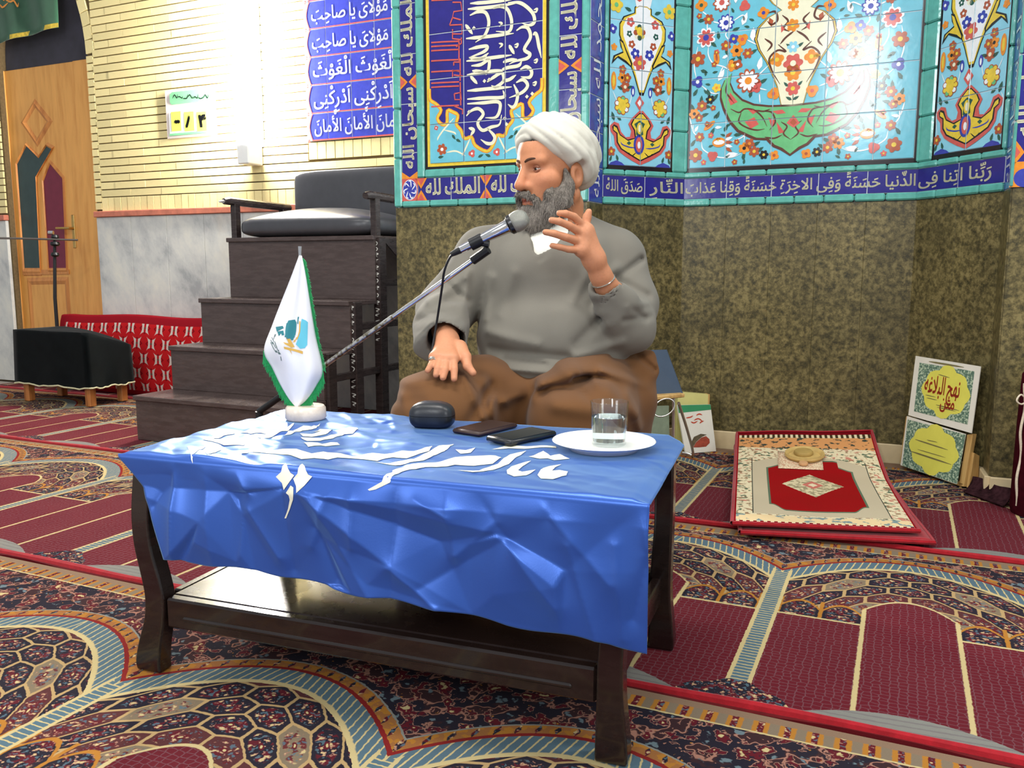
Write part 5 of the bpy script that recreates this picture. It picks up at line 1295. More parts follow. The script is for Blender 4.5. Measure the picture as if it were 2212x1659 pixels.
for s in (S0 + 0.04, S1 - 0.04):
    b = MB(); b.box(TB(s, (N0 + N1) / 2, 0.128), TD * 0.010, TN * ((N1 - N0) / 2 - 0.05), UP * 0.028, 0, 0.003); b.build('side_rail', M_TABLE, table)

# ------------------------------------------------------------------ blue satin cloth with lettering
def interp(x, xs, ys): return float(np.interp(x, xs, ys))
NF = 1.252; ZC_ = 0.4465; RF = 0.011
LTOP = 1.785 - NF - RF
CR = []
def cpx(x, y):
    """photo pixel -> cloth coordinates (s, b)"""
    p = at_z(x, y, ZC_); n_ = float(np.dot(p, TN))
    if n_ > NF + RF: return float(np.dot(p, TD)), 1.785 - n_
    d_ = ray(x, y); t = NF / np.dot(d_, TN); p = O + t * d_; return float(np.dot(p, TD)), LTOP + 1.3 * RF + max(0.0, (ZC_ - RF - p[2]))
for (x0, y0, x1, y1, h_, w_) in [(1112, 1040, 1320, 1262, 0.016, 0.050), (1030, 1062, 1100, 1170, -0.014, 0.040), (1095, 1165, 1205, 1310, 0.016, 0.045), (985, 1205, 1075, 1130, 0.012, 0.035), (1095, 1165, 910, 1270, -0.013, 0.045), (850, 1225, 950, 1310, 0.016, 0.030), (668, 1055, 810, 1285, 0.014, 0.045), (762, 1040, 772, 1180, 0.010, 0.025), (858, 1030, 852, 1290, -0.012, 0.040), (382, 985, 388, 1210, 0.014, 0.022), (338, 1095, 384, 1000, -0.010, 0.025), (505, 1000, 540, 1070, 0.010, 0.02), (1218, 1050, 1185, 1125, -0.010, 0.03), (1388, 1060, 1404, 1200, 0.012, 0.018), (1404, 1200, 1368, 1340, -0.010, 0.02), (540, 1100, 610, 1205, 0.010, 0.025), (690, 1140, 735, 1250, -0.009, 0.02), (960, 1050, 985, 1200, 0.009, 0.03), (1230, 1180, 1290, 1380, 0.012, 0.03), (610, 1010, 640, 1230, -0.010, 0.035), (440, 1010, 470, 1215, 0.010, 0.04), (1330, 1180, 1350, 1380, 0.008, 0.015), (720, 1060, 680, 1180, 0.008, 0.02), (900, 1080, 975, 1120, 0.008, 0.02)]:
    CR.append((cpx(x0, y0), cpx(x1, y1), h_, w_))
rs = np.random.RandomState(3); TR = []
for i in range(110):                                    # short wrinkles of the top
    s_ = rs.uniform(-1.28, -0.25); bb = rs.uniform(0, 0.52); an = rs.normal(0.25, 0.5); l = rs.uniform(0.04, 0.14)
    k_ = 1.0 if s_ < -0.72 else 0.45
    TR.append(((s_ - l * math.cos(an), bb - l * math.sin(an)), (s_ + l * math.cos(an), bb + l * math.sin(an)), rs.choice([-1, 1]) * rs.uniform(0.0018, 0.0052) * k_, rs.uniform(0.008, 0.018)))
def seg_arr(A, Bv, s, b_):
    ab = np.array([Bv[0] - A[0], Bv[1] - A[1]]); L = ab @ ab + 1e-9
    t = ((s - A[0]) * ab[0] + (b_ - A[1]) * ab[1]) / L; tc_ = np.clip(t, 0, 1)
    return np.hypot(s - (A[0] + tc_ * ab[0]), b_ - (A[1] + tc_ * ab[1]))
LBX = [0.0, 0.28, 0.46, LTOP + 0.015, LTOP + 0.075, LTOP + 0.22]; LBY = [-1.277, -1.283, -1.292, -1.262, -1.205, -1.146]
RBX = [0.0, 0.085, 0.44, LTOP + 0.015, LTOP + 0.25]; RBY = [-0.298, -0.250, -0.236, -0.234, -0.231]
def hem(s): return np.interp(s, [-1.15, -0.946, -0.69, -0.576, -0.46, -0.29, -0.23], [0.250, 0.252, 0.238, 0.234, 0.222, 0.217, 0.207])
def facet_field(lo, hi, n_, amp, seed, sx=1.0):
    """piecewise-flat relief: random points, triangulated"""
    r = np.random.RandomState(seed); P = np.stack([r.uniform(lo[0], hi[0], n_), r.uniform(lo[1], hi[1], n_)], 1)
    m_ = 0.2; P = np.concatenate([P, [[lo[0] - m_, lo[1] - m_], [hi[0] + m_, lo[1] - m_], [lo[0] - m_, hi[1] + m_], [hi[0] + m_, hi[1] + m_]]]); h_ = r.uniform(-amp, amp, len(P)); h_[-4:] = 0
    res = delaunay_2d_cdt([Vector((p[0] * sx, p[1])) for p in P], [], [], 0, 1e-6); V = np.array([tuple(v) for v in res[0]]); V[:, 0] /= sx
    H_ = np.array([h_[res[3][i][0]] for i in range(len(V))]); T_ = [tuple(t) for t in res[2]]
    return V, H_, T_
def facet_eval(F, s, b_):
    V, H_, T_ = F; out = np.zeros_like(s)
    for a, b2, c in T_:
        A, Bv, C_ = V[a], V[b2], V[c]; den = (Bv[1] - C_[1]) * (A[0] - C_[0]) + (C_[0] - Bv[0]) * (A[1] - C_[1])
        if abs(den) < 1e-12: continue
        w0 = ((Bv[1] - C_[1]) * (s - C_[0]) + (C_[0] - Bv[0]) * (b_ - C_[1])) / den; w1 = ((C_[1] - A[1]) * (s - C_[0]) + (A[0] - C_[0]) * (b_ - C_[1])) / den; w2 = 1 - w0 - w1
        m_ = (w0 >= 0) & (w1 >= 0) & (w2 >= 0); out = np.where(m_, w0 * H_[a] + w1 * H_[b2] + w2 * H_[c], out)
    return out
OBJ_SPOTS = [(*cpx(661, 905), 0.055), (*cpx(934, 922), 0.062), (*cpx(1045, 922), 0.058), (*cpx(1010, 930), 0.03), (*cpx(1085, 912), 0.03), (*cpx(1126, 937), 0.058), (*cpx(1075, 944), 0.03), (*cpx(1180, 931), 0.03), (*cpx(1304, 971), 0.075)]
FF1 = facet_field((-1.30, LTOP), (-0.22, LTOP + 0.26), 34, 0.0135, 21, 1.9); FF2 = facet_field((-1.30, 0.0), (-0.22, LTOP), 150, 0.0030, 5, 0.7)
def cloth_pts(s, b_, off=0.0):
    """s, b arrays -> world points on the cloth"""
    s = np.asarray(s, float); b_ = np.asarray(b_, float); arc = RF * math.pi / 2
    n_ = np.where(b_ < LTOP, 1.785 - b_, np.where(b_ < LTOP + arc, NF + RF - RF * np.sin((b_ - LTOP) / RF), NF))
    z_ = np.where(b_ < LTOP, ZC_, np.where(b_ < LTOP + arc, ZC_ - RF + RF * np.cos((b_ - LTOP) / RF), ZC_ - RF - (b_ - LTOP - arc)))
    top = np.clip((LTOP + arc / 2 - b_) / (arc / 2), 0, 1); drop = 1 - top
    w = np.zeros_like(s)
    for A, Bv, h_, wd in TR: w = w + top * h_ * np.exp(-(seg_arr(A, Bv, s, b_) / wd) ** 1.3)
    edge = np.clip((b_ - LTOP - arc) / 0.03, 0, 1)
    wf = np.zeros_like(s)
    for A, Bv, h_, wd in CR: wf = wf + 0.55 * h_ * np.exp(-seg_arr(A, Bv, s, b_) / (wd * 0.7))
    wf = (wf + facet_eval(FF1, s, b_) * np.interp(b_, [LTOP + 0.10, LTOP + 0.22], [1.0, 0.55]) + 0.004) * edge * drop
    for so_, bo_, ro_ in OBJ_SPOTS: top = top * 1.0; w_k = np.clip((np.hypot(s - so_, b_ - bo_) - ro_) / 0.03, 0, 1); flat_ = w_k if so_ == OBJ_SPOTS[0][0] else np.minimum(flat_, w_k)
    w = (w * 0.6 + facet_eval(FF2, s, b_) * top * np.interp(s, [-0.9, -0.5], [1.0, 0.55])) * flat_
    flare = np.clip((b_ - LTOP - arc), 0, 1)
    # gentle flare and swing of the hanging part
    wf = wf + drop * flare * (0.045 + 0.022 * np.sin(s * 9.0 + 0.7))
    z_ = z_ + np.maximum(w, -0.0035) * top + 0.0015 * top + off * top
    n_ = n_ - np.maximum(wf, -0.002 + 0 * wf) - off * drop
    # overhang at the two ends sags
    ovl = np.clip(-1.245 - s, 0, 1); ovr = np.clip(s + 0.262, 0, 1)
    z_ = z_ - top * (ovl * 0.55 + ovr * 0.30)
    n_ = n_ + 0
    return s[..., None] * TD + n_[..., None] * TN + z_[..., None] * UP
U, V_ = 260, 190; rows_ = []
bt = np.concatenate([np.linspace(0, LTOP, 100)[:-1], np.linspace(LTOP, LTOP + RF * 1.57, 8)[:-1], np.linspace(LTOP + RF * 1.57, LTOP + RF * 1.57 + 1.0, 84)])
uu = np.linspace(0, 1, U); grid_ = []
for i, b_ in enumerate(bt):
    if i >= 106: f = (i - 106) / 83.0
    sl_ = np.interp(b_ if i < 106 else LTOP + RF * 1.57 + f * 0.2, LBX, LBY); sr_ = np.interp(b_ if i < 106 else LTOP + RF * 1.57 + f * 0.22, RBX, RBY)
    s_ = sl_ + (sr_ - sl_) * uu
    bb = np.full(U, b_) if i < 106 else LTOP + RF * 1.57 + f * (ZC_ - RF - hem(s_) + 0.0025 * np.sin(s_ * 40))
    grid_.append(cloth_pts(s_, bb))
G = np.array(grid_)
c_ = MB(); c_.grid([list(r) for r in G])
def satin_fn(nt, b, pos):
    n1 = nt.noise(pos, 340.0, 2.0); nt.put(b.inputs['Normal'], nt.bump(n1, 0.12, 0.0006))
    lw = nt.n.new('ShaderNodeLayerWeight'); lw.inputs[0].default_value = 0.35
    nt.put(b.inputs['Base Color'], nt.mix(nt.noise(pos, 5.0, 3.0), lin((40, 76, 164)), lin((52, 92, 182))))
    b.inputs['Specular Tint'].default_value = (0.62, 0.86, 1.0, 1); b.inputs['Sheen Weight'].default_value = 0.6; b.inputs['Sheen Tint'].default_value = (0.45, 0.75, 1.0, 1); b.inputs['Sheen Roughness'].default_value = 0.4
M_SATIN = mat('blue_satin', (40, 72, 160), 0.34, spec=1.0, metal=0.38, fn=satin_fn)
cloth = c_.build('table_cloth', M_SATIN, None, True)
rebase(cloth, TB((S0 + S1) / 2, 1.52, ZT_T + 0.005)); sd = cloth.modifiers.new('thickness', 'SOLIDIFY'); sd.thickness = 0.0008; sd.offset = -1
prop(cloth, 'shiny blue satin cloth with white lettering draped over the low table', 'tablecloth')
# white lettering on it
def ZCl(a, b): return (400 + a / 3.95, 830 + b / 3.95)
def ZDl(a, b): return (850 + a / 3.456, 820 + b / 3.456)
LET = [(ZCl, [(855, 690), (900, 735), (935, 790), (905, 850), (870, 905), (845, 850), (785, 800), (820, 740)]), (ZCl, [(1000, 695), (1050, 740), (1088, 800), (1050, 865), (1000, 920), (980, 870), (935, 815), (960, 750)]),
 (ZCl, [(930, 865), (960, 880), (972, 920), (968, 980), (935, 1060), (890, 1145), (875, 1145), (915, 1060), (938, 980), (930, 945), (900, 925)]),
 (ZCl, [(20, 545), (100, 552), (180, 540), (150, 560), (110, 575), (65, 628)]), (ZCl, [(168, 572), (230, 558), (300, 535), (312, 560), (235, 595), (188, 630)]),
 (ZCl, [(480, 600), (560, 545), (640, 545), (640, 575), (760, 560), (830, 553), (950, 560), (1080, 603), (1180, 593), (1330, 608), (1420, 628), (1600, 603), (1700, 610), (1850, 588), (1950, 583), (2080, 553), (2105, 552), (2010, 600), (1880, 620), (1780, 630), (1640, 655), (1480, 652), (1300, 645), (1220, 655), (1100, 635), (990, 640), (900, 618), (780, 598), (640, 592), (520, 606)]),
 (ZCl, [(150, 490), (280, 430), (330, 428), (450, 438), (600, 408), (700, 393), (740, 408), (860, 378), (932, 348), (925, 362), (850, 410), (760, 440), (700, 472), (640, 482), (610, 468), (700, 440), (640, 432), (560, 447), (480, 434), (330, 450), (235, 480), (340, 508), (520, 524), (500, 536), (330, 530)]),
 (ZCl, [(845, 440), (930, 388), (1010, 368), (1080, 372), (1152, 343), (1120, 380), (1000, 392), (900, 436)]),
 (ZCl, [(980, 430), (1080, 436), (1160, 412), (1080, 418), (1150, 390), (1230, 384), (1266, 410), (1200, 440), (1080, 462), (1005, 458)]),
 (ZCl, [(985, 462), (1150, 474), (1250, 450), (1325, 428), (1320, 395), (1400, 374), (1470, 385), (1482, 412), (1430, 440), (1360, 440), (1260, 482), (1150, 497), (1040, 492)]),
 (ZCl, [(1010, 510), (1070, 505), (1130, 510), (1170, 525), (1240, 512), (1300, 515), (1322, 535), (1200, 558), (1160, 545), (1050, 552), (1035, 530)]),
 (ZCl, [(1610, 670), (1750, 674), (1950, 648), (2060, 600), (2160, 545), (2215, 540), (2215, 582), (2130, 610), (2030, 660), (1880, 690), (1750, 693)]),
 (ZCl, [(1575, 905), (1620, 880), (1680, 830), (1790, 745), (1900, 700), (2100, 676), (2215, 660), (2215, 698), (2000, 712), (1850, 742), (1750, 815), (1640, 905), (1590, 914)]),
 (ZDl, [(-8, 684), (100, 650), (260, 633), (420, 598), (460, 588), (560, 580), (560, 592), (470, 604), (470, 622), (600, 626), (700, 602), (560, 592), (560, 580), (760, 580), (806, 600), (740, 640), (600, 652), (460, 642), (400, 652), (200, 667), (60, 692), (-8, 720)]),
 (ZDl, [(-20, 585), (130, 553), (290, 513), (265, 545), (100, 596)]), (ZDl, [(140, 622), (290, 560), (340, 510), (452, 488), (400, 532), (320, 572), (230, 604)]), (ZDl, [(462, 532), (540, 538), (612, 528), (575, 555), (500, 560)]),
 (ZDl, [(478, 690), (640, 688), (780, 640), (870, 570), (992, 543), (940, 582), (860, 642), (740, 692), (590, 706)]), (ZDl, [(735, 530), (850, 493), (1000, 510), (1212, 510), (1215, 526), (980, 528), (860, 518)]),
 (ZDl, [(1008, 590), (1118, 548), (1170, 580), (1240, 570), (1316, 600), (1200, 616), (1150, 600), (1090, 607)]), (ZDl, [(845, 690), (880, 662), (940, 640), (1028, 623), (965, 660), (930, 688), (960, 695), (1062, 688), (990, 725), (900, 736), (850, 715)]),
 (ZDl, [(1075, 722), (1100, 690), (1160, 662), (1254, 638), (1205, 672), (1182, 700), (1240, 690), (1302, 700), (1290, 730), (1190, 750), (1100, 750)])]
M_PRINT = mat('white_print', (232, 228, 206), 0.6, spec=0.3, var=0.03)
lt = MB()
for conv, pts in LET:
    P2 = [cpx(*conv(*p)) for p in pts]
    try: v2, f2 = cdt([P2], 0.009)
    except Exception: continue
    A2 = np.array(v2); lt.add(list(cloth_pts(A2[:, 0], A2[:, 1], 0.0012)), f2)
lo_ = lt.build('lettering', M_PRINT, cloth, True); lo_['label'] = 'white printed calligraphy'
# point the letters outward
def on_cloth(x, y): return at_z(x, y, ZC_ + 0.002)

# ------------------------------------------------------------------ things on the table
ZT2 = ZC_ + 0.003
p = on_cloth(1304, 971); plate = thing('plate', (p[0], p[1], ZT2), 'white saucer plate under the water glass', 'plate')
M_CHINA = mat('white_china', (240, 240, 234), 0.2, spec=0.5, var=0.02)
b = MB(); b.lathe((p[0], p[1], ZT2), [(0.0, 0.006), (0.055, 0.005), (0.062, 0.0), (0.066, 0.0), (0.070, 0.006), (0.098, 0.0165), (0.100, 0.0175), (0.0985, 0.019), (0.072, 0.0095), (0.060, 0.008), (0.0, 0.008)], 48); auto_smooth(b.build('dish', M_CHINA, plate), 60)
gp = on_cloth(1315, 971); gz = ZT2 + 0.0085
glass = thing('water_glass', (gp[0], gp[1], gz), 'clear glass tumbler of water on the white plate', 'glass')
def glass_fn(nt, b, pos):
    tr = nt.n.new('ShaderNodeBsdfTransparent'); gl = nt.n.new('ShaderNodeBsdfGlossy'); gl.inputs['Roughness'].default_value = 0.03; tr.inputs[0].default_value = (0.95, 0.97, 0.97, 1)
    lw_ = nt.n.new('ShaderNodeLayerWeight'); lw_.inputs[0].default_value = 0.5; mx = nt.n.new('ShaderNodeMixShader'); fc_ = X(nt, lw_.outputs['Facing'])
    nt.put(mx.inputs[0], fc_.pow(4.0) * 0.5 + 0.05); nt.l.new(tr.outputs[0], mx.inputs[1]); nt.l.new(gl.outputs[0], mx.inputs[2]); nt.l.new(mx.outputs[0], nt.n['Material Output'].inputs[0])
M_GLASS = mat('clear_glass', (250, 252, 252), 0.02, fn=glass_fn)
M_WATER = mat('water', (240, 248, 248), 0.01, trans=1.0, ior=1.33)
b = MB(); b.lathe((gp[0], gp[1], gz), [(0.0, 0.0), (0.030, 0.0), (0.033, 0.003), (0.037, 0.084), (0.0365, 0.0855), (0.0355, 0.084), (0.0315, 0.008), (0.0, 0.008)], 40); auto_smooth(b.build('tumbler', M_GLASS, glass), 50)
b = MB(); b.lathe((gp[0], gp[1], gz), [(0.0, 0.0088), (0.0311, 0.0088), (0.0340, 0.056), (0.0, 0.056)], 40); auto_smooth(b.build('water', M_WATER, glass), 50)
def slab(name, corners_px, z0, h_, mtl, label, cat, bev, screen=None, nm='body'):
    P = [at_z(x, y, z0 + h_) for x, y in corners_px]; c = sum(P) / 4
    t = thing(name, (c[0], c[1], z0), label, cat)
    ax = ((P[1] - P[0]) + (P[2] - P[3])) / 4; ay = ((P[3] - P[0]) + (P[2] - P[1])) / 4
    ay = ay - ax * (ay @ ax) / (ax @ ax)
    b = MB(); b.box(np.array([c[0], c[1], z0 + h_ / 2]), ax, ay, UP * h_ / 2, 0, bev); o = b.build(nm, mtl, t); auto_smooth(o, 50)
    if screen: 
        b = MB(); b.box(np.array([c[0], c[1], z0 + h_ + 0.0003]), ax * 0.90, ay * 0.84, UP * 0.0004); b.build(screen[0], screen[1], t)
    return t
M_BLACKP = mat('black_plastic', (26, 28, 30), 0.3, spec=0.5, var=0.1)
M_SCREEN = mat('dark_glass_screen', (34, 40, 42), 0.08, spec=0.6, var=0.05)
M_LEATH = mat('dark_brown_leather', (52, 32, 28), 0.4, spec=0.5, bump=0.3, bscale=250, var=0.15)
slab('mobile_phone', [(1056, 944), (1112, 953), (1196, 930), (1140, 919)], ZT2, 0.012, M_BLACKP, 'black mobile phone lying face up beside the plate', 'phone', 0.004, ('screen', M_SCREEN))
slab('wallet', [(990, 928), (1052, 937), (1104, 912), (1046, 904)], ZT2, 0.010, M_LEATH, 'flat dark brown leather wallet behind the black phone', 'wallet', 0.004, ('cover', mat('dark_brown_cover', (46, 30, 28), 0.3, var=0.1)))
# clamshell case
cpn = on_cloth(934, 922); case = thing('glasses_case', (cpn[0], cpn[1], ZT2), 'black rounded hard case between the flag and the wallet', 'case')
ax = TD * 0.046 + TN * 0.008; ax = ax / np.linalg.norm(ax); ay = np.cross(UP, ax)
def loaf(z0, z1, m_, nm, k1, k2):
    rows2 = []
    for j in range(9):
        f = j / 8; sc = (1 - abs(k1 + (k2 - k1) * f) ** 2.6) ** (1 / 2.6) if abs(k1 + (k2 - k1) * f) < 1 else 0.02
        zz = z0 + (z1 - z0) * f; rows2.append([np.array([cpn[0], cpn[1], zz]) + ax * 0.050 * sc * np.sign(math.cos(a)) * abs(math.cos(a)) ** 0.62 + ay * 0.034 * sc * np.sign(math.sin(a)) * abs(math.sin(a)) ** 0.62 for a in np.linspace(0, 2 * math.pi, 33)])
    b = MB(); b.grid(rows2); b.add(rows2[0][:-1], [tuple(range(32))]); b.add(rows2[-1][:-1], [tuple(range(32))]); return auto_smooth(b.build(nm, m_, case), 60)
loaf(ZT2, ZT2 + 0.026, M_BLACKP, 'base', -0.75, 0.15); loaf(ZT2 + 0.0268, ZT2 + 0.056, mat('black_case_lid', (38, 40, 44), 0.35, bump=0.15, bscale=300), 'lid', 0.12, 0.96)

# ------------------------------------------------------------------ table flag
fp = on_cloth(661, 905); flag = thing('table_flag', (fp[0], fp[1], ZT2), 'white table flag with green fringe and coloured emblem on a stone foot', 'flag')
M_ONYX = mat('onyx', (222, 208, 190), 0.25, var=0.18, vscale=30)
b = MB(); b.lathe((fp[0], fp[1], ZT2), [(0.0, 0.0), (0.044, 0.0), (0.047, 0.004), (0.046, 0.026), (0.042, 0.031), (0.0, 0.031)], 36); auto_smooth(b.build('stone_foot', M_ONYX, flag), 50)
Dp = fp[1]; M_CHROME = mat('chrome', (214, 214, 216), 0.12, metal=1.0, var=0.03)
def fpx(x, y, o_=0.0): return at_d(x, y, Dp + o_)
b = MB(); b.tube([np.array([fp[0], fp[1], ZT2 + 0.028]), fpx(648, 548), fpx(648, 532)], [0.0032, 0.0032, 0.0042], 10); auto_smooth(b.build('pole', M_CHROME, flag))
# hanging cloth: grid between left and right outlines with soft folds
ys = np.linspace(0, 1, 46)
Lf = [(646, 552), (628, 600), (608, 650), (588, 702), (570, 757), (588, 795), (606, 832), (624, 862), (640, 881)]
Rt = [(652, 552), (660, 590), (668, 640), (676, 690), (684, 735), (697, 800), (684, 832), (664, 862), (642, 881)]
Ls = np.array(spline(Lf, 6)); Rs_ = np.array(spline(Rt, 6))
def flag_pt(u, v, off=0.0):
    k = min(int(v * (len(Ls) - 1)), len(Ls) - 2); f = v * (len(Ls) - 1) - k
    l = Ls[k] * (1 - f) + Ls[k + 1] * f; r = Rs_[k] * (1 - f) + Rs_[k + 1] * f; q = l * (1 - u) + r * u
    wd = (r[0] - l[0]) / 130.0
    dep = -0.012 + wd * (0.030 * math.cos((u - 0.55) * 5.2) * -1 + 0.010 * math.sin(u * 11 + v * 3))
    return fpx(q[0], q[1], dep - off)
def white_cloth_fn(nt, b, pos): nt.put(b.inputs['Normal'], nt.bump(nt.noise(pos, 500.0, 2.0), 0.15, 0.0005))
M_FLAG = mat('white_satin', (236, 236, 240), 0.4, spec=0.5, sheen=0.2, fn=white_cloth_fn)
b = MB(); b.grid([[flag_pt(u, v) for u in np.linspace(0, 1, 26)] for v in np.linspace(0, 1, 60)]); fo = b.build('flag_cloth', M_FLAG, flag, True)
fo.modifiers.new('thickness', 'SOLIDIFY').thickness = 0.0008
M_FRG = mat('green_fringe', (34, 148, 84), 0.6, var=0.25, vscale=200)
b = MB(); nE = len(Ls); rf = np.random.RandomState(5)
def fringe(side, v0, v1, n_, ln, dirv):
    for i in range(n_):
        v = v0 + (v1 - v0) * i / (n_ - 1); p0 = flag_pt(side, v, -0.001); l = ln * (0.85 + 0.3 * rf.rand()); dv = np.array(dirv(v)); dv = dv / np.linalg.norm(dv)
        p1 = p0 + dv * l * 0.6 + UP * -0.002; p2 = p0 + dv * l + np.array([rf.normal(0, 0.001), rf.normal(0, 0.001), -0.004]); b.tube([p0, p1, p2], [0.0011, 0.0010, 0.0007], 4)
fringe(0, 0.50, 1.0, 90, 0.022, lambda v: (-0.10 + 0.25 * (v - 0.5), -0.1, -1.0)); fringe(1, 0.62, 1.0, 70, 0.022, lambda v: (0.15, -0.1, -1.0)); fringe(1, 0.02, 0.62, 90, 0.009, lambda v: (1.0, -0.1, -0.4))
prop(b.build('green_fringe', M_FRG, flag), kind='stuff')
# emblem on the flag, as printed shapes
def flag_uv(x, y):
    best = None
    for v in np.linspace(0, 1, 81):
        k = min(int(v * (len(Ls) - 1)), len(Ls) - 2); f = v * (len(Ls) - 1) - k; l = Ls[k] * (1 - f) + Ls[k + 1] * f; r = Rs_[k] * (1 - f) + Rs_[k + 1] * f
        yy = l[1]; e = abs(yy + (r[1] - l[1]) * (x - l[0]) / (r[0] - l[0] + 1e-6) - y)
        if best is None or e < best[0]: best = (e, (x - l[0]) / (r[0] - l[0] + 1e-6), v)
    return best[1], best[2]
def ZF(a, b): return (270 + a / 4.609, 600 + b / 4.609)
def emblem(name, polys, m_, off=0.0012):
    b = MB()
    for P in polys:
        q = [flag_uv(*ZF(*p)) for p in P]; v2, f2 = cdt([q], 0.06); b.add([flag_pt(u, v, off) for u, v in v2], f2)
    return b.build(name, m_, flag, True)
def ribbon(pts, w):
    v2, _ = brush(pts, w, 4, (1, 1)); return v2[0::2] + v2[1::2][::-1]
M_ECY = mat('print_cyan', (96, 186, 208), 0.5, var=0.03); M_ETE = mat('print_teal', (44, 128, 138), 0.5, var=0.03); M_EGO = mat('print_gold', (216, 172, 84), 0.5, var=0.03); M_ETX = mat('print_grey', (96, 120, 120), 0.5, var=0.03)
emblem('emblem', [[(1760, 400), (1800, 415), (1822, 450), (1818, 560), (1815, 660), (1790, 700), (1745, 700), (1700, 670), (1722, 620), (1745, 540), (1750, 450)]], M_ECY)
emblem('emblem', [ribbon([(1600, 560), (1605, 500), (1630, 430), (1690, 425), (1702, 470), (1690, 560), (1670, 605), (1620, 600), (1598, 570)], 12), ribbon([(1720, 460), (1725, 400), (1745, 380)], 10), ribbon([(1590, 580), (1620, 610), (1680, 600)], 8), [(1500, 500), (1570, 480), (1580, 510), (1510, 530)], [(1515, 535), (1575, 525), (1585, 570), (1560, 575), (1555, 545), (1530, 570)]], M_ETE)
emblem('emblem', [ribbon([(1740, 440), (1735, 540), (1700, 620), (1650, 650)], 12), [(1575, 640), (1680, 665), (1660, 690), (1590, 665)], [(1580, 690), (1770, 730), (1770, 760), (1650, 730), (1665, 765), (1640, 725), (1585, 710)], [(1600, 600), (1640, 610), (1690, 700), (1650, 700)]], M_EGO)
emblem('emblem_script', [ribbon([(1450, 590 + 30 * k), (1490, 640 + 40 * k), (1510 + 20 * k, 700 + 30 * k)], 7) for k in range(3)] + [ribbon([(1545, 780), (1560, 830)], 6), ribbon([(1500, 560), (1470, 620)], 5)], M_ETX)

# ------------------------------------------------------------------ microphone on its boom
MIC_D = 2.06
a0 = at_d(1055, 540, MIC_D); a1 = at_d(560, 890, 2.32); stand = thing('microphone_stand', (a1[0], a1[1], 0.0), 'chrome boom microphone stand reaching across the table to the seated man', 'microphone stand')
M_BLKM = mat('black_painted_metal', (24, 24, 26), 0.4, spec=0.4, var=0.1)
mid_ = a1 + (a0 - a1) * 0.62
def steel_fn(nt, b, pos): nt.put(b.inputs['Base Color'], nt.ramp(nt.noise(pos, 90.0, 3.0), [(0.40, lin((120, 110, 84))), (0.55, lin((200, 200, 198)))]))
b = MB(); b.tube([mid_, a0 + (a1 - a0) * 0.02], 0.0062, 12); auto_smooth(b.build('boom_arm', M_CHROME, stand))
b = MB(); b.tube([a1 + (a0 - a1) * 0.14, mid_], 0.0070, 12); auto_smooth(b.build('boom_arm', mat('worn_chrome', (180, 176, 166), 0.28, metal=0.9, fn=steel_fn), stand))
b = MB(); b.tube([a1, a1 + (a0 - a1) * 0.15], 0.0095, 12); auto_smooth(b.build('boom_sleeve', M_BLKM, stand))
b = MB(); b.tube([np.array([a1[0], a1[1], 0.02]), a1], 0.011, 12); auto_smooth(b.build('upright', M_BLKM, stand))
b = MB(); b.lathe((a1[0], a1[1], 0.0), [(0, 0), (0.11, 0), (0.112, 0.006), (0.10, 0.016), (0.03, 0.026), (0.0, 0.03)], 28); auto_smooth(b.build('foot', M_BLKM, stand), 50)
b = MB(); b.tube([a0 + (a1 - a0) * 0.06, a0], 0.011, 10); auto_smooth(b.build('clip_joint', M_BLKM, stand))
m0 = at_d(984, 545, MIC_D + 0.01); m1 = at_d(1098, 488, MIC_D - 0.005); m2 = at_d(1122, 476, MIC_D - 0.01); dm = (m1 - m0) / np.linalg.norm(m1 - m0); Lm = np.linalg.norm(m1 - m0)
mic = thing('microphone', m0, 'silver handheld microphone clipped on the boom before the man', 'microphone')
b = MB(); b.lathe(m0, [(0.0095, 0.014), (0.0105, Lm * 0.3), (0.0125, Lm * 0.62), (0.0165, Lm * 0.97), (0.0185, Lm)], 24, dm); auto_smooth(b.build('body', M_CHROME, mic), 50)
b = MB(); b.lathe(m0 + dm * Lm, [(0.0185, 0.0), (0.0232, 0.004), (0.0236, 0.010), (0.0232, 0.014)], 28, dm); auto_smooth(b.build('collar_ring', mat('dark_steel', (70, 70, 72), 0.3, metal=1.0), mic), 40)
gc = m0 + dm * (Lm + 0.026)
def mesh_fn(nt, b, pos):
    x, y, z = nt.sep(pos); f = 1900.0
    w = ((x * f + z * f * 0.6).sin() * (z * f - x * f * 0.6).sin()).abs()
    nt.put(b.inputs['Base Color'], nt.ramp(w, [(0.15, lin((200, 200, 188))), (0.6, lin((70, 70, 66)))])); nt.put(b.inputs['Normal'], nt.bump(w, 0.6, 0.001))
b = MB(); b.lathe(gc - dm * 0.016, [(0.0228, 0.0), (0.0245, 0.008), (0.0252, 0.017), (0.0240, 0.027), (0.0195, 0.036), (0.0115, 0.0415), (0.0, 0.043)], 36, dm); auto_smooth(b.build('grille', mat('wire_mesh', (160, 160, 150), 0.35, metal=0.7, fn=mesh_fn), mic), 80)
b = MB(); b.tube([m0 - dm * 0.012, m0 + dm * 0.016], [0.0062, 0.0092], 12); auto_smooth(b.build('plug', M_BLKM, mic))
cl = m0 + dm * Lm * 0.40; b = MB(); b.tube([cl - dm * 0.016, cl + dm * 0.016], 0.0152, 16); b.tube([cl, a0 + np.array([0.002, 0, 0.0135])], 0.0085, 10); auto_smooth(b.build('clip', M_BLKM, mic))
cab = thing('microphone_cable', at_d(936, 742, 2.16), 'thin black cable hanging from the microphone', 'cable')
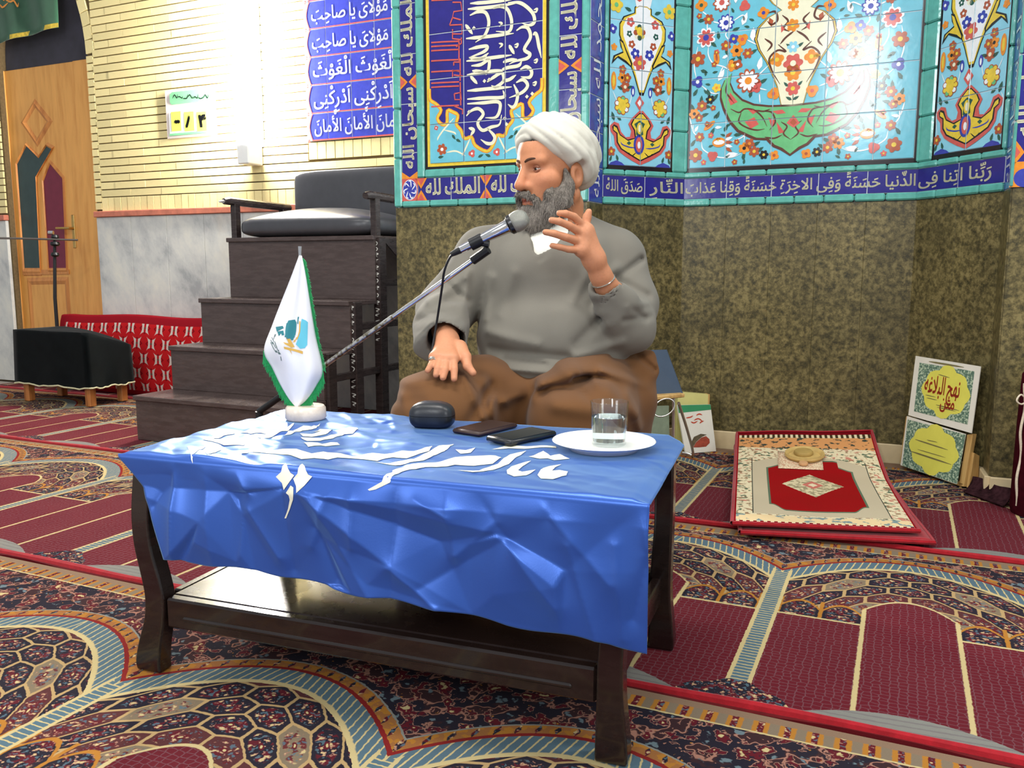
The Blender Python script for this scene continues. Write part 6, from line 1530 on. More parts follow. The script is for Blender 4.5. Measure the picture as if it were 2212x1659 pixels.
cp_ = [at_d(984, 545, MIC_D + 0.01), at_d(972, 556, MIC_D + 0.012), at_d(960, 585, MIC_D + 0.02), at_d(955, 620, 2.10), at_d(949, 660, 2.12), at_d(942, 705, 2.13), at_d(936, 742, 2.11), at_d(932, 766, 2.09)]
b = MB(); b.tube(spline(cp_, 6), 0.0030, 8); auto_smooth(b.build('cord', M_BLKM, cab))

# ------------------------------------------------------------------ stepped pulpit (minbar)
M_PULP = mat('dark_brown_paint', (76, 63, 60), 0.34, spec=0.45, fn=dark_wood_fn((66, 54, 51), (84, 71, 68)))
M_PULP2 = mat('dark_brown_paint_edge', (44, 34, 33), 0.32, spec=0.45, fn=dark_wood_fn((44, 35, 34), (60, 50, 48)))
PS0, PS1 = -3.205, -2.305
pul = thing('pulpit', SN((PS0 + PS1) / 2, 3.4, 0), 'dark brown wooden stepped pulpit with a padded seat on top', 'pulpit')
ST = [(2.83, 0.0, 0.208), (3.055, 0.0, 0.419), (3.265, 0.0, 0.640), (3.478, 0.0, 0.944)]
for i, (n0, zb_, zt_) in enumerate(ST):
    z_lo = 0.0 if i == 0 else ST[i - 1][2]
    n1 = ST[i + 1][0] if i < 3 else 3.975
    b = MB(); c = SN((PS0 + PS1) / 2, n0 + 0.012, (z_lo + zt_) / 2); b.box(c, DV * (PS1 - PS0) / 2, NV * 0.012, UP * (zt_ - z_lo) / 2 * 0.995, 0, 0.002); b.build('riser', M_PULP, pul)
    b = MB(); c = SN((PS0 + PS1) / 2, (n0 + n1) / 2 - 0.002, zt_ - 0.010); b.box(c, DV * ((PS1 - PS0) / 2 + 0.003), NV * ((n1 - n0) / 2 + 0.012), UP * 0.011, 0, 0.003); b.build('tread' if i < 3 else 'seat_board', M_PULP, pul)
    b = MB(); b.box(SN(PS0 + 0.024, n0 + 0.045, zt_ / 2), DV * 0.020, NV * 0.020, UP * zt_ / 2 * 0.98, 0, 0.003); b.build('post', M_PULP2, pul)
    # open right flank: post under the front corner, rails running back
    b = MB(); b.box(SN(PS1 - 0.002, n0 + 0.045, zt_ / 2), DV * 0.020, NV * 0.030, UP * zt_ / 2 * 0.985, 0, 0.003); b.build('post', M_PULP2, pul)
b = MB(); b.box(SN(PS1 - 0.002, 3.945, 0.47), DV * 0.020, NV * 0.028, UP * 0.47, 0, 0.003); b.build('post', M_PULP2, pul)
for zr, n0 in ((0.06, 2.86), (0.30, 3.08), (0.52, 3.29), (0.72, 3.50)):
    b = MB(); b.box(SN(PS1 - 0.002, (n0 + 3.96) / 2, zr), DV * 0.012, NV * (3.96 - n0) / 2, UP * 0.016, 0, 0.002); b.build('side_rail', M_PULP2, pul)
b = MB(); b.prism([SN(PS1 + 0.010, 3.52, 0.93), SN(PS1 + 0.010, 3.97, 0.93), SN(PS1 + 0.010, 3.97, 0.60), SN(PS1 + 0.010, 3.76, 0.78)], DV * 0.008); b.build('corner_brace', M_PULP2, pul)
# seat pad, back pad, arms
M_LEA = mat('grey_black_leather', (66, 66, 70), 0.30, spec=0.5, bump=0.12, bscale=220, var=0.08)
def pad(c, hx, hy, hz, ax_, ay_, az_, p, name, crown=0.0, m_=None):
    """soft box (superellipsoid)"""
    rows2 = []; sg = lambda v, e: np.sign(v) * abs(v) ** e
    for la in np.linspace(-math.pi / 2, math.pi / 2, 25):
        row = []
        for lo2 in np.linspace(-math.pi, math.pi, 57):
            x = sg(math.cos(la), p[1]) * sg(math.cos(lo2), p[0]); y = sg(math.cos(la), p[1]) * sg(math.sin(lo2), p[0]); z_ = sg(math.sin(la), p[1])
            z_ = z_ + crown * (1 - x * x) * (1 - y * y) * (1 if z_ > 0 else 0)
            row.append(c + ax_ * hx * x + ay_ * hy * y + az_ * hz * z_)
        rows2.append(row)
    b = MB(); b.grid(rows2); return b.build(name, m_ or M_LEA, pul, True)
pad(SN((PS0 + PS1) / 2 + 0.02, 3.71, 0.996), 0.425, 0.25, 0.056, DV, NV, UP, (0.32, 0.55), 'seat_cushion', 0.85)
pad(SN((PS0 + PS1) / 2 + 0.03, 3.945, 1.185), 0.395, 0.045, 0.135, DV, NV, UP, (0.35, 0.25), 'back_cushion')
for s, nm in ((PS0 + 0.02, 'armrest'), (PS1 - 0.02, 'armrest')):
    b = MB(); b.tube([SN(s, 3.44, 1.128), SN(s, 3.47, 1.132), SN(s, 3.95, 1.125)], [0.016, 0.021, 0.021], 10); auto_smooth(b.build(nm, M_PULP2, pul))
    b = MB(); b.box(SN(s, 3.52, 1.03), DV * 0.017, NV * 0.020, UP * 0.092, 0, 0.003); b.build('arm_post', M_PULP2, pul)
    b = MB(); b.box(SN(s, 3.90, 1.03), DV * 0.017, NV * 0.020, UP * 0.092, 0, 0.003); b.build('arm_post', M_PULP2, pul)
b = MB(); b.tube([SN(PS0 + 0.02, 3.405, 1.124), SN(PS0 + 0.02, 3.44, 1.128)], [0.003, 0.010], 8); auto_smooth(b.build('arm_tip', M_CHROME, pul))
# white painted script down the post edges (illegible strokes)
M_CHALK = mat('white_paint', (206, 204, 196), 0.7, var=0.05)
FP = Frame(SN(PS1 - 0.03, 3.4), SN(PS1 + 0.2, 3.4))
rw = np.random.RandomState(11); wr = MB()
for n0, z0, z1 in ((3.478, 0.42, 0.92), (3.265, 0.16, 0.62)):
    fr = Frame(SN(PS1 - 0.03, n0 + 0.0145), SN(PS1 + 0.2, n0 + 0.0145)); z = z1
    while z > z0:
        k = rw.randint(3); c = 0.030
        P = [(c - 0.006, z), (c + 0.006, z - 0.006), (c - 0.003, z - 0.014), (c + 0.004, z - 0.020)] if k == 0 else [(c - 0.005, z), (c + 0.004, z - 0.010), (c - 0.002, z - 0.026)] if k == 1 else [(c + 0.006, z), (c - 0.006, z - 0.008), (c + 0.002, z - 0.012)]
        P = [(c + (x_ - c) * 1.9, y_) for x_, y_ in P]; v2, f2 = brush(P, 0.0046, 4); wr.add([fr.to3(t, z_, 0.0012) for t, z_ in v2], f2); z -= 0.026 + 0.014 * rw.rand()
prop(wr.build('painted_script', M_CHALK, pul), kind='stuff')
b = MB(); b.box(SN(-2.93, 2.822, 0.203), DV * 0.042, NV * 0.0008, UP * 0.004); o = b.build('paint_chip', mat('bare_wood', (206, 172, 108), 0.6, var=0.1), pul)

# ------------------------------------------------------------------ bench under black cloth, cushion, stand
bs0, bs1, bn0, bn1 = -4.775, -4.185, 3.385, 3.665
bench = thing('bench', SN((bs0 + bs1) / 2, 3.52, 0), 'low bench on wooden legs under the black cloth', 'bench')
M_LEGW = mat('orange_pine', (170, 106, 52), 0.5, fn=wood_fn((178, 112, 56), (132, 74, 34)))
for s in (bs0 + 0.035, bs1 - 0.035):
    for n_ in (bn0 + 0.03, bn1 - 0.03):
        b = MB(); b.box(SN(s, n_, 0.15), DV * 0.022, NV * 0.022, UP * 0.15, 0, 0.004); b.build('leg', M_LEGW, bench)
b = MB(); b.box(SN((bs0 + bs1) / 2, (bn0 + bn1) / 2, 0.30), DV * 0.27, NV * 0.125, UP * 0.018, 0, 0.004); b.build('seat', M_LEGW, bench)
# cloth draped over it
M_VELV = mat('black_velvet', (10, 14, 15), 0.95, spec=0.05, sheen=0.06, var=0.3, vscale=12)
def bench_cloth():
    nu, nv = 60, 24; ring_ = []
    cs = [(bs0 - 0.01, bn0 - 0.012), (bs1 + 0.012, bn0 - 0.012), (bs1 + 0.012, bn1 + 0.012), (bs0 - 0.01, bn1 + 0.012)]
    per = []
    for i in range(4):
        a_, c_ = np.array(cs[i]), np.array(cs[(i + 1) % 4])
        for k in range(15): per.append(a_ + (c_ - a_) * k / 15)
    zt = lambda s, n_: 0.430 - 0.085 * max(0, (n_ - bn0) / (bn1 - bn0)) * max(0.0, (s - bs0) / (bs1 - bs0)) ** 2
    b = MB(); rows2 = []
    for j in range(13):
        f = j / 12; row = []
        for i, q in enumerate(per):
            z_ = zt(q[0], q[1]) * (1 - f) + (0.112 + 0.005 * math.sin(i * 0.9) + 0.003 * math.sin(i * 2.3)) * f
            out = 0.010 * f * (1 + 0.4 * math.sin(i * 0.8 + 1.0)); c = np.array([(bs0 + bs1) / 2, (bn0 + bn1) / 2]); dq = (q - c) / np.linalg.norm(q - c)
            row.append(SN(q[0] + dq[0] * out, q[1] + dq[1] * out, z_))
        rows2.append(row + [row[0]])
    b.grid(rows2); g2 = []
    for j in range(16):
        row = []
        for i in range(16):
            s = cs[0][0] + (cs[1][0] - cs[0][0]) * i / 15; n_ = cs[0][1] + (cs[2][1] - cs[0][1]) * j / 15
            row.append(SN(s, n_, zt(s, n_) + 0.006 * math.sin(i * 0.7) * math.sin(j * 0.5) * (1 if 0 < i < 15 and 0 < j < 15 else 0)))
        g2.append(row)
    b.grid(g2); o = b.build('bench_cloth', M_VELV, None, True); rebase(o, SN((bs0 + bs1) / 2, 3.52, 0.38)); prop(o, 'black velvet cloth with a cream braid hem over the low bench', 'cloth')
    h = MB(); h.tube([p + np.array([0, 0, -0.001]) for p in rows2[-1]], 0.005, 6, caps=False); h.build('braid_hem', mat('cream_braid', (206, 200, 160), 0.7, var=0.2, vscale=120), o)
bench_cloth()
# red patterned backrest leaning on the wall
def kilim_fn(nt, b, pos):
    u, v, _z = nt.sep(nt.coords('UV'))
    U_ = u * 15.0; V2 = v * 5.2
    r_ = V2.floor(); fx = (U_ + (r_ * 0.5).fract()).fract() - 0.5; fy = V2.fract() - 0.5
    red = nt.mix(nt.noise(pos, 8.0), lin((176, 20, 28)), lin((196, 34, 36)))
    a = fx.abs() * 1.0 + fy.abs() * 1.0
    rx_ = (fx * 1.1 + fy * 0.8).abs(); ry_ = (fx * 1.1 - fy * 0.8).abs(); cross = (rx_.pow(0.55) + ry_.pow(0.55)).lt(0.86) * (fx.abs()).gt(0.07)
    c = nt.mix(nt.step(0.42, 0.36, a), red, lin((110, 8, 18))); c = nt.mix(nt.step(0.33, 0.30, a), c, lin((178, 24, 32)))
    c = nt.mix(cross, c, lin((206, 190, 180))); c = nt.mix(a.lt(0.09), c, lin((110, 70, 60)))
    c = nt.mix(v.gt(0.92).max(u.lt(0.03)).max(v.lt(0.06)), c, lin((140, 18, 30)))
    nt.put(b.inputs['Base Color'], c); nt.put(b.inputs['Normal'], nt.bump(nt.noise(pos, 300.0), 0.4, 0.001))
M_KIL = mat('red_kilim', (180, 30, 34), 0.9, spec=0.1, fn=kilim_fn)
def cushion():
    s0_ = FW.px(168, 690)[0] - 3.0; s1_ = -3.23; N_, M_ = 40, 16; V = []; UVs = []; Fc = []
    s0_ = -5.02
    def prof(f): # closed rounded profile: front up, back down
        return (3.80 + 0.075 * f, 0.02 + 0.475 * f)
    ring_ = []
    for i in range(M_ + 1): f = i / M_; ring_.append((3.865 - 0.020 + 0.03 * f - 0.030 * math.sin(math.pi * f) ** 0.6, 0.004 + 0.480 * f, f))
    for i in range(5): a = math.pi * (i + 1) / 6; ring_.append((3.905 + 0.032 * -math.cos(a), 0.484 + 0.012 * math.sin(a), 1.0))
    ring_ += [(3.955, 0.47, 0.98), (3.955, 0.004, 0.0)]
    k = len(ring_)
    for i in range(N_ + 1):
        s = s0_ + (s1_ - s0_) * i / N_; e = min(1.0, min(i, N_ - i) / 2.0)
        for (n_, z_, f) in ring_:
            cn, cz = 3.905, 0.24; V.append(SN(s, cn + (n_ - cn) * (0.75 + 0.25 * e), cz + (z_ - cz) * (0.97 + 0.03 * e) - 0.006 * math.sin(i * 0.33) * f)); UVs.append((i / N_, f))
    for i in range(N_):
        for j in range(k): Fc.append((i * k + j, i * k + (j + 1) % k, (i + 1) * k + (j + 1) % k, (i + 1) * k + j))
    Fc += [tuple(range(k)), tuple(N_ * k + j for j in range(k))[::-1]]
    me = bpy.data.meshes.new('back_cushion'); me.from_pydata([tuple(p) for p in V], [], Fc); uvl = me.uv_layers.new(name='UVMap')
    for l in me.loops: uvl.data[l.index].uv = UVs[l.vertex_index]
    bm = bmesh.new(); bm.from_mesh(me); bmesh.ops.recalc_face_normals(bm, faces=bm.faces); bm.to_mesh(me); bm.free()
    o = link(me, 'back_cushion', M_KIL); auto_smooth(o, 50); rebase(o, SN(-4.1, 3.9, 0)); prop(o, 'long red kilim back cushion leaning on the marble wall', 'cushion')
cushion()
# second stand by the door
q = at_d(124, 715, 5.50); s2 = thing('boom_stand', (q[0], q[1], 0), 'thin dark boom stand in front of the wooden door', 'stand')
pt = at_d(118, 512, 5.50)
b = MB(); b.tube([np.array([q[0], q[1], 0.01]), np.array([q[0], q[1], 0.60]), np.array([pt[0], pt[1], pt[2]])], [0.012, 0.011, 0.009], 10); auto_smooth(b.build('pole', M_BLKM, s2))
b = MB(); b.lathe((q[0], q[1], 0.0), [(0, 0), (0.034, 0), (0.034, 0.012), (0.02, 0.03), (0, 0.032)], 24); auto_smooth(b.build('foot', M_BLKM, s2), 50)
b = MB(); b.tube([at_d(-40, 514, 5.40), at_d(60, 516, 5.43), at_d(168, 519, 5.46)], 0.0065, 8); auto_smooth(b.build('boom_arm', mat('grey_steel', (130, 124, 120), 0.35, metal=0.9), s2))
for yy, r_ in ((512, 0.024), (527, 0.030), (550, 0.026)):
    c = at_d(119, yy, 5.465); b = MB(); b.lathe(c - UP * 0.016, [(0.0, 0.0), (r_ * 0.7, 0.002), (r_, 0.012), (r_ * 0.8, 0.028), (0.0, 0.032)], 14); auto_smooth(b.build('clamp_knob', M_BLKM, s2), 50)
c = at_d(105, 503, 5.45); b = MB(); b.tube([c, c + np.array([0.03, 0, 0.0])], 0.012, 10); auto_smooth(b.build('clamp_screw', M_CHROME, s2))

# ------------------------------------------------------------------ green banner in the door arch
FB = Frame(FW.to3(0, 0, 0.03), FW.to3(1, 0, 0.03))
ban = thing('banner', FB.to3((tL + tR) / 2, 2.3, 0), 'dark green velvet banner with yellow fringe hanging in the door arch', 'banner')
M_BAN = mat('green_velvet', (40, 84, 58), 0.85, sheen=0.3, var=0.25, vscale=6)
e0 = FB.px(-60, 110); e1 = FB.px(116, 62)
b = MB(); rows2 = []
for j in range(20):
    f = j / 19; row = []
    for i in range(30):
        g = i / 29; t = e0[0] + (FB.px(125, 0)[0] - e0[0]) * g; zb_ = e0[1] + (e1[1] - e0[1]) * g; z_ = zb_ * (1 - f) + 2.95 * f
        if z_ > 2.2: pass
        row.append(FB.to3(t, z_, 0.012 * math.sin(g * 16 + f * 2) + 0.01))
    rows2.append(row)
b.grid(rows2); o = b.build('cloth', M_BAN, ban, True); o.modifiers.new('thickness', 'SOLIDIFY').thickness = 0.002
b = MB()
for i in range(29):
    p0, p1 = rows2[0][i], rows2[0][i + 1]; b.add([p0 - FB.nr * -0.002, p1 - FB.nr * -0.002, p1 + UP * 0.028 + FB.nr * 0.002, p0 + UP * 0.028 + FB.nr * 0.002], [(0, 1, 2, 3)])
b.build('yellow_fringe', mat('yellow_braid', (206, 176, 62), 0.7, var=0.3, vscale=60), ban)
dbn = Decal(FB, 0.026)
for pl in ([(0, 22), (6, 28)], [(8, 12), (14, 18), (26, 8)], [(20, 2), (30, 6), (38, 4), (46, 16), (48, 8)], [(10, -4), (18, 4)]): dbn.stroke([FB.px(*p) for p in pl], 0.012, M_ORG, 0)
dbn.build('embroidered_script', ban)

# ------------------------------------------------------------------ counter board on the brick wall
FS = Frame(FW.to3(0, 0, 0.002), FW.to3(1, 0, 0.002))
def spx(x, y): return FS.px(x, y)
cc = spx(412, 245); sign = thing('counter_board', FS.to3(cc[0], cc[1], 0), 'white and green wall board showing three yellow digit cards', 'sign')
M_WPL = mat('white_plastic', (226, 214, 206), 0.4, var=0.03); M_GPL = mat('green_plastic', (112, 176, 128), 0.4, var=0.05); M_YPL = mat('yellow_card', (214, 212, 84), 0.5, var=0.05); M_INK = mat('black_ink', (22, 24, 26), 0.9, spec=0.05, var=0.05); M_FRW = mat('white_frame', (240, 240, 236), 0.4, var=0.02)
def quad_t(x0, x1, y0, y1): a = spx(x0, (y0 + y1) / 2); c = spx(x1, (y0 + y1) / 2); m_ = (x0 + x1) / 2; return a[0], c[0], spx(m_, y1)[1], spx(m_, y0)[1]
t0, t1, z0, z1 = quad_t(361, 468, 191, 297); b = MB(); b.fbox(FS, t0, t1, z0, z1, 0.0, 0.012, 0, 0.004); b.build('board', M_WPL, sign)
t0, t1, z0, z1 = quad_t(371, 457, 196, 223); b = MB(); P = [(t0, z0 + 0.012), (t0 + 0.012, z0), (t1 - 0.012, z0), (t1, z0 + 0.012), (t1, z1 - 0.012), (t1 - 0.02, z1), (t0 + 0.02, z1), (t0, z1 - 0.012)]; b.prism([FS.to3(t, z_, 0.011) for t, z_ in P], FS.nr * 0.006); b.build('title_plate', M_GPL, sign)
dsg = Decal(FS, 0.0185)
for k in range(7):
    x = 378 + 11 * k; dsg.stroke([spx(x, 214 - 3 * (k % 2)), spx(x + 4, 206 + 4 * (k % 3)), spx(x + 9, 213), spx(x + 11, 204 + 5 * (k % 2))], 0.006, M_INK, 0)
dsg.build('title_script', sign)
t0, t1, z0, z1 = quad_t(370, 460, 240, 288); b = MB(); b.fbox(FS, t0, t1, z0, z1, 0.011, 0.016, 0, 0.002); b.build('digit_frame', M_FRW, sign)
t0, t1, z0, z1 = quad_t(371, 459, 286, 291); b = MB(); b.fbox(FS, t0, t1, z0, z1, 0.011, 0.018); b.build('ledge', M_GPL, sign)
for (x0, x1, ch) in ((375, 396, '۰'), (403, 424, '۸'), (430, 451, '۴')):
    t0, t1, z0, z1 = quad_t(x0, x1, 242, 284); b = MB(); b.fbox(FS, t0, t1, z0, z1, 0.015, 0.018); o = b.build('digit_card', M_YPL, sign)
    dd = Decal(FS, 0.0192); hh = z1 - z0; dd.text(ch, t0 + 0.006, z0 + hh * 0.18, t1 - 0.006, z0 + hh * 0.82, M_INK, 0, asc=0.72, desc=0.0, bold=0.075); 
    o2 = dd.build('digit', o)
# ------------------------------------------------------------------ bright wall lamp
FLm = FW; lp_ = FLm.px(556, 330); lamp = thing('wall_lamp', FLm.to3(lp_[0], lp_[1] - 0.07, 0.0), 'glaring white tube lamp on the brick wall', 'lamp')
b = MB(); b.fbox(FLm, lp_[0] - 0.042, lp_[0] + 0.042, lp_[1] - 0.075, lp_[1] + 0.035, 0.001, 0.125, 0, 0.006); b.build('socket_box', M_FRW, lamp)
M_TUBE = mat('lamp_glow', (255, 250, 244), 0.4, emit=420.0)
for k, dx in enumerate((-0.03, 0.03)):
    b = MB(); b.tube([FLm.to3(lp_[0] + dx, lp_[1] + 0.03, 0.11), FLm.to3(lp_[0] + dx, lp_[1] + 0.95, 0.11)], 0.016, 12); auto_smooth(b.build('tube', M_TUBE, lamp))
b = MB(); b.fbox(FLm, lp_[0] - 0.055, lp_[0] + 0.055, lp_[1] + 0.036, lp_[1] + 0.98, 0.001, 0.012, 0, 0.003); b.build('backplate', M_FRW, lamp)
# ------------------------------------------------------------------ things standing by the niche
class TFrame(Frame):
    """leaning plane: p0, p1 on the floor, leaning back by angle"""
    def __init__(self, p0, p1, lean):
        Frame.__init__(self, p0, p1); self.up = UP * math.cos(lean) - self.nr * math.sin(lean); self.nr = self.nr * math.cos(lean) + UP * math.sin(lean)
    def px(self, x, y, off=0.0):
        d = ray(x, y); o = self.o + off * self.nr; t = np.dot(o - O, self.nr) / np.dot(d, self.nr); p = O + t * d - self.o
        return float(np.dot(p, self.ax)), float(np.dot(p, self.up))
    def to3(self, t, z, off=0.0): return self.o + t * self.ax + z * self.up + off * self.nr
def sheet(fr, pts, o0, th, name, m_, parent):
    b = MB(); P = [fr.to3(t, z, o0) for t, z in pts]; b.prism(P, fr.nr * th); return b.build(name, m_, parent)
def tpoly(b, fr, pts, off): v2, f2 = cdt([pts]); b.add([fr.to3(t, z, off) for t, z in v2], f2)
M_CARD = mat('white_card', (226, 222, 208), 0.55, var=0.03)
def speck_fn(nt, b, pos):
    n = nt.noise(pos, 130.0, 2.0); nt.put(b.inputs['Base Color'], nt.ramp(n, [(0.40, lin((84, 112, 96))), (0.52, lin((112, 140, 118))), (0.60, lin((190, 204, 176)))]))
M_SPECK = mat('green_floral_print', (110, 136, 116), 0.5, fn=speck_fn)
M_LEMON = mat('lemon_print', (222, 216, 92), 0.5, var=0.06, vscale=12)
M_REDP = mat('red_print', (190, 70, 44), 0.5, var=0.1)
M_GREYP = mat('grey_print', (120, 112, 70), 0.5, var=0.1)
M_PINE = mat('pale_pine', (196, 158, 96), 0.5, fn=wood_fn((200, 162, 100), (164, 122, 66)))
FC = TFrame((1.552, 3.336, 0.004), (1.640, 3.031, 0.004), math.radians(5))
def cx(*q): return [FC.px(*p) for p in q]
stand_c = thing('card_stand', FC.to3(0.15, 0, -0.03), 'pale pine stand with side slats holding the two yellow cards', 'stand')
base_t = FC.px(2010, 1030)
for q in (((1957, 900), (1964, 901), (1951, 1003), (1944, 1000)), ((2089, 940), (2102, 938), (2082, 1052), (2071, 1050))):
    sheet(FC, cx(*q), -0.016, 0.016, 'slat', M_PINE, stand_c)
b = MB(); e1 = FC.px(2092, 985); P = [FC.to3(e1[0] + 0.002, 0.0, -0.01), FC.to3(e1[0] + 0.002, 0.13, -0.01), FC.to3(e1[0] + 0.002, 0.12, -0.035), FC.to3(e1[0] + 0.002, 0.0, -0.05)]; b.prism(P, FC.ax * 0.012); b.build('prop_foot', M_PINE, stand_c)
sheet(FC, cx((1950, 1006), (1956, 1000), (2080, 1046), (2076, 1052)), -0.014, 0.014, 'ledge', M_PINE, stand_c)
def star(fr, c, rx, rz, n=8):
    pts = []
    for i in range(n * 4):
        a = 2 * math.pi * i / (n * 4); r = 1.0 - 0.10 * (1 - abs(math.cos(n * a / 2)) ** 1.5)
        if abs(math.sin(a)) > 0.93: r *= 1.10
        pts.append((c[0] + rx * r * math.cos(a), c[1] + rz * r * math.sin(a)))
    return pts
def card(out, inn, st_c, st_r, off, label, words, lines):
    P = cx(*out); c = np.mean(np.array(P), 0); t = thing('display_card', FC.to3(c[0], min(p[1] for p in P), off), label, 'card', 'yellow cards on the pine stand')
    sheet(FC, P, off, 0.003, 'sheet', M_CARD, t)
    b = MB(); tpoly(b, FC, cx(*inn), off + 0.0036); b.build('printed_ground', M_SPECK, t)
    sc_ = FC.px(*st_c); a = FC.px(st_c[0] + st_r[0], st_c[1] + st_r[0] * 0.2); z_ = FC.px(st_c[0], st_c[1] - st_r[1]); b = MB(); S_ = star(FC, sc_, a[0] - sc_[0], z_[1] - sc_[1]); tpoly(b, FC, S_, off + 0.0042); b.build('printed_star', M_LEMON, t)
    dcl = MB()
    for m_, items in ((M_REDP, words), (M_GREYP, lines)):
        dcl = MB()
        for pl, w in items:
            v2, f2 = brush([FC.px(*p) for p in pl], w, 5); dcl.add([FC.to3(q[0], q[1], off + 0.0048) for q in v2], f2)
        if items: prop(dcl.build('printed_script', m_, t), kind='stuff')
    return t
def Z9(a, b): return (1652 + a / 3.95, 700 + b / 3.95)
up_card = card([(1982, 769), (2123, 792), (2103, 936), (1966, 897)], [Z9(1338, 330), Z9(1808, 405), Z9(1748, 858), Z9(1290, 745)], (2046, 847), (55, 54), 0.006, 'upper yellow star card with red script, white margin, on the pine stand',
     [],
     [([Z9(1390, 605), Z9(1480, 625)], 0.003), ([Z9(1400, 630), Z9(1490, 650)], 0.003), ([Z9(1480, 690), Z9(1680, 740)], 0.004), ([Z9(1500, 430), Z9(1600, 460)], 0.003), ([Z9(1420, 320), Z9(1720, 370)], 0.006), ([Z9(1490, 710), Z9(1650, 745)], 0.003)])
card([(1965, 899), (2092, 938), (2072, 1046), (1951, 1005)], [Z9(1245, 815), Z9(1740, 945), Z9(1668, 1365), Z9(1196, 1210)], (2022, 972), (57, 52), 0.010, 'lower yellow star card with lines of small print, on the pine stand',
     [], [([Z9(1410, 990), Z9(1500, 1010)], 0.003), ([Z9(1310, 985), Z9(1590, 1075)], 0.005), ([Z9(1330, 1070), Z9(1570, 1140)], 0.003), ([Z9(1270, 1085), Z9(1620, 1200)], 0.006)])
tw = MB()
for word, a, b_ in (('نهج البلاغه', (2000, 846), (2082, 822)), ('متن', (2034, 880), (2070, 858))):
    V2, F2_, adv = text2d(word, False); l, r = FC.px(*a), FC.px(*b_)
    for dx, dy in ((0, 0), (0.03, 0), (0.03, 0.03), (0, 0.03)): tw.add([FC.to3(l[0] + (r[0] - l[0]) * (p[0] + dx) / adv, l[1] + (r[1] - l[1]) * (p[1] + dy) / 0.72, 0.0110) for p in V2], F2_)
prop(tw.build('printed_title', M_REDP, up_card), kind='stuff')
# maroon upholstered roll at the right edge with a cream cord
mp = np.array([1.725, 2.700, 0.0]); mar = thing('carpet_roll', mp, 'dark maroon upright carpet roll with cream corded edge at the right', 'carpet roll')
M_MAR = mat('dark_maroon_pile', (58, 10, 20), 0.95, spec=0.04, var=0.25, vscale=60, bump=0.6, bscale=260)
b = MB(); b.lathe(mp, [(0.0, 0.0), (0.088, 0.0), (0.092, 0.02), (0.090, 0.30), (0.086, 0.455), (0.078, 0.465), (0.0, 0.465)], 28); auto_smooth(b.build('roll', M_MAR, mar), 50)
ed = mp + np.array([-0.092, -0.006, 0]); M_CORD = mat('cream_cord', (206, 192, 168), 0.8, var=0.2, vscale=120)
b = MB(); b.tube([ed + np.array([0.004 * math.sin(z * 40), -0.004, z]) for z in np.linspace(0.03, 0.43, 40)], 0.0042, 8); auto_smooth(b.build('corded_edge', M_CORD, mar))
k0 = ed + np.array([0.0, -0.008, 0.385])
b = MB(); b.tube(spline([k0, k0 + np.array([-0.018, -0.004, 0.010]), k0 + np.array([-0.030, -0.006, -0.008]), k0 + np.array([-0.014, -0.006, -0.020]), k0 + np.array([0.012, -0.006, -0.010]), k0 + np.array([0.026, -0.010, -0.026])], 6), 0.0028, 8); auto_smooth(b.build('cord_loop', M_CORD, mar))
# turned-up corner of dark carpet by the skirting
b = MB(); rows2 = []
for i in range(14):
    f = i / 13; row = []
    for j in range(6):
        g_ = j / 5; p = np.array([1.655, 2.985, 0]) * (1 - f) + np.array([1.690, 2.80, 0]) * f; row.append(p + np.array([-0.05 * (1 - g_) ** 1.5, -0.03 * (1 - g_) ** 1.5, 0.004 + (0.05 + 0.004 * math.sin(i * 0.6)) * g_ ** 1.6]))
    rows2.append(row)
b.grid(rows2); o = b.build('carpet_scrap', mat('dark_floral_pile', (52, 30, 34), 0.95, spec=0.05, var=0.7, vscale=40), None, True); o.modifiers.new('thickness', 'SOLIDIFY').thickness = 0.006; rebase(o, (1.66, 2.9, 0.0)); prop(o, 'dark carpet offcut turned up against the skirting beside the pine stand', 'carpet')

# clay tablet set on the rug: small cloth, wooden dish, clay discs, all lying on the rug's slope
RC = [np.array(q, float) for q in ((0.655, 2.46), (1.175, 2.385), (0.965, 3.60), (1.465, 3.42))]
def rug_uv(x, y):
    u, v = 0.5, 0.7
    for _ in range(12):
        p = (RC[0] * (1 - u) + RC[1] * u) * (1 - v) + (RC[2] * (1 - u) + RC[3] * u) * v; du = (RC[1] - RC[0]) * (1 - v) + (RC[3] - RC[2]) * v; dv = (RC[2] - RC[0]) * (1 - u) + (RC[3] - RC[1]) * u
        a, b_ = np.linalg.solve(np.stack([du, dv], 1), np.array([x, y]) - p); u += a; v += b_
    return u, v
def rug_z(x, y):
    u, v = rug_uv(x, y); r = max(0.0, (v - 0.55) / 0.45) ** 1.25
    return 0.0475 + 0.003 * math.sin(9 * u + 5 * v) * math.sin(7 * v) + 0.05 * (1 - u) * r + 0.09 * u * r
def on_rug(x, y, off=0.0):
    z = 0.06
    for _ in range(25): p = at_z(x, y, z); z = 0.5 * z + 0.5 * (rug_z(p[0], p[1]) + off)
    return p
def rug_n(p):
    e = 0.02; gx = (rug_z(p[0] + e, p[1]) - rug_z(p[0] - e, p[1])) / (2 * e); gy = (rug_z(p[0], p[1] + e) - rug_z(p[0], p[1] - e)) / (2 * e); n = np.array([-gx, -gy, 1.0]); return n / np.linalg.norm(n)
def spk(nt, b, pos): nt.put(b.inputs['Base Color'], nt.ramp(nt.noise(pos, 160.0, 2.0), [(0.45, lin((222, 204, 170))), (0.6, lin((190, 140, 110)))]))
c0_ = on_rug(1728, 995); cl_c = thing('small_cloth', c0_, 'small cream printed cloth lying on the prayer rug', 'cloth')
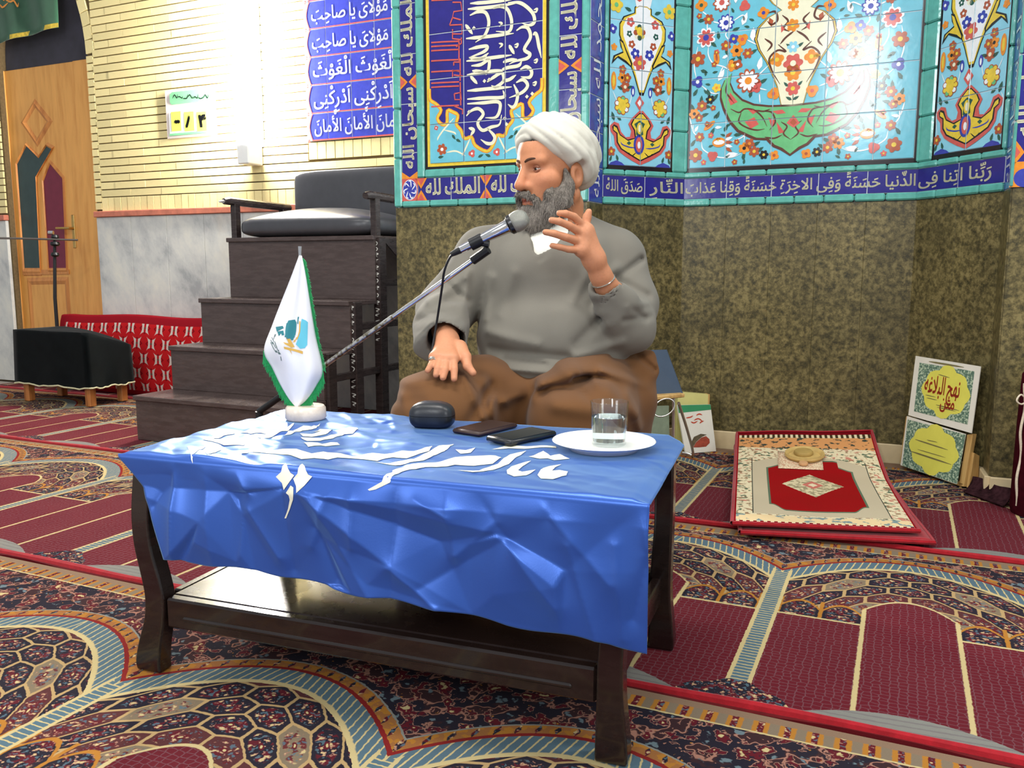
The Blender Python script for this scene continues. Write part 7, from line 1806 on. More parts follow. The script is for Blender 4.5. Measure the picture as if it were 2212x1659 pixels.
Q4 = [np.array(q, float) for q in ((1681, 1011), (1779, 1015), (1775, 985), (1680, 974))]; rows2 = []
for j in range(9):
    f = j / 8; rows2.append([on_rug(*((Q4[0] * (1 - g_) + Q4[1] * g_) * (1 - f) + (Q4[3] * (1 - g_) + Q4[2] * g_) * f), 0.0030) for g_ in np.linspace(0, 1, 9)])
b = MB(); b.grid(rows2); o = b.build('sheet', mat('cream_print_cloth', (220, 204, 170), 0.85, fn=spk), cl_c, True); o.modifiers.new('thickness', 'SOLIDIFY').thickness = 0.0010
M_CLAY = mat('pale_clay', (190, 160, 96), 0.7, var=0.12, vscale=30)
d0 = on_rug(1738, 990); dn_ = rug_n(d0); d0 = d0 + dn_ * 0.0062; tray = thing('clay_dish', d0, 'round pale wooden dish on the small cloth', 'dish')
b = MB(); b.lathe(d0, [(0.0, 0.0), (0.066, 0.0), (0.074, 0.010), (0.072, 0.018), (0.064, 0.016), (0.058, 0.006), (0.0, 0.006)], 32, dn_); auto_smooth(b.build('dish', M_CLAY, tray), 50)
d1 = d0 + dn_ * 0.0066 + np.array([0.0, 0.014, 0.002]); cdi = thing('clay_disc', d1, 'round clay prayer tablet lying in the dish', 'prayer tablet')
b = MB(); b.lathe(d1, [(0.0, 0.0), (0.034, 0.0), (0.036, 0.008), (0.032, 0.014), (0.0, 0.015)], 28, dn_); auto_smooth(b.build('disc', mat('olive_clay', (168, 140, 78), 0.7, var=0.15), cdi), 50)
d2 = on_rug(1735, 1007); n2_ = rug_n(d2); d2 = d2 + n2_ * 0.0058; st_ = thing('clay_tablet', d2, 'small pinkish clay tablet in front of the dish', 'prayer tablet')
b = MB(); b.lathe(d2, [(0.0, 0.0), (0.016, 0.0), (0.018, 0.006), (0.015, 0.011), (0, 0.012)], 20, n2_); auto_smooth(b.build('tablet', mat('pink_clay', (196, 150, 104), 0.7, var=0.1), st_), 50)

# wooden wire-legged lectern with a blue folder, books behind
DL = 2.95
def lpt(x, y, D): return at_d(x, y, D)
lec = thing('folding_lectern', (lpt(1490, 990, 3.30)[0], 3.2, 0.0), 'small wooden lectern board on bent chrome wire legs beside the man', 'lectern')
Pb = [lpt(1372, 872, 2.90), lpt(1478, 860, 2.96), lpt(1494, 872, 3.12), lpt(1400, 886, 3.10)]
zb_ = float(np.mean([p[2] for p in Pb[:2]])); pb0 = [lpt(1370, 872, 2.88), lpt(1480, 860, 3.0)]
ex = pb0[1] - pb0[0]; ex[2] = 0; L_ = np.linalg.norm(ex); ex /= L_; ey = np.array([-ex[1], ex[0], 0])
c = pb0[0] + ex * L_ / 2 + ey * 0.10; c[2] = zb_
b = MB(); b.box(c, ex * L_ / 2, ey * 0.10, UP * 0.007, 0, 0.003); b.build('board', M_PINE, lec)
M_WIRE = mat('bent_chrome_wire', (206, 208, 206), 0.38, metal=1.0, var=0.05)
for q0, q1, q2 in ((lpt(1466, 876, 3.02), lpt(1481, 930, 3.10), lpt(1495, 984, 3.20)),):
    ft = at_z(1497, 986, 0.010); b = MB(); b.tube(spline([q0, (q0 + ft) / 2 + np.array([0.004, 0, 0]), ft, ft + np.array([-0.02, 0.04, -0.004]), ft + np.array([-0.10, 0.10, -0.004])], 6), 0.0055, 10); auto_smooth(b.build('wire_leg', M_WIRE, lec))
for dx, dy in ((-0.16, 0.0), (-0.16, 0.10), (0.0, 0.10)):
    f0 = np.array([q0[0] + dx, q0[1] + dy, zb_ - 0.006]); b = MB(); b.tube([f0, np.array([f0[0] + 0.01, f0[1] + 0.02, 0.007])], 0.0055, 10); auto_smooth(b.build('wire_leg', M_WIRE, lec))
lc = lpt(1434, 886, 2.90); b = MB(); b.tube([lc + np.array([0.036 * math.cos(a), 0.008 * math.sin(a), 0.030 * math.sin(a + 0.35)]) for a in np.linspace(0, 2 * math.pi, 33)], 0.0022, 8, caps=False); auto_smooth(b.build('wire_loop', M_WIRE, lec))
# blue folder standing on the board
fb = [lpt(1392, 866, 2.97), lpt(1475, 856, 3.02), lpt(1440, 756, 3.06), lpt(1392, 757, 3.02)]
for k in (0, 1): fb[k][2] = zb_ + 0.0105
bf = thing('blue_folder', (fb[0] + fb[1]) / 2, 'dark slate blue folder standing on the small lectern', 'folder')
b = MB(); b.prism(fb, np.array([0.004, 0.014, 0.0])); b.build('cover', mat('slate_blue_card', (62, 78, 98), 0.6, var=0.06, bump=0.2, bscale=400), bf)
# white book with green band, yellow box file behind it
FBk = TFrame((0.735, 3.600, 0.0), (0.885, 3.655, 0.0), math.radians(7))
bk = thing('white_book', FBk.to3(0.075, 0, 0), 'white booklet with green band and red heart print standing by the lectern', 'book')
def bx2(*q): return [FBk.px(*p) for p in q]
def ZK(a, b): return (1360 + a / 6.146, 740 + b / 6.146)
cov = bx2(ZK(620, 840), ZK(1060, 830), ZK(1135, 1450), ZK(730, 1485))
sheet(FBk, cov, 0.0, 0.008, 'cover', M_CARD, bk)
def pr(name, pts, m_, off): b = MB(); tpoly(b, FBk, bx2(*[ZK(*p) for p in pts]), off); return b.build(name, m_, bk)
pr('green_band', [(625, 842), (1058, 832), (1068, 900), (640, 945)], mat('green_print', (52, 140, 92), 0.5, var=0.05), 0.0086)
pr('heart_print', [(830, 1400), (870, 1330), (940, 1270), (1000, 1250), (1045, 1290), (1050, 1340), (1000, 1390), (900, 1400)], mat('heart_red', (160, 70, 50), 0.5, var=0.3, vscale=60), 0.0086)
pr('dark_print', [(805, 1330), (840, 1260), (930, 1220), (1010, 1230), (940, 1265), (870, 1325), (830, 1395)], mat('brown_print', (96, 84, 62), 0.5, var=0.4, vscale=80), 0.0088)
rdm = MB()
for pl in ([(735, 1010), (790, 1000), (830, 980)], [(870, 975), (910, 958), (950, 970)], [(840, 1040), (900, 1020), (960, 1060)], [(800, 1060), (840, 1075), (890, 1050)], [(915, 1080), (940, 1060), (970, 1050)]):
    v2, f2 = brush(bx2(*[ZK(*p) for p in pl]), 0.0055, 5); rdm.add([FBk.to3(q[0], q[1], 0.0088) for q in v2], f2)
prop(rdm.build('printed_script', M_REDP, bk), kind='stuff')
FBo = TFrame((0.71, 3.662, 0.0), (0.875, 3.705, 0.0), math.radians(0))
bo = thing('box_file', FBo.to3(0.08, 0, -0.03), 'pale yellow box file standing behind the white booklet', 'box file')
q = [FBo.px(*ZK(*p)) for p in ((640, 655), (1060, 690), (1060, 1400), (640, 1420))]
sheet(FBo, [(q[0][0], 0.002), (q[1][0], 0.002), (q[1][0], q[1][1]), (q[0][0], q[0][1])], -0.032, 0.032, 'case', mat('pale_yellow_card', (206, 200, 128), 0.55, var=0.06), bo)
sheet(FBo, [(q[1][0] - 0.006, 0.003), (q[1][0] + 0.002, 0.003), (q[1][0] + 0.002, q[1][1] + 0.001), (q[1][0] - 0.006, q[1][1] + 0.001)], -0.0325, 0.033, 'spine', M_PINE, bo)
FB2 = TFrame((0.572, 3.635, 0.0), (0.687, 3.66, 0.0), math.radians(6)); q = FB2.px(1478, 880)
bg = thing('grey_book', FB2.to3(0.06, 0, 0), 'grey green book leaning behind the lectern legs', 'book')
sheet(FB2, [(0.0, 0.002), (0.115, 0.002), (0.115, 0.20), (0.0, 0.20)], 0.0, 0.012, 'cover', mat('grey_green_card', (120, 132, 110), 0.6, var=0.2, vscale=20), bg)
sheet(FB2, [(0.003, 0.004), (0.112, 0.004), (0.112, 0.198), (0.003, 0.198)], -0.010, 0.0098, 'pages', M_CARD, bg)

# ------------------------------------------------------------------ the seated man
PP = at_d
base_p = np.array([0.12, 2.36, 0.0])
# head frame
HY = math.radians(52); hp_ = math.radians(4)
hf = np.array([-math.sin(HY) * math.cos(hp_), -math.cos(HY) * math.cos(hp_), -math.sin(hp_)])
hl = np.array([math.cos(HY), -math.sin(HY), 0.0]); hl /= np.linalg.norm(hl)
hu = np.cross(hl, hf) * -1.0; hu = np.cross(hf, hl); hu = hu if hu[2] > 0 else -hu
HC = PP(1190, 366, 2.40)
def hd(f, l, u): return HC + f * hf + l * hl + u * hu
RH = np.stack([hf, hl, hu], 1)                        # columns: local axes
def skin_col(W):
    """tone variation of the skin: lips, cheeks, lids (pigment only)"""
    q = (W - HC) @ RH; base = np.array(lin((196, 132, 94))[:3]); c = np.tile(base, (len(W), 1))
    def blend(m, col): c[:] = c * (1 - m[:, None]) + np.array(lin(col)[:3]) * m[:, None]
    head = np.linalg.norm(q, axis=1) < 0.22
    lips = np.exp(-((q[:, 2] + 0.083) / 0.0075) ** 2 - (q[:, 1] / 0.024) ** 2) * (q[:, 0] > 0.07) * head; blend(np.clip(lips * 1.1, 0, 0.85), (176, 98, 84))
    nose = np.exp(-((q[:, 2] + 0.042) / 0.022) ** 2 - (q[:, 1] / 0.022) ** 2) * (q[:, 0] > 0.09) * head; blend(nose * 0.35, (196, 116, 84))
    eye = np.exp(-((q[:, 2] - 0.001) / 0.012) ** 2 - ((np.abs(q[:, 1]) - 0.032) / 0.020) ** 2) * (q[:, 0] > 0.05) * head; blend(eye * 0.45, (142, 88, 66))
    chk = np.exp(-((q[:, 2] + 0.035) / 0.03) ** 2 - ((np.abs(q[:, 1]) - 0.050) / 0.02) ** 2) * (q[:, 0] > 0.02) * head; blend(chk * 0.35, (204, 130, 98))
    n = pnoise(W[:, 0], W[:, 1], W[:, 2], 120.0, 4); c *= (1 + 0.04 * n)[:, None]
    hand = ~head; blend(hand * 0.30, (212, 150, 116))
    return c
def skin_fn(nt, b, pos):
    at = nt.n.new('ShaderNodeAttribute'); at.attribute_name = 'tone'; f = nt.noise(pos, 160.0, 4.0, 0.6)
    nt.put(b.inputs['Base Color'], nt.mix(nt.step(0.45, 0.75, f) * 0.18, X(nt, at.outputs['Color']), lin((150, 92, 66))))
    nt.put(b.inputs['Normal'], nt.bump(nt.noise(pos, 420.0, 3.0), 0.12, 0.0006))
M_SKIN = mat('skin', (200, 138, 100), 0.48, spec=0.4, sss=0.12, fn=skin_fn)
g = Sdf((-0.40, 1.86, 0.02), (0.52, 2.66, 1.13), 0.0032)
# torso, hips, legs (under the clothes)
g.ell(PP(1200, 620, 2.44), (0.17, 0.105, 0.19), k=0.03); g.ell(PP(1195, 745, 2.42), (0.17, 0.13, 0.13), k=0.04)
g.cone(PP(1210, 520, 2.46), PP(1050, 560, 2.46), 0.055, 0.060, 0.03); g.cone(PP(1210, 520, 2.46), PP(1330, 560, 2.45), 0.055, 0.060, 0.03)
for hip, knee, foot in (((1110, 850, 2.42), (965, 935, 2.13), (985, 1220, 2.22)), ((1275, 850, 2.42), (1255, 945, 2.12), (1230, 1220, 2.20))):
    g.chain([PP(*hip), PP(*knee), PP(*foot)], [0.085, 0.060, 0.042], 0.03); fz = PP(*foot); g.cone((fz[0], fz[1], 0.07), (fz[0] - 0.01, fz[1] - 0.045, 0.050), 0.034, 0.03, 0.02)
# neck and head
g.chain([PP(1212, 525, 2.455), hd(-0.035, 0.0, -0.10)], [0.064, 0.060], 0.03)
g.ell(hd(-0.018, 0, 0.045), (0.100, 0.078, 0.100), RH, 0.01)
g.ell(hd(0.030, 0, -0.040), (0.066, 0.062, 0.085), RH, 0.03)
g.ell(hd(0.048, 0, 0.040), (0.046, 0.058, 0.048), RH, 0.02)                          # forehead
g.ell(hd(0.052, 0, -0.108), (0.036, 0.036, 0.030), RH, 0.03)                         # chin
for s in (-1, 1):
    g.cone(hd(-0.020, s * 0.060, -0.070), hd(0.045, s * 0.030, -0.110), 0.022, 0.022, 0.03)   # jaw
    g.ell(hd(0.046, s * 0.044, -0.030), (0.030, 0.026, 0.024), RH, 0.02)             # cheekbone
    g.cone(hd(0.086, s * 0.010, 0.020), hd(0.070, s * 0.046, 0.020), 0.010, 0.010, 0.014)     # brow
    g.ell(hd(0.096, s * 0.031, -0.001), (0.022, 0.0185, 0.0120), RH, 0.008, 's')      # eye socket
    g.ell(hd(0.0905, s * 0.0135, -0.046), (0.014, 0.010, 0.0105), RH, 0.010)         # nostril wings
    # ears
    ec = hd(-0.020, s * 0.082, -0.022)
    g.ell(ec, (0.022, 0.011, 0.034), RH, 0.006); g.ell(ec + hl * s * 0.010 + hf * 0.004, (0.009, 0.008, 0.016), RH, 0.005, 's'); g.ell(hd(-0.014, s * 0.077, -0.045), (0.010, 0.007, 0.011), RH, 0.006)
g.cone(hd(0.087, 0, 0.012), hd(0.112, 0, -0.038), 0.0095, 0.0125, 0.012)             # nose
g.ell(hd(0.112, 0, -0.044), (0.0145, 0.0130, 0.0125), RH, 0.008)
g.ell(hd(0.086, 0, -0.076), (0.013, 0.026, 0.009), RH, 0.010); g.ell(hd(0.084, 0, -0.090), (0.013, 0.022, 0.0085), RH, 0.008)   # lips
g.ell(hd(0.102, 0, -0.083), (0.016, 0.030, 0.0016), RH, 0.002, 's')
# raised left hand
WRp = PP(1298, 596, 2.185); hnd = [PP(1283, 560, 2.165), PP(1268, 525, 2.150)]
g.chain([PP(1350, 690, 2.30), PP(1322, 640, 2.23), WRp, hnd[0]], [0.042, 0.036, 0.027, 0.028], 0.012)
FD = {}
g.cone(hnd[0], PP(1262, 505, 2.145), 0.025, 0.019, 0.014); g.cone(hnd[0], PP(1258, 538, 2.140), 0.024, 0.019, 0.014); g.cone(PP(1264, 495, 2.150), PP(1254, 540, 2.138), 0.016, 0.0155, 0.014); g.cone(PP(1268, 500, 2.16), hnd[0], 0.020, 0.024, 0.012)
fingers = [[(1262, 492, 2.150), (1240, 469, 2.125), (1222, 462, 2.108), (1208, 461, 2.098)],
           [(1259, 506, 2.145), (1230, 488, 2.112), (1208, 479, 2.094), (1191, 476, 2.086)],
           [(1255, 523, 2.140), (1222, 513, 2.106), (1197, 505, 2.090), (1178, 502, 2.084)],
           [(1256, 541, 2.140), (1228, 539, 2.112), (1208, 534, 2.100), (1192, 531, 2.094)]]
for i, fg in enumerate(fingers):
    r = [0.0118, 0.0098, 0.0090, 0.0076] if i < 3 else [0.0105, 0.0086, 0.0078, 0.0068]
    P_ = [PP(*q) for q in fg]; g.cone(P_[0], P_[1], r[0], r[1], 0.004); g.cone(P_[1], P_[2], r[1], r[2], 0.002); g.cone(P_[2], P_[3], r[2], r[3], 0.002)
g.chain([PP(1276, 528, 2.165), PP(1264, 492, 2.178), PP(1268, 470, 2.180), PP(1272, 458, 2.178)], [0.018, 0.0125, 0.0105, 0.0085], 0.006)
# right hand lying on the knee
g.chain([PP(955, 690, 2.33), PP(962, 715, 2.22), PP(966, 735, 2.140)], [0.042, 0.034, 0.028], 0.012)
pw = PP(966, 738, 2.135)
kn = [(939, 772, 2.062), (951, 775, 2.056), (964, 777, 2.054), (979, 775, 2.058)]
for q in kn: g.cone(pw, PP(*q), 0.0235, 0.0125, 0.014)
g.cone(PP(*kn[0]), PP(*kn[3]), 0.012, 0.0125, 0.012)
tips = [[(931, 790, 2.036), (924, 801, 2.028)], [(946, 795, 2.026), (942, 810, 2.016)], [(961, 799, 2.024), (957, 816, 2.012)], [(981, 799, 2.028), (981, 819, 2.014)]]
for q, tp, r in zip(kn, tips, (0.0084, 0.0094, 0.0098, 0.0094)):
    g.cone(PP(*q), PP(*tp[0]), r * 1.15, r, 0.003); g.cone(PP(*tp[0]), PP(*tp[1]), r, r * 0.86, 0.002)
g.chain([PP(992, 752, 2.11), PP(1005, 772, 2.075), PP(1010, 792, 2.052), PP(1022, 806, 2.040)], [0.021, 0.0145, 0.0108, 0.0088], 0.006)
person = g.build('person', M_SKIN, None, 1, skin_col)
rebase(person, base_p)
prop(person, 'bearded man in white turban, grey tunic and brown cloak, seated, one hand raised', 'person')
def pchild(o): return o
# eyes
M_EYEW = mat('eye_white', (206, 196, 186), 0.25, spec=0.5, var=0.03); M_IRIS = mat('dark_iris', (34, 22, 18), 0.15, spec=0.6, var=0.1)
for s in (-1, 1):
    c = hd(0.0675, s * 0.0315, -0.0010); b = MB(); b.lathe(c - hf * 0.0128, [(0.0128 * math.sin(a), 0.0128 * (1 - math.cos(a))) for a in np.linspace(0, math.pi, 13)], 20, hf); e = auto_smooth(b.build('eye', M_EYEW, person), 80)
    gz_ = hf * 0.93 - hl * 0.22 - hu * 0.15; gz_ /= np.linalg.norm(gz_)
    b = MB(); b.lathe(c + gz_ * 0.0108, [(0.0062, 0.0), (0.0052, 0.0018), (0.0, 0.0026)], 16, gz_); auto_smooth(b.build('iris', M_IRIS, e), 80)
    for nm, du, rr, m_ in (('upper_lid', 0.0060, 0.0036, M_SKIN), ('lower_lid', -0.0072, 0.0030, M_SKIN)):
        pts = []
        for a in np.linspace(-1, 1, 9):
            f = math.sqrt(max(0.0, 0.0138 ** 2 - (0.0118 * a) ** 2 - (du * (1 - 0.7 * a * a)) ** 2)); pts.append(c + hl * 0.0118 * a + hu * du * (1 - 0.75 * a * a) + hf * f)
        b = MB(); b.tube(pts, [0.0006] + [rr] * 7 + [0.0006], 8); o = auto_smooth(b.build(nm, M_SKIN, person)); me = o.data
        at_ = me.color_attributes.new('tone', 'FLOAT_COLOR', 'POINT'); at_.data.foreach_set('color', np.tile(np.array(lin((150, 96, 72)), np.float32), len(me.vertices)))
    # eyebrow
    bp = [hd(0.098, s * 0.010, 0.018), hd(0.0965, s * 0.022, 0.0235), hd(0.086, s * 0.037, 0.0245), hd(0.070, s * 0.050, 0.018)]
    b = MB(); P_ = spline(bp, 5); b.tube(P_, [0.0012 + 0.0022 * math.sin(math.pi * min(1, 0.25 + 0.75 * i / (len(P_) - 1))) for i in range(len(P_))], 8); auto_smooth(b.build('eyebrow', mat('dark_brow_hair', (84, 60, 48), 0.8, spec=0.2, bump=0.8, bscale=600, var=0.3, vscale=300), person))
# beard and moustache
def beard_col(W):
    q = (W - HC) @ RH; n = pnoise(W[:, 0], W[:, 1], W[:, 2], 260.0, 9) * 0.5 + pnoise(W[:, 0], W[:, 1], W[:, 2], 90.0, 2) * 0.4
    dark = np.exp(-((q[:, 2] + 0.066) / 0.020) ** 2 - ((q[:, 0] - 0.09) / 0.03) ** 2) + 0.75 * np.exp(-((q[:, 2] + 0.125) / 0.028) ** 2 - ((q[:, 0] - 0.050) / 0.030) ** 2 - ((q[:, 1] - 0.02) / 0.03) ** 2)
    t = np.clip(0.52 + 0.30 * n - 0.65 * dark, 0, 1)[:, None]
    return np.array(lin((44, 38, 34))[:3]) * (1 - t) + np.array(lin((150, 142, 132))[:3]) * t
def beard_fn(nt, b, pos):
    at = nt.n.new('ShaderNodeAttribute'); at.attribute_name = 'tone'; x, y, z = nt.sep(pos)
    st = nt.noise(nt.comb(x * 3.2, y * 3.2, z * 0.9), 210.0, 3.0, 0.7)
    nt.put(b.inputs['Base Color'], nt.mix(nt.step(0.40, 0.66, st) * 0.55, X(nt, at.outputs['Color']), lin((178, 170, 158)))); nt.put(b.inputs['Normal'], nt.bump(st, 0.9, 0.003))
M_BEARD = mat('grey_beard_hair', (110, 102, 96), 0.8, spec=0.2, fn=beard_fn)
gb = Sdf(HC - 0.22, HC + 0.20, 0.0026)
gb.ell(hd(0.060, 0, -0.138), (0.054, 0.050, 0.042), RH, 0.02); gb.ell(hd(0.030, 0, -0.112), (0.060, 0.068, 0.038), RH, 0.02)
for s in (-1, 1):
    gb.chain([hd(0.010, s * 0.0725, -0.010), hd(0.006, s * 0.0725, -0.052), hd(0.020, s * 0.066, -0.085), hd(0.050, s * 0.045, -0.110)], [0.008, 0.016, 0.025, 0.028], 0.016)
    gb.ell(hd(0.040, s * 0.054, -0.076), (0.036, 0.017, 0.030), RH, 0.020)
    gb.chain([hd(0.105, s * 0.003, -0.0645), hd(0.101, s * 0.018, -0.068), hd(0.086, s * 0.034, -0.084), hd(0.074, s * 0.038, -0.104)], [0.0070, 0.0095, 0.0095, 0.011], 0.006)   # moustache
gb.ell(hd(0.092, 0, -0.106), (0.016, 0.028, 0.012), RH, 0.012)
gb.ell(hd(0.114, 0, -0.084), (0.028, 0.020, 0.0075), RH, 0.004, 's')                  # mouth left free
gb.warp(lambda x, y, z: 0.0022 * pnoise(x, y, z * 0.5, 240.0, 1) + 0.0030 * pnoise(x, y, z * 0.7, 90.0, 3))
beard = gb.build('beard', M_BEARD, person, 0, beard_col)
# loose strands so the outline is not hard
rb = np.random.RandomState(8); Vb = np.array([v.co[:] for v in beard.data.vertices]); Nb = np.array([v.normal[:] for v in beard.data.vertices]); st = MB()
pick = rb.choice(len(Vb), 2600)
dn = np.array([0, 0, -1.0])
for i in pick:
    p0 = Vb[i]; n_ = Nb[i]; l = rb.uniform(0.006, 0.016); d1 = n_ * 0.55 + dn * 0.9 + hf * 0.15 + rb.normal(0, 0.22, 3); d1 /= np.linalg.norm(d1); side = np.cross(d1, n_); side /= (np.linalg.norm(side) + 1e-9)
    w_ = 0.0006; p1 = p0 + d1 * l * 0.55; p2 = p0 + (d1 * 0.8 + dn * 0.35) * l
    st.add([p0 - side * w_, p0 + side * w_, p1 + side * w_ * 0.7, p1 - side * w_ * 0.7, p2], [(0, 1, 2, 3), (3, 2, 4)])
st.v = [tuple(np.array(p) + base_p) for p in st.v]
so = st.build('beard_strands', mat('beard_strands', (120, 112, 104), 0.7, spec=0.2, var=0.6, vscale=60), person, fix=False); prop(so, kind='stuff')
# turban
def turban():
    gt = Sdf(HC - np.array([0.22, 0.22, 0.13]), HC + np.array([0.24, 0.22, 0.22]), 0.0030)
    ta = math.radians(33); tf = hf * math.cos(ta) + hu * math.sin(ta); tu = hu * math.cos(ta) - hf * math.sin(ta)
    RT = np.stack([tf, hl, tu], 1); c0 = hd(-0.034, 0.0, 0.050)
    gt.ell(c0 + tu * 0.012 - tf * 0.004, (0.117, 0.101, 0.076), RT, 0.01)
    # rolled rim
    n_ = 30; ring_ = [c0 + tf * 0.088 * math.cos(a) + hl * 0.082 * math.sin(a) + tu * (-0.022 + 0.010 * math.cos(a)) for a in np.linspace(0, 2 * math.pi, n_ + 1)]
    for i in range(n_): gt.cone(ring_[i], ring_[i + 1], 0.0315, 0.0315, 0.012)
    # forehead notch: wraps rise to a blunt point over the brow
    gt.ell(hd(0.095, 0.012, 0.018), (0.070, 0.060, 0.062), RH, 0.010, 's')
    gt.ell(hd(-0.016, 0.098, -0.030), (0.030, 0.034, 0.048), RH, 0.012, 's')
    gt.half(hd(0, 0, -0.085), -hu, 's', 0.01)
    # wrap ridges
    def wr(x, y, z):
        q = [x - c0[0], y - c0[1], z - c0[2]]; a = q[0] * tf[0] + q[1] * tf[1] + q[2] * tf[2]; l = q[0] * hl[0] + q[1] * hl[1] + q[2] * hl[2]; u = q[0] * tu[0] + q[1] * tu[1] + q[2] * tu[2]
        ph = np.arctan2(l, a); k = u * 1.0 + 0.030 * np.abs(ph) - 0.03 * np.cos(ph) + 0.018 * np.sin(2 * ph + 0.5)
        return -0.0042 * np.abs(np.sin(k * 130.0)) ** 0.7 + 0.0012 * pnoise(x, y, z, 60.0, 5)
    gt.warp(wr)
    return gt.build('turban', mat('white_turban_cloth', (204, 201, 188), 0.85, spec=0.15, var=0.03, bump=0.2, bscale=500), person, 1)
turban()
# inner shirt collar
M_SHIRT = mat('cream_shirt', (228, 226, 214), 0.75, spec=0.2, var=0.04, bump=0.15, bscale=400)
gs = Sdf(PP(1128, 592, 2.22), (PP(1232, 462, 2.25)[0], 2.52, PP(1222, 462, 2.40)[2]), 0.004)
gs.cone(PP(1205, 470, 2.43), PP(1212, 535, 2.45), 0.066, 0.085, 0.01); gs.cone(PP(1205, 455, 2.43), PP(1205, 478, 2.43), 0.058, 0.058, 0.004, 's'); gs.half(PP(1200, 474, 2.40), np.array([-0.25, -0.35, 1.0]), 's', 0.003)
gs.ell(PP(1198, 610, 2.44), (0.192, 0.134, 0.177), k=0.04); gs.ell(PP(1195, 585, 2.36), (0.137, 0.069, 0.107), k=0.04)
keep_largest(gs.build('shirt_collar', M_SHIRT, person, 1))

# grey tunic
def tunic_fn(nt, b, pos):
    f = nt.noise(pos, 520.0, 2.0); nt.put(b.inputs['Base Color'], nt.mix(nt.noise(pos, 7.0, 3.0), lin((112, 108, 99)), lin((126, 122, 112)))); nt.put(b.inputs['Normal'], nt.bump(f, 0.35, 0.0008))
M_TUNIC = mat('grey_wool_tunic', (118, 112, 106), 0.88, spec=0.15, sheen=0.1, fn=tunic_fn)
gt = Sdf((-0.44, 1.95, 0.40), (0.54, 2.72, 1.02), 0.0048)
gt.ell(PP(1198, 610, 2.44), (0.205, 0.150, 0.190), k=0.04); gt.ell(PP(1198, 730, 2.40), (0.222, 0.185, 0.150), k=0.06); gt.ell(PP(1190, 800, 2.38), (0.20, 0.165, 0.09), k=0.05)
gt.cone(PP(1215, 512, 2.47), PP(1048, 552, 2.465), 0.066, 0.080, 0.05); gt.cone(PP(1215, 512, 2.47), PP(1325, 552, 2.455), 0.070, 0.080, 0.05)
gt.ell(PP(1195, 585, 2.36), (0.15, 0.085, 0.12), k=0.04)
# right sleeve (rests on the knee)
gt.chain([PP(1045, 562, 2.46), PP(962, 672, 2.42), PP(953, 708, 2.28), PP(958, 738, 2.175)], [0.082, 0.076, 0.068, 0.062], 0.03)
gt.cone(PP(935, 728, 2.22), PP(912, 752, 2.165), 0.045, 0.022, 0.03)
# left sleeve (forearm raised)
gt.chain([PP(1332, 566, 2.45), PP(1362, 655, 2.40), PP(1362, 712, 2.31)], [0.082, 0.072, 0.066], 0.03)
gt.chain([PP(1362, 708, 2.31), PP(1332, 655, 2.24), PP(1308, 622, 2.205)], [0.062, 0.052, 0.044], 0.025)
gt.cone(PP(1345, 712, 2.27), PP(1318, 690, 2.22), 0.040, 0.026, 0.03); gt.cone(PP(1318, 650, 2.21), PP(1306, 690, 2.20), 0.026, 0.012, 0.02)
# openings: cuffs and neck
gt.chain([PP(957, 700, 2.30), PP(962, 726, 2.20), PP(966, 756, 2.07)], [0.045, 0.0480, 0.052], 0.004, 's'); gt.half(PP(960, 742, 2.150), np.array([0.02, -1.0, -0.35]), 's', 0.004, PP(860, 800, 2.0) - 0.02, PP(1040, 690, 2.20) + 0.02)
gt.chain([PP(1325, 645, 2.225), PP(1302, 606, 2.19), PP(1285, 575, 2.17)], [0.034, 0.036, 0.040], 0.004, 's'); gt.half(PP(1303, 614, 2.195), PP(1285, 575, 2.17) - PP(1325, 645, 2.225), 's', 0.004, (PP(1258, 660, 2.15)[0], 2.06, PP(1300, 660, 2.2)[2]), (PP(1345, 540, 2.2)[0], 2.230, PP(1300, 530, 2.2)[2]))
gt.cone(PP(1205, 455, 2.43), PP(1210, 530, 2.45), 0.072, 0.062, 0.01, 's')
for Dv in (2.20, 2.225, 2.25, 2.275, 2.30, 2.325, 2.35):
    vv = [PP(1150, 470, Dv), PP(1232, 478, Dv), PP(1166, 562, Dv)]
    for f in np.linspace(0, 1, 14): gt.cone(vv[0] + (vv[2] - vv[0]) * f, vv[1] + (vv[2] - vv[1]) * f, 0.012 * (1 - f) + 0.0055, 0.012 * (1 - f) + 0.0055, 0.005, 's')
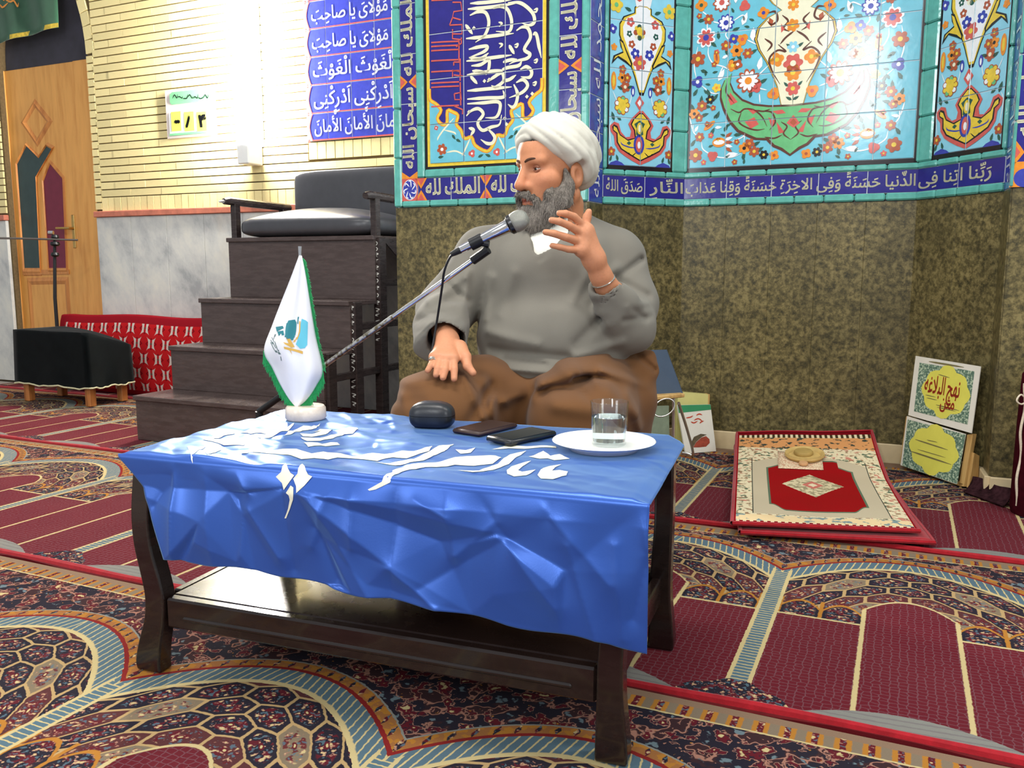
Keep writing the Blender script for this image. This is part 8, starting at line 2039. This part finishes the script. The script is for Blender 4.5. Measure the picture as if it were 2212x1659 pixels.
# folds
FO = [((1010, 590, 2.36), (1000, 700, 2.33), 0.007, 0.012), ((1000, 600, 2.33), (930, 650, 2.30), 0.006, 0.012), ((985, 640, 2.32), (910, 690, 2.28), -0.006, 0.012), ((1060, 760, 2.22), (1230, 775, 2.20), -0.008, 0.013), ((1050, 720, 2.23), (1160, 745, 2.20), 0.006, 0.014), ((1240, 770, 2.22), (1340, 740, 2.25), 0.007, 0.013), ((1330, 580, 2.36), (1270, 640, 2.30), 0.006, 0.014), ((1400, 640, 2.33), (1330, 600, 2.30), -0.007, 0.012), ((1395, 690, 2.26), (1330, 640, 2.20), -0.004, 0.008), ((1030, 690, 2.26), (1025, 790, 2.26), -0.008, 0.012), ((1300, 690, 2.24), (1250, 740, 2.21), -0.007, 0.014), ((1110, 590, 2.27), (1080, 680, 2.25), 0.004, 0.016), ((1385, 560, 2.40), (1320, 610, 2.35), -0.009, 0.009), ((940, 700, 2.22), (1000, 705, 2.22), 0.005, 0.010), ((920, 675, 2.30), (985, 690, 2.26), 0.005, 0.011), ((1350, 660, 2.25), (1400, 655, 2.28), 0.006, 0.008), ((1345, 690, 2.24), (1405, 685, 2.27), -0.005, 0.008), ((1290, 560, 2.28), (1240, 650, 2.24), 0.005, 0.014), ((1060, 600, 2.30), (1045, 690, 2.28), 0.006, 0.012), ((960, 610, 2.36), (1010, 650, 2.34), -0.005, 0.009), ((1100, 800, 2.21), (1230, 808, 2.20), 0.007, 0.009), ((1090, 780, 2.21), (1180, 790, 2.20), -0.006, 0.008), ((910, 715, 2.22), (950, 700, 2.20), -0.004, 0.008)]
def folds(x, y, z, FO_):
    r = np.zeros(np.broadcast(x, y, z).shape, np.float32)
    for a, b_, h_, w_ in FO_:
        a = PP(*a); b_ = PP(*b_); ab = b_ - a; L = ab @ ab
        t = np.clip(((x - a[0]) * ab[0] + (y - a[1]) * ab[1] * 0.3 + (z - a[2]) * ab[2]) / L, 0, 1)
        dd = (x - a[0] - t * ab[0]) ** 2 + (0.12 * (y - a[1] - t * ab[1])) ** 2 + (z - a[2] - t * ab[2]) ** 2
        r -= np.float32(h_ * 1.7) * np.exp(-dd / (w_ * w_)) * (y < 2.42)
    return r
gt.warp(lambda x, y, z: folds(x, y, z, FO) + 0.0020 * pnoise(x, y, z, 22.0, 6) + 0.0010 * pnoise(x, y, z, 55.0, 7))
tun = gt.build('tunic', M_TUNIC, person, 2)

# brown cloak over lap and knees, down to the floor
def cloak_fn(nt, b, pos):
    f = nt.noise(pos, 480.0, 2.0); nt.put(b.inputs['Base Color'], nt.mix(nt.noise(pos, 6.0, 3.0), lin((98, 66, 40)), lin((116, 80, 50)))); nt.put(b.inputs['Normal'], nt.bump(f, 0.35, 0.0008))
M_CLOAK = mat('brown_wool_cloak', (106, 74, 46), 0.9, spec=0.12, sheen=0.1, fn=cloak_fn)
gc_ = Sdf((-0.42, 1.86, 0.0), (0.56, 2.72, 0.66), 0.0052)
gc_.chain([PP(1120, 850, 2.44), PP(1030, 875, 2.26), PP(955, 905, 2.105)], [0.13, 0.124, 0.114], 0.05)
gc_.chain([PP(1290, 830, 2.42), PP(1270, 880, 2.26), PP(1245, 915, 2.125)], [0.14, 0.128, 0.112], 0.05)
gc_.cone(PP(1195, 880, 2.44), PP(1200, 900, 2.30), 0.15, 0.10, 0.06)
gc_.chain([PP(1330, 800, 2.40), PP(1385, 785, 2.36), PP(1378, 860, 2.30)], [0.085, 0.036, 0.05], 0.04)
gc_.chain([PP(1400, 770, 2.34), PP(1402, 800, 2.32), PP(1385, 830, 2.30)], [0.022, 0.026, 0.028], 0.012)
for a, b_ in (((955, 905, 2.105), (972, 1190, 2.18)), ((1245, 915, 2.125), (1235, 1190, 2.19)), ((1120, 900, 2.30), (1110, 1180, 2.32)), ((1320, 900, 2.36), (1320, 1150, 2.38)), ((1000, 900, 2.40), (1000, 1120, 2.44)), ((1200, 900, 2.48), (1200, 1100, 2.52))):
    pa, pb = PP(*a), PP(*b_); pb = np.array([pb[0], pb[1], 0.07]); gc_.cone(pa, pb, 0.112, 0.10, 0.06)
gc_.half((0, 0, 0.004), (0, 0, -1), 's', 0.0)
FC_ = [((1060, 840, 2.10), (1020, 900, 2.05), -0.014, 0.014), ((1095, 870, 2.08), (1230, 800, 2.14), 0.014, 0.020), ((1230, 800, 2.14), (1400, 780, 2.28), 0.012, 0.018), ((1150, 850, 2.06), (1290, 830, 2.10), -0.014, 0.018), ((1290, 830, 2.10), (1370, 890, 2.14), 0.012, 0.016), ((1170, 830, 2.08), (1110, 920, 2.02), 0.010, 0.014), ((1200, 870, 2.04), (1320, 880, 2.08), 0.010, 0.022), ((870, 820, 2.16), (950, 815, 2.08), 0.010, 0.014), ((860, 860, 2.14), (940, 850, 2.06), -0.006, 0.012), ((1045, 820, 2.14), (1075, 860, 2.10), 0.008, 0.012), ((1210, 790, 2.20), (1330, 760, 2.26), 0.010, 0.014), ((1240, 815, 2.12), (1390, 820, 2.22), -0.010, 0.012), ((1380, 770, 2.30), (1415, 800, 2.30), -0.008, 0.008), ((1060, 870, 2.06), (1075, 930, 2.03), 0.010, 0.012), ((1350, 850, 2.16), (1385, 930, 2.18), 0.010, 0.014), ((930, 850, 2.05), (960, 900, 2.03), 0.004, 0.02), ((1005, 815, 2.06), (1045, 900, 2.04), 0.008, 0.010), ((1130, 860, 2.05), (1120, 930, 2.0), -0.010, 0.010), ((1300, 800, 2.14), (1400, 840, 2.2), 0.010, 0.010), ((1260, 850, 2.05), (1350, 930, 2.1), -0.007, 0.010), ((880, 850, 2.1), (900, 920, 2.1), 0.007, 0.012), ((1330, 770, 2.24), (1405, 765, 2.28), -0.008, 0.009)]
gc_.warp(lambda x, y, z: folds(x, y, z, FC_) + 0.0030 * pnoise(x, y, z, 18.0, 16) + np.float32(0.010) * np.clip((0.38 - z) / 0.3, 0, 1) * np.sin(np.arctan2(y - 2.35, x - 0.1) * 19.0))
gc_.build('cloak', M_CLOAK, person, 2)
# ring, watch strap, bracelet
M_SILV = mat('silver', (214, 210, 200), 0.2, metal=1.0, var=0.05)
r0 = PP(936, 779, 2.052); rd = PP(931, 790, 2.036) - PP(939, 772, 2.062); rd /= np.linalg.norm(rd)
def torus(c, ax_, R_, r_, name, m_, seg=24):
    a = np.cross(ax_, UP); a /= np.linalg.norm(a); b2 = np.cross(ax_, a); t = MB(); t.tube([c + R_ * (math.cos(q) * a + math.sin(q) * b2) for q in np.linspace(0, 2 * math.pi, seg + 1)], r_, 8, caps=False); return auto_smooth(t.build(name, m_, person))
torus(r0, rd, 0.0100, 0.0022, 'finger_ring', M_SILV); torus(r0 + rd * 0.004, rd, 0.0100, 0.0016, 'finger_ring', M_SILV)
b = MB(); b.lathe(r0 + np.array([-0.003, -0.009, 0.006]), [(0.0, 0.0), (0.005, 0.001), (0.004, 0.003), (0, 0.0035)], 12, np.array([-0.3, -0.8, 0.5])); b.build('ring_stone', M_SILV, person)
wd = PP(1268, 525, 2.15) - WRp; wd /= np.linalg.norm(wd)
torus(PP(1303, 607, 2.194), wd, 0.0300, 0.0022, 'bracelet', M_SILV, 36)

# ------------------------------------------------------------------ nothing sinks into the carpet: rest things a hair above it
bpy.context.view_layer.update()
for o in list(COL.objects):
    if o.parent is None and o.get('category') and o.name.split('.')[0] not in ('prayer_carpet', 'prayer_rug'):
        zs_ = []
        for c in [o] + list(o.children_recursive):
            if c.type == 'MESH' and len(c.data.vertices):
                co = np.empty(len(c.data.vertices) * 3, np.float32); c.data.vertices.foreach_get('co', co); M_ = np.array(c.matrix_world)
                zs_.append(float((co.reshape(-1, 3) @ M_[2, :3] + M_[2, 3]).min()))
        if zs_ and -0.03 < min(zs_) < 0.0012: o.location.z += 0.0012 - min(zs_)
